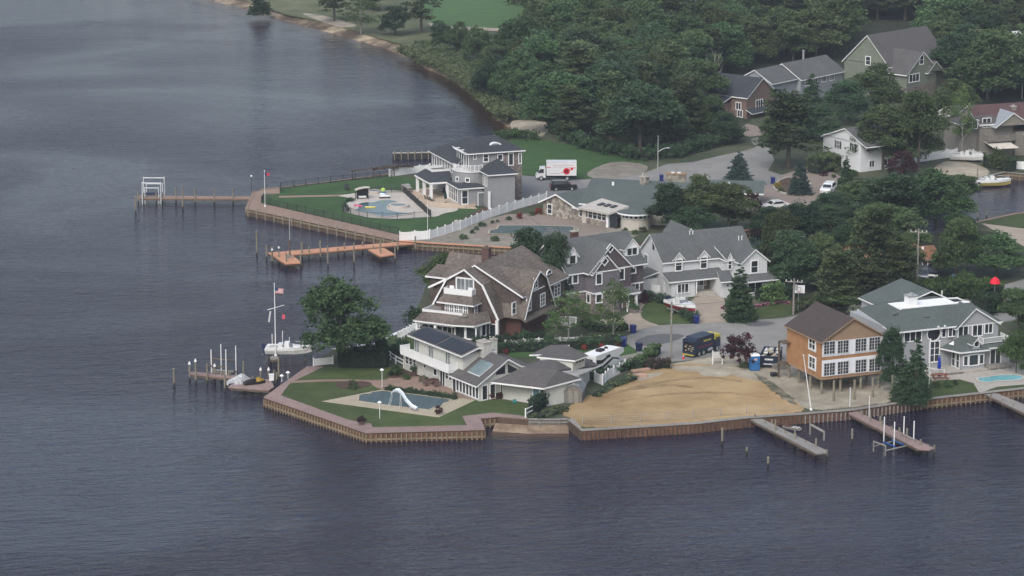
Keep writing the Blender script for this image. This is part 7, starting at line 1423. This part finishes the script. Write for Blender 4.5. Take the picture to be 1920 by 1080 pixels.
T=[('light0','bright green tree at the left rear corner of the shingle house',834,562,474,100),('dark0','dark tree behind the right end of the shingle house roof',993,566,424,108),('dark1','dark tree between the shingle house and the mauve house',1040,585,434,76),
('loose0','thin leaved tree directly in front of the mauve house left side',1066,636,543,92),('loose1','thin leaved tree by the mauve house entrance walk',1150,640,520,84),('loose0','short thin leaved tree between shingle house steps and hedge',1042,648,580,50),
('arb','tall cone shaped evergreen in front of the white colonial',1386,600,493,62),
('dark0','left tree of the dense clump behind the white colonial',1262,436,342,100),('dec1','middle tree of the dense clump behind the white colonial',1318,436,330,110),('dec3','right tree of the dense clump behind the white colonial',1366,434,340,104),('dark1','low dark tree behind the white colonial chimney vents',1300,446,385,90),
('spruce0','blue spruce beside the cul-de-sac road',1385,347,278,72),('spruce1','blue spruce on the planted driveway island',1499,364,293,54),('arb','slim cone evergreen right of the white parked vehicle',1585,376,290,42),
('pine0','broad dark pine over the brick drive end',1478,316,172,130),('dspruce','pointed dark evergreen in front of the blue grey house',1522,215,135,62),('dark0','dark tree left of the white gabled house',1530,262,196,90),
('dec2','large tree right of the white gabled house',1655,318,196,120),('dspruce','dark evergreen touching the right side of the white gabled house',1640,305,205,78),('dec1','tree in front of the sage green house',1640,215,120,110),('dark1','tree left of the sage green house wall',1590,230,150,90),
('dec3','full green tree between the white house and the boat ramp',1722,318,165,108),('loose1','birch with a pale trunk beside the taupe house',1803,300,158,56),('loose0','smaller birch left of the pale trunked birch',1780,285,175,44),('dec1','bright rounded tree below the sage house deck',1790,215,150,90),
('purple','dark purple leaved tree by the white house yard',1690,330,284,62),('purple','dark purple tree between the refuse truck and the toilet',1387,690,628,74),('purple','small purple leaved tree at the right end of the stone ranch',1413,398,362,32),
('dark0','large dark canopy tree over the canal, left of centre',1665,445,322,150),('dec0','large green canopy tree left of the marina basin',1755,430,318,140),('dark1','dark tree over the canal behind the backboard',1500,465,378,110),('dec2','dark green tree right of the white colonial',1460,530,395,80),
('dec1','tree behind the terrace dock, left one',1555,450,385,90),('dark0','deep green tree right of the white colonial hedge',1490,545,432,110),('dec3','tree between the terrace dock and the basin',1640,470,380,100),
('pine1','tall pine with a bare trunk before the orange terrace, left one',1617,548,402,78),('pine2','tall pine with a bare trunk before the orange terrace, right one',1646,552,392,92),('pine0','low spreading pine before the brown cottage',1625,590,488,112),('pine1','dark pine behind the white blossom shrub',1563,590,470,92),
('pine2','pine left of the brown cottage',1684,570,455,84),('dec2','leafy tree right of the brown cottage',1793,520,408,92),('dec0','broad bright tree at the right edge beyond the shrubs',1868,520,436,110),('dec3','dark leafy tree right of the waterfront house roof',1908,628,538,76),('light0','pale green tree right of the waterfront house',1905,700,618,66),
('dspruce','dark conifer between the stilt house and the waterfront house',1716,752,628,66),('dark1','dark leafy tree at the rear corner of the stilt house',1672,735,612,58),('dspruce','low dark conifer on the sand edge by the stilt house',1694,752,670,60),
('dec1','leafy shrub tree behind the stilt house roof',1583,590,530,110),('blossom','white blossom shrub beside the stilt house roof',1608,606,568,46),('dec2','leafy tree above the parked dark vehicles',1800,470,400,80),
('dspruce','dark evergreen shrub on the point of the far shore',488,27,-30,50),('pine0','pine on the far shore lawn, left one',627,40,-45,70),('loose1','wispy willow on the far shore bank',677,62,-8,88),('dark1','round dark bush tree on the far shore lawn',741,66,10,62),('pine1','tall pine beside the fairway path',790,61,-50,80),('pine2','pine at the back of the far shore lawn',700,20,-60,76),
('dark0','dark green tree at the start of the wood near the reeds',828,95,38,50),('dec1','leafy tree behind the reeds, second from the fairway',862,112,42,58),('dec0','leafy tree behind the reeds beside the fairway end',898,130,48,66),('dark1','dark tree filling the gap behind the terrace dock, middle one',1600,458,380,100),('dec0','green tree over the far end of the terrace dock',1700,478,392,90),('dec2','leafy tree between the colonial hedge and the tall pines',1545,540,440,100),('dark0','dark tree just left of the two tall bare trunked pines',1575,520,420,90),('dec1','tree just right of the two tall bare trunked pines',1690,545,440,84),('dark1','dark tree on the canal bank below the paver driveway',1560,425,360,90),('dec0','leafy tree left of the marina dock',1610,400,335,100),('dark0','dark tree right of the ranch end roof',1440,440,385,80),('dec3','bushy tree behind the marina dock corner',1800,392,325,80),('light0','fresh green tree in the middle of the canal trees',1700,420,350,80),('dec3','tree growing right of the cul-de-sac pine',1448,268,214,50),('dark1','low dark tree before the brick house',1362,270,208,60),('dec2','tree before the brick house porch',1332,262,178,64)]
for a in T: tree(*a)
rt=thing('bare_tree','leafless pale tree standing before the dark wood',"tree",G(1338,190),1.,None); link('trunk',DEADM,rt); rt.scale=(.9,.9,1.15)
rt.name='dead_tree'
# the wood behind: separate trees, nearest rank described by what they stand beside
def inside(p,poly):
    x,y=p; c=False
    for i in range(len(poly)):
        a,b=poly[i],poly[(i+1)%len(poly)]
        if (a[1]>y)!=(b[1]>y) and x<(b[0]-a[0])*(y-a[1])/(b[1]-a[1])+a[0]: c=not c
    return c
ZON=[([(915,180),(945,150),(995,115),(1012,60),(1012,-6),(1100,-8),(1330,-8),(1312,200),(1312,262),(1230,297),(1130,292),(1045,262),(1040,226),(965,214)],6.9,'wood behind the meadow lawn'),([(1330,-8),(2010,-8),(2010,175),(1860,192),(1765,182),(1765,50),(1590,36),(1583,104),(1470,118),(1450,122),(1400,124),(1330,150)],6.6,'wood behind the far houses')]
cnt=0; pts=[]; 
for poly,sp,nm in ZON:
    xs=[p[0] for p in poly]; ys=[p[1] for p in poly]
    for _ in range(5200):
        # sample evenly in world space
        x=R.uniform(min(xs),max(xs)); t=R.random(); g0=G(960,min(ys)); g1=G(960,max(ys)); Y=g1[1]+(g0[1]-g1[1])*t
        zz=LAND-CH; b=(zz*cP+Y*sP)/(Y*cP-zz*sP); y=540-F*b
        if not inside((x,y),poly): continue
        if x>1850 and 50<y<135: continue
        g=G(x,y)
        if any((g[0]-q[0])**2+(g[1]-q[1])**2<sp*sp for q in pts): continue
        pts.append(g)
        if len(pts)>360: break
        far=y<110; r_=R.random(); fx=(x-860)/1060
        kind=('pine%d'%R.randrange(3)) if r_<(.5 if x<1150 and y<150 else .2) else (('dark%d'%R.randrange(2)) if r_<.42 else ('light0' if (r_>.86 and far) else 'dec%d'%R.randrange(4)))
        hh=R.uniform(9,14) if not far else R.uniform(10,15)
        nm_,tm,cm,H,Wd=PR[kind]; k=hh/H; ww=k*R.uniform(1.05,1.5)
        lab={'p':'dark pine crowded among the leafy trees of the ','l':'brighter green tree crowded in the ','d':'green leafy tree crowded in the '}[kind[0]]+nm
        if kind.startswith('dark'): lab='darker leafy tree crowded in the '+nm
        rt=thing(nm_,lab,'tree',g,R.random()*6.28,'trees of the '+nm+', '+('pines' if kind[0]=='p' else 'dark' if kind[:2]=='da' else 'bright' if kind[0]=='l' else 'green')); rt.scale=(ww,ww,k); link('trunk',tm,rt); link('crown',cm,rt); cnt+=1

# underbrush at the wood edge, and reeds along the shore: uncountable stuff
def band(name,px,wd,hh,m,seed,dens,leaf,cr,label=None,k=24):
    P=[G(*p) for p in px]; o=P[0]; me=hedge_mesh(name,P,wd,hh,m,seed,leaf,dens,cr,k=k); ob=link(name,me,None,o); ob['kind']='stuff'
    if label: ob['label']=label
    return ob
band('reeds',[(762,100),(800,116),(840,132),(880,158),(912,186),(935,208),(955,226)],5,1.9,'reed',3,26,.2,.5,k=20)
band('reeds',[(795,92),(850,118),(900,152),(940,196),(985,222),(1035,226)],5,2.2,'reed',4,22,.2,.55,k=20)
band('undergrowth',[(1035,240),(1060,262),(1120,285),(1200,300),(1260,296),(1330,276),(1390,262)],3.5,2.6,'dark',5,9,.2,.7)
band('undergrowth',[(935,262),(960,256),(985,262),(1010,262)],3,1.6,'dec',6,10,.18,.5)
band('undergrowth',[(1560,410),(1620,400),(1700,395),(1800,370)],5,2.2,'dark',7,6,.2,.6); band('undergrowth',[(1400,470),(1480,486),(1560,500),(1600,520)],4,2.4,'dark',8,6,.2,.6)
band('undergrowth',[(1500,590),(1560,570),(1620,560)],4,1.6,'dec',9,8,.18,.5); band('undergrowth',[(1755,352),(1700,372),(1640,380)],3,1.5,'dark',15,6,.2,.5)
# hedges: each one a clipped thing
def hedge(label,px,wd,hh,m='dark',seed=1,name='hedge',dens=11,leaf=.11,cr=.34,k=28,cat='hedge'):
    P=[G(*p) for p in px]; o=P[0]; rt=thing(name,label,cat,o); core=MB()
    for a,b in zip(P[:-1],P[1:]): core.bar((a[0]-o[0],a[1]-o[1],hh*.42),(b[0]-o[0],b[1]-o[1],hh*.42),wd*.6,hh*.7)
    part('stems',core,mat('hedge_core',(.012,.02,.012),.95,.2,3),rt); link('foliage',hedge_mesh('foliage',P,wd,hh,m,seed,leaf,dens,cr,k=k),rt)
hedge('tall dark clipped hedge wall under the big tree',[(634,689),(690,690),(724,689)],1.6,3.1,seed=2,dens=26,cr=.4); hedge('tall dark hedge running back from the first hedge wall corner',[(722,689),(712,668),(716,655)],1.3,2.6,seed=3,dens=20)
hedge('clipped hedge slope between side lawn and white boat',[(1190,560),(1222,563),(1260,574),(1302,606)],1.6,1.3,seed=4,dens=14); hedge('dark hedge below the colonial right wing',[(1418,562),(1455,560),(1492,556)],2.2,1.9,seed=5,dens=18)
hedge('rose hedge with red blooms along the back lawn',[(932,662),(1010,658),(1090,655),(1165,651)],1.2,1.5,seed=6,dens=11); hedge('clipped hedge beside the motorhome fence',[(1110,712),(1145,704),(1175,694),(1195,688)],1.2,1.3,'dec',seed=7,dens=11)
hedge('leafy hedge between sand lot and gravel drive',[(1195,694),(1212,680),(1234,664)],1.2,1.8,'dec',seed=8,dens=15); hedge('stepped dark hedge by the barn shed',[(996,778),(1012,768),(1030,752)],1.1,2.0,seed=9,dens=18)
hedge('low green planting along the near covered pool',[(724,733),(760,737),(800,742),(855,750)],.9,.7,'dec',seed=10,dens=12); hedge('shrub border below the shingle house porch',[(890,652),(930,648),(980,644),(1020,640)],2.2,1.4,seed=11,dens=16)
hedge('bright hedge mass behind the waterfront house roof',[(1730,565),(1780,558),(1830,556),(1868,566)],4.5,2.8,'light',seed=12,dens=22,leaf=.16,cr=.5); hedge('dark hedge mass right of the bright hedge, under the red umbrella',[(1838,590),(1868,582)],4,2.8,'dark',seed=14,dens=34,leaf=.16,cr=.5)
hedge('shrub border along the far fence of the shingle house garden',[(1085,646),(1130,644),(1165,640)],1.6,1.2,'dec',seed=15,dens=13); hedge('low planting in front of the mauve house',[(1095,610),(1130,622),(1175,618)],2.2,1.1,'dec',seed=16,dens=14)
hedge('dark shrub row below the hedge wall, by the white gate',[(728,668),(748,664),(760,655)],1.6,1.5,seed=17,dens=18); hedge('scrubby weeds along the sand lot fence',[(1115,745),(1140,730),(1190,712)],1.2,.6,'reed',seed=18,dens=9,name='weeds',cat='weeds')
hedge('weeds between the white railing and the shed',[(1005,785),(1030,778),(1060,768)],2.,.5,'reed',seed=19,dens=14,name='weeds',cat='weeds'); hedge('pink flower strip left of the cone evergreen',[(1352,579),(1372,578)],.5,.35,'pinkf',seed=20,dens=16,name='flower_border',leaf=.07,cr=.16,cat='flowers')
hedge('long pink flower strip on the street lawn',[(1416,577),(1440,572),(1470,570),(1500,572)],.6,.4,'pinkf',seed=21,dens=18,name='flower_border',leaf=.07,cr=.18,cat='flowers'); hedge('yellow flower bed by the hedge wall',[(728,702),(742,701),(754,699)],.9,.7,'yelf',seed=22,dens=16,name='flower_border',leaf=.08,cr=.2,cat='flowers')
hedge('red flowering bed under the sunroom gable',[(905,751),(925,748),(958,745)],1.2,1.1,'gard',seed=23,dens=16,name='flower_border',cat='flowers'); hedge('clipped green hedge left of the white gabled house',[(1524,326),(1545,322),(1568,318)],4.0,3.4,'dec',seed=24,dens=30,leaf=.14,cr=.5)
hedge('tangled reddish brush pile by the lumber stacks',[(1216,694),(1235,690),(1256,690)],1.8,1.3,'brush',seed=25,dens=22,name='brush_pile',cat='brush pile'); hedge('dark shrubs in the marina corner',[(1850,312),(1875,318),(1900,322)],3,2.6,'dec',seed=26,dens=20,leaf=.14)
hedge('green planting beside the paver driveway end',[(1415,420),(1450,412),(1500,404),(1540,395)],2.5,1.2,'dark',seed=27,dens=9)
BM={}
def bush(label,px,py,w,h,m='dark',group=None,name='shrub'):
    key=m; 
    if key not in BM: BM[key]=bush_mesh(len(BM)+90,m)
    g=G(px,py); k=w*mpp(py)/2.2; kz=h*mpp(py)*1.03/1.45; rt=thing(name,label,'shrub',g,tr_.random()*6.28,group); rt.scale=(k,k,kz); link('foliage',BM[key],rt); part('stem',MB().tube((0,0,-.1),(0,0,.5),.06,.03,6),BARK,rt)
for a in [('dark rounded bush overhanging the water beside the shingle house',775,610,50,40),('clipped oval bush on the gravel yard, nearest the bulkhead',869,449,21,12,'dec'),('clipped oval bush in front of the covered pool on the gravel yard',927,452,21,12,'dec'),('clipped bush beside the long white fence, largest one',904,425,20,10,'dec'),('small clipped bush by the white fence, left of a pair',924,419,10,7,'dec'),('small clipped bush by the white fence, right of a pair',933,417,9,6,'dec'),('clipped bush between the pairs near the white fence',953,413,15,9,'dec'),('red barberry by the white fence, left one',974,410,15,13,'redf'),('green bush between the two red barberries',997,404,15,9,'dec'),('red barberry by the white fence, right one',1010,402,17,15,'redf'),('silvery bush row end on the gravel yard',886,438,12,9,'spruce'),('second silvery bush on the gravel yard',893,431,12,8,'spruce'),
('large round clipped shrub at the driveway corner, left half',1376,604,34,28,'dark'),('large round clipped shrub at the driveway corner, right half',1402,602,42,30,'dec'),('round light green shrub beside the colonial right wing',1450,567,56,46,'light'),('purple bush beside the mauve house steps',1206,568,28,20,'purple'),('green bush left of the purple bush',1186,584,26,18,'dec'),('yellow green bush by the round cream wing',1190,440,16,11,'light'),('bush left of the yellow green bush by the cream wing',1173,437,16,12,'dec'),('bush right of the yellow green bush by the cream wing',1205,435,18,12,'dec'),
('small boxwood on the patio garden, left one',1755,727,26,14,'dec'),('small boxwood on the patio garden, right one',1777,727,24,15,'dec'),('dark small plant at the patio corner',1790,722,14,12,'dark'),('yellow flowered low shrub on the island',1458,350,18,11,'yelf'),('second low shrub on the island',1464,360,14,10,'light'),('red shrub behind the white parked vehicle',1545,330,18,11,'purple'),('small green shrub behind the white parked vehicle',1563,333,12,8,'dec'),('tall grass tuft in the pool garden bed',662,730,26,22,'dec'),('shrub beside the solar house end wall',742,705,30,24,'dark'),('dark shrub on the lawn edge by the solar house',762,712,20,14,'dec'),('shrub at the foot of the portable toilet tree',1395,690,30,14,'dec'),('leafy bush at the stilt house right sand edge',1700,757,40,22,'dark'),('red rose bush at the end of the rose hedge',1157,652,18,18,'redf'),('red rose bush in the middle of the rose hedge',1128,656,14,14,'redf'),('red rose bush near the solar house chimney',948,664,12,12,'redf'),('red rose bush, second from the street',1095,657,14,13,'redf'),('leafy bush left of the parked dark vehicles, by the barrel',1810,535,40,34,'dec'),('bush right of the barrel',1840,545,44,30,'dec'),('small evergreen bush by the white fence bend',912,409,10,12,'dark'),('bright shrub at the near corner of the white gabled house',1600,330,24,14,'dec'),('leafy shrub in front of the taupe house fence',1872,318,40,48,'dec'),
('bush between the brick path and solar house windows',795,716,24,14,'dec'),('dark bush by the pool fence left corner',648,397,16,20,'dark'),('dark bush behind the pool fence on the lawn',657,378,20,9,'dark'),('green shrub by the shingle house stairs',1030,650,34,30,'dec'),('green shrub left of the shingle house stairs',985,645,44,30,'dark')]: bush(*a)
rt=thing('boulder_group','grey boulders at the lawn edge by the long white fence','boulder',G(856,418)); 
for k in range(3): part('boulder',MB().ball((k*.9,-.2*k,.2),.5,.4,.35,8,5),CONC,rt)
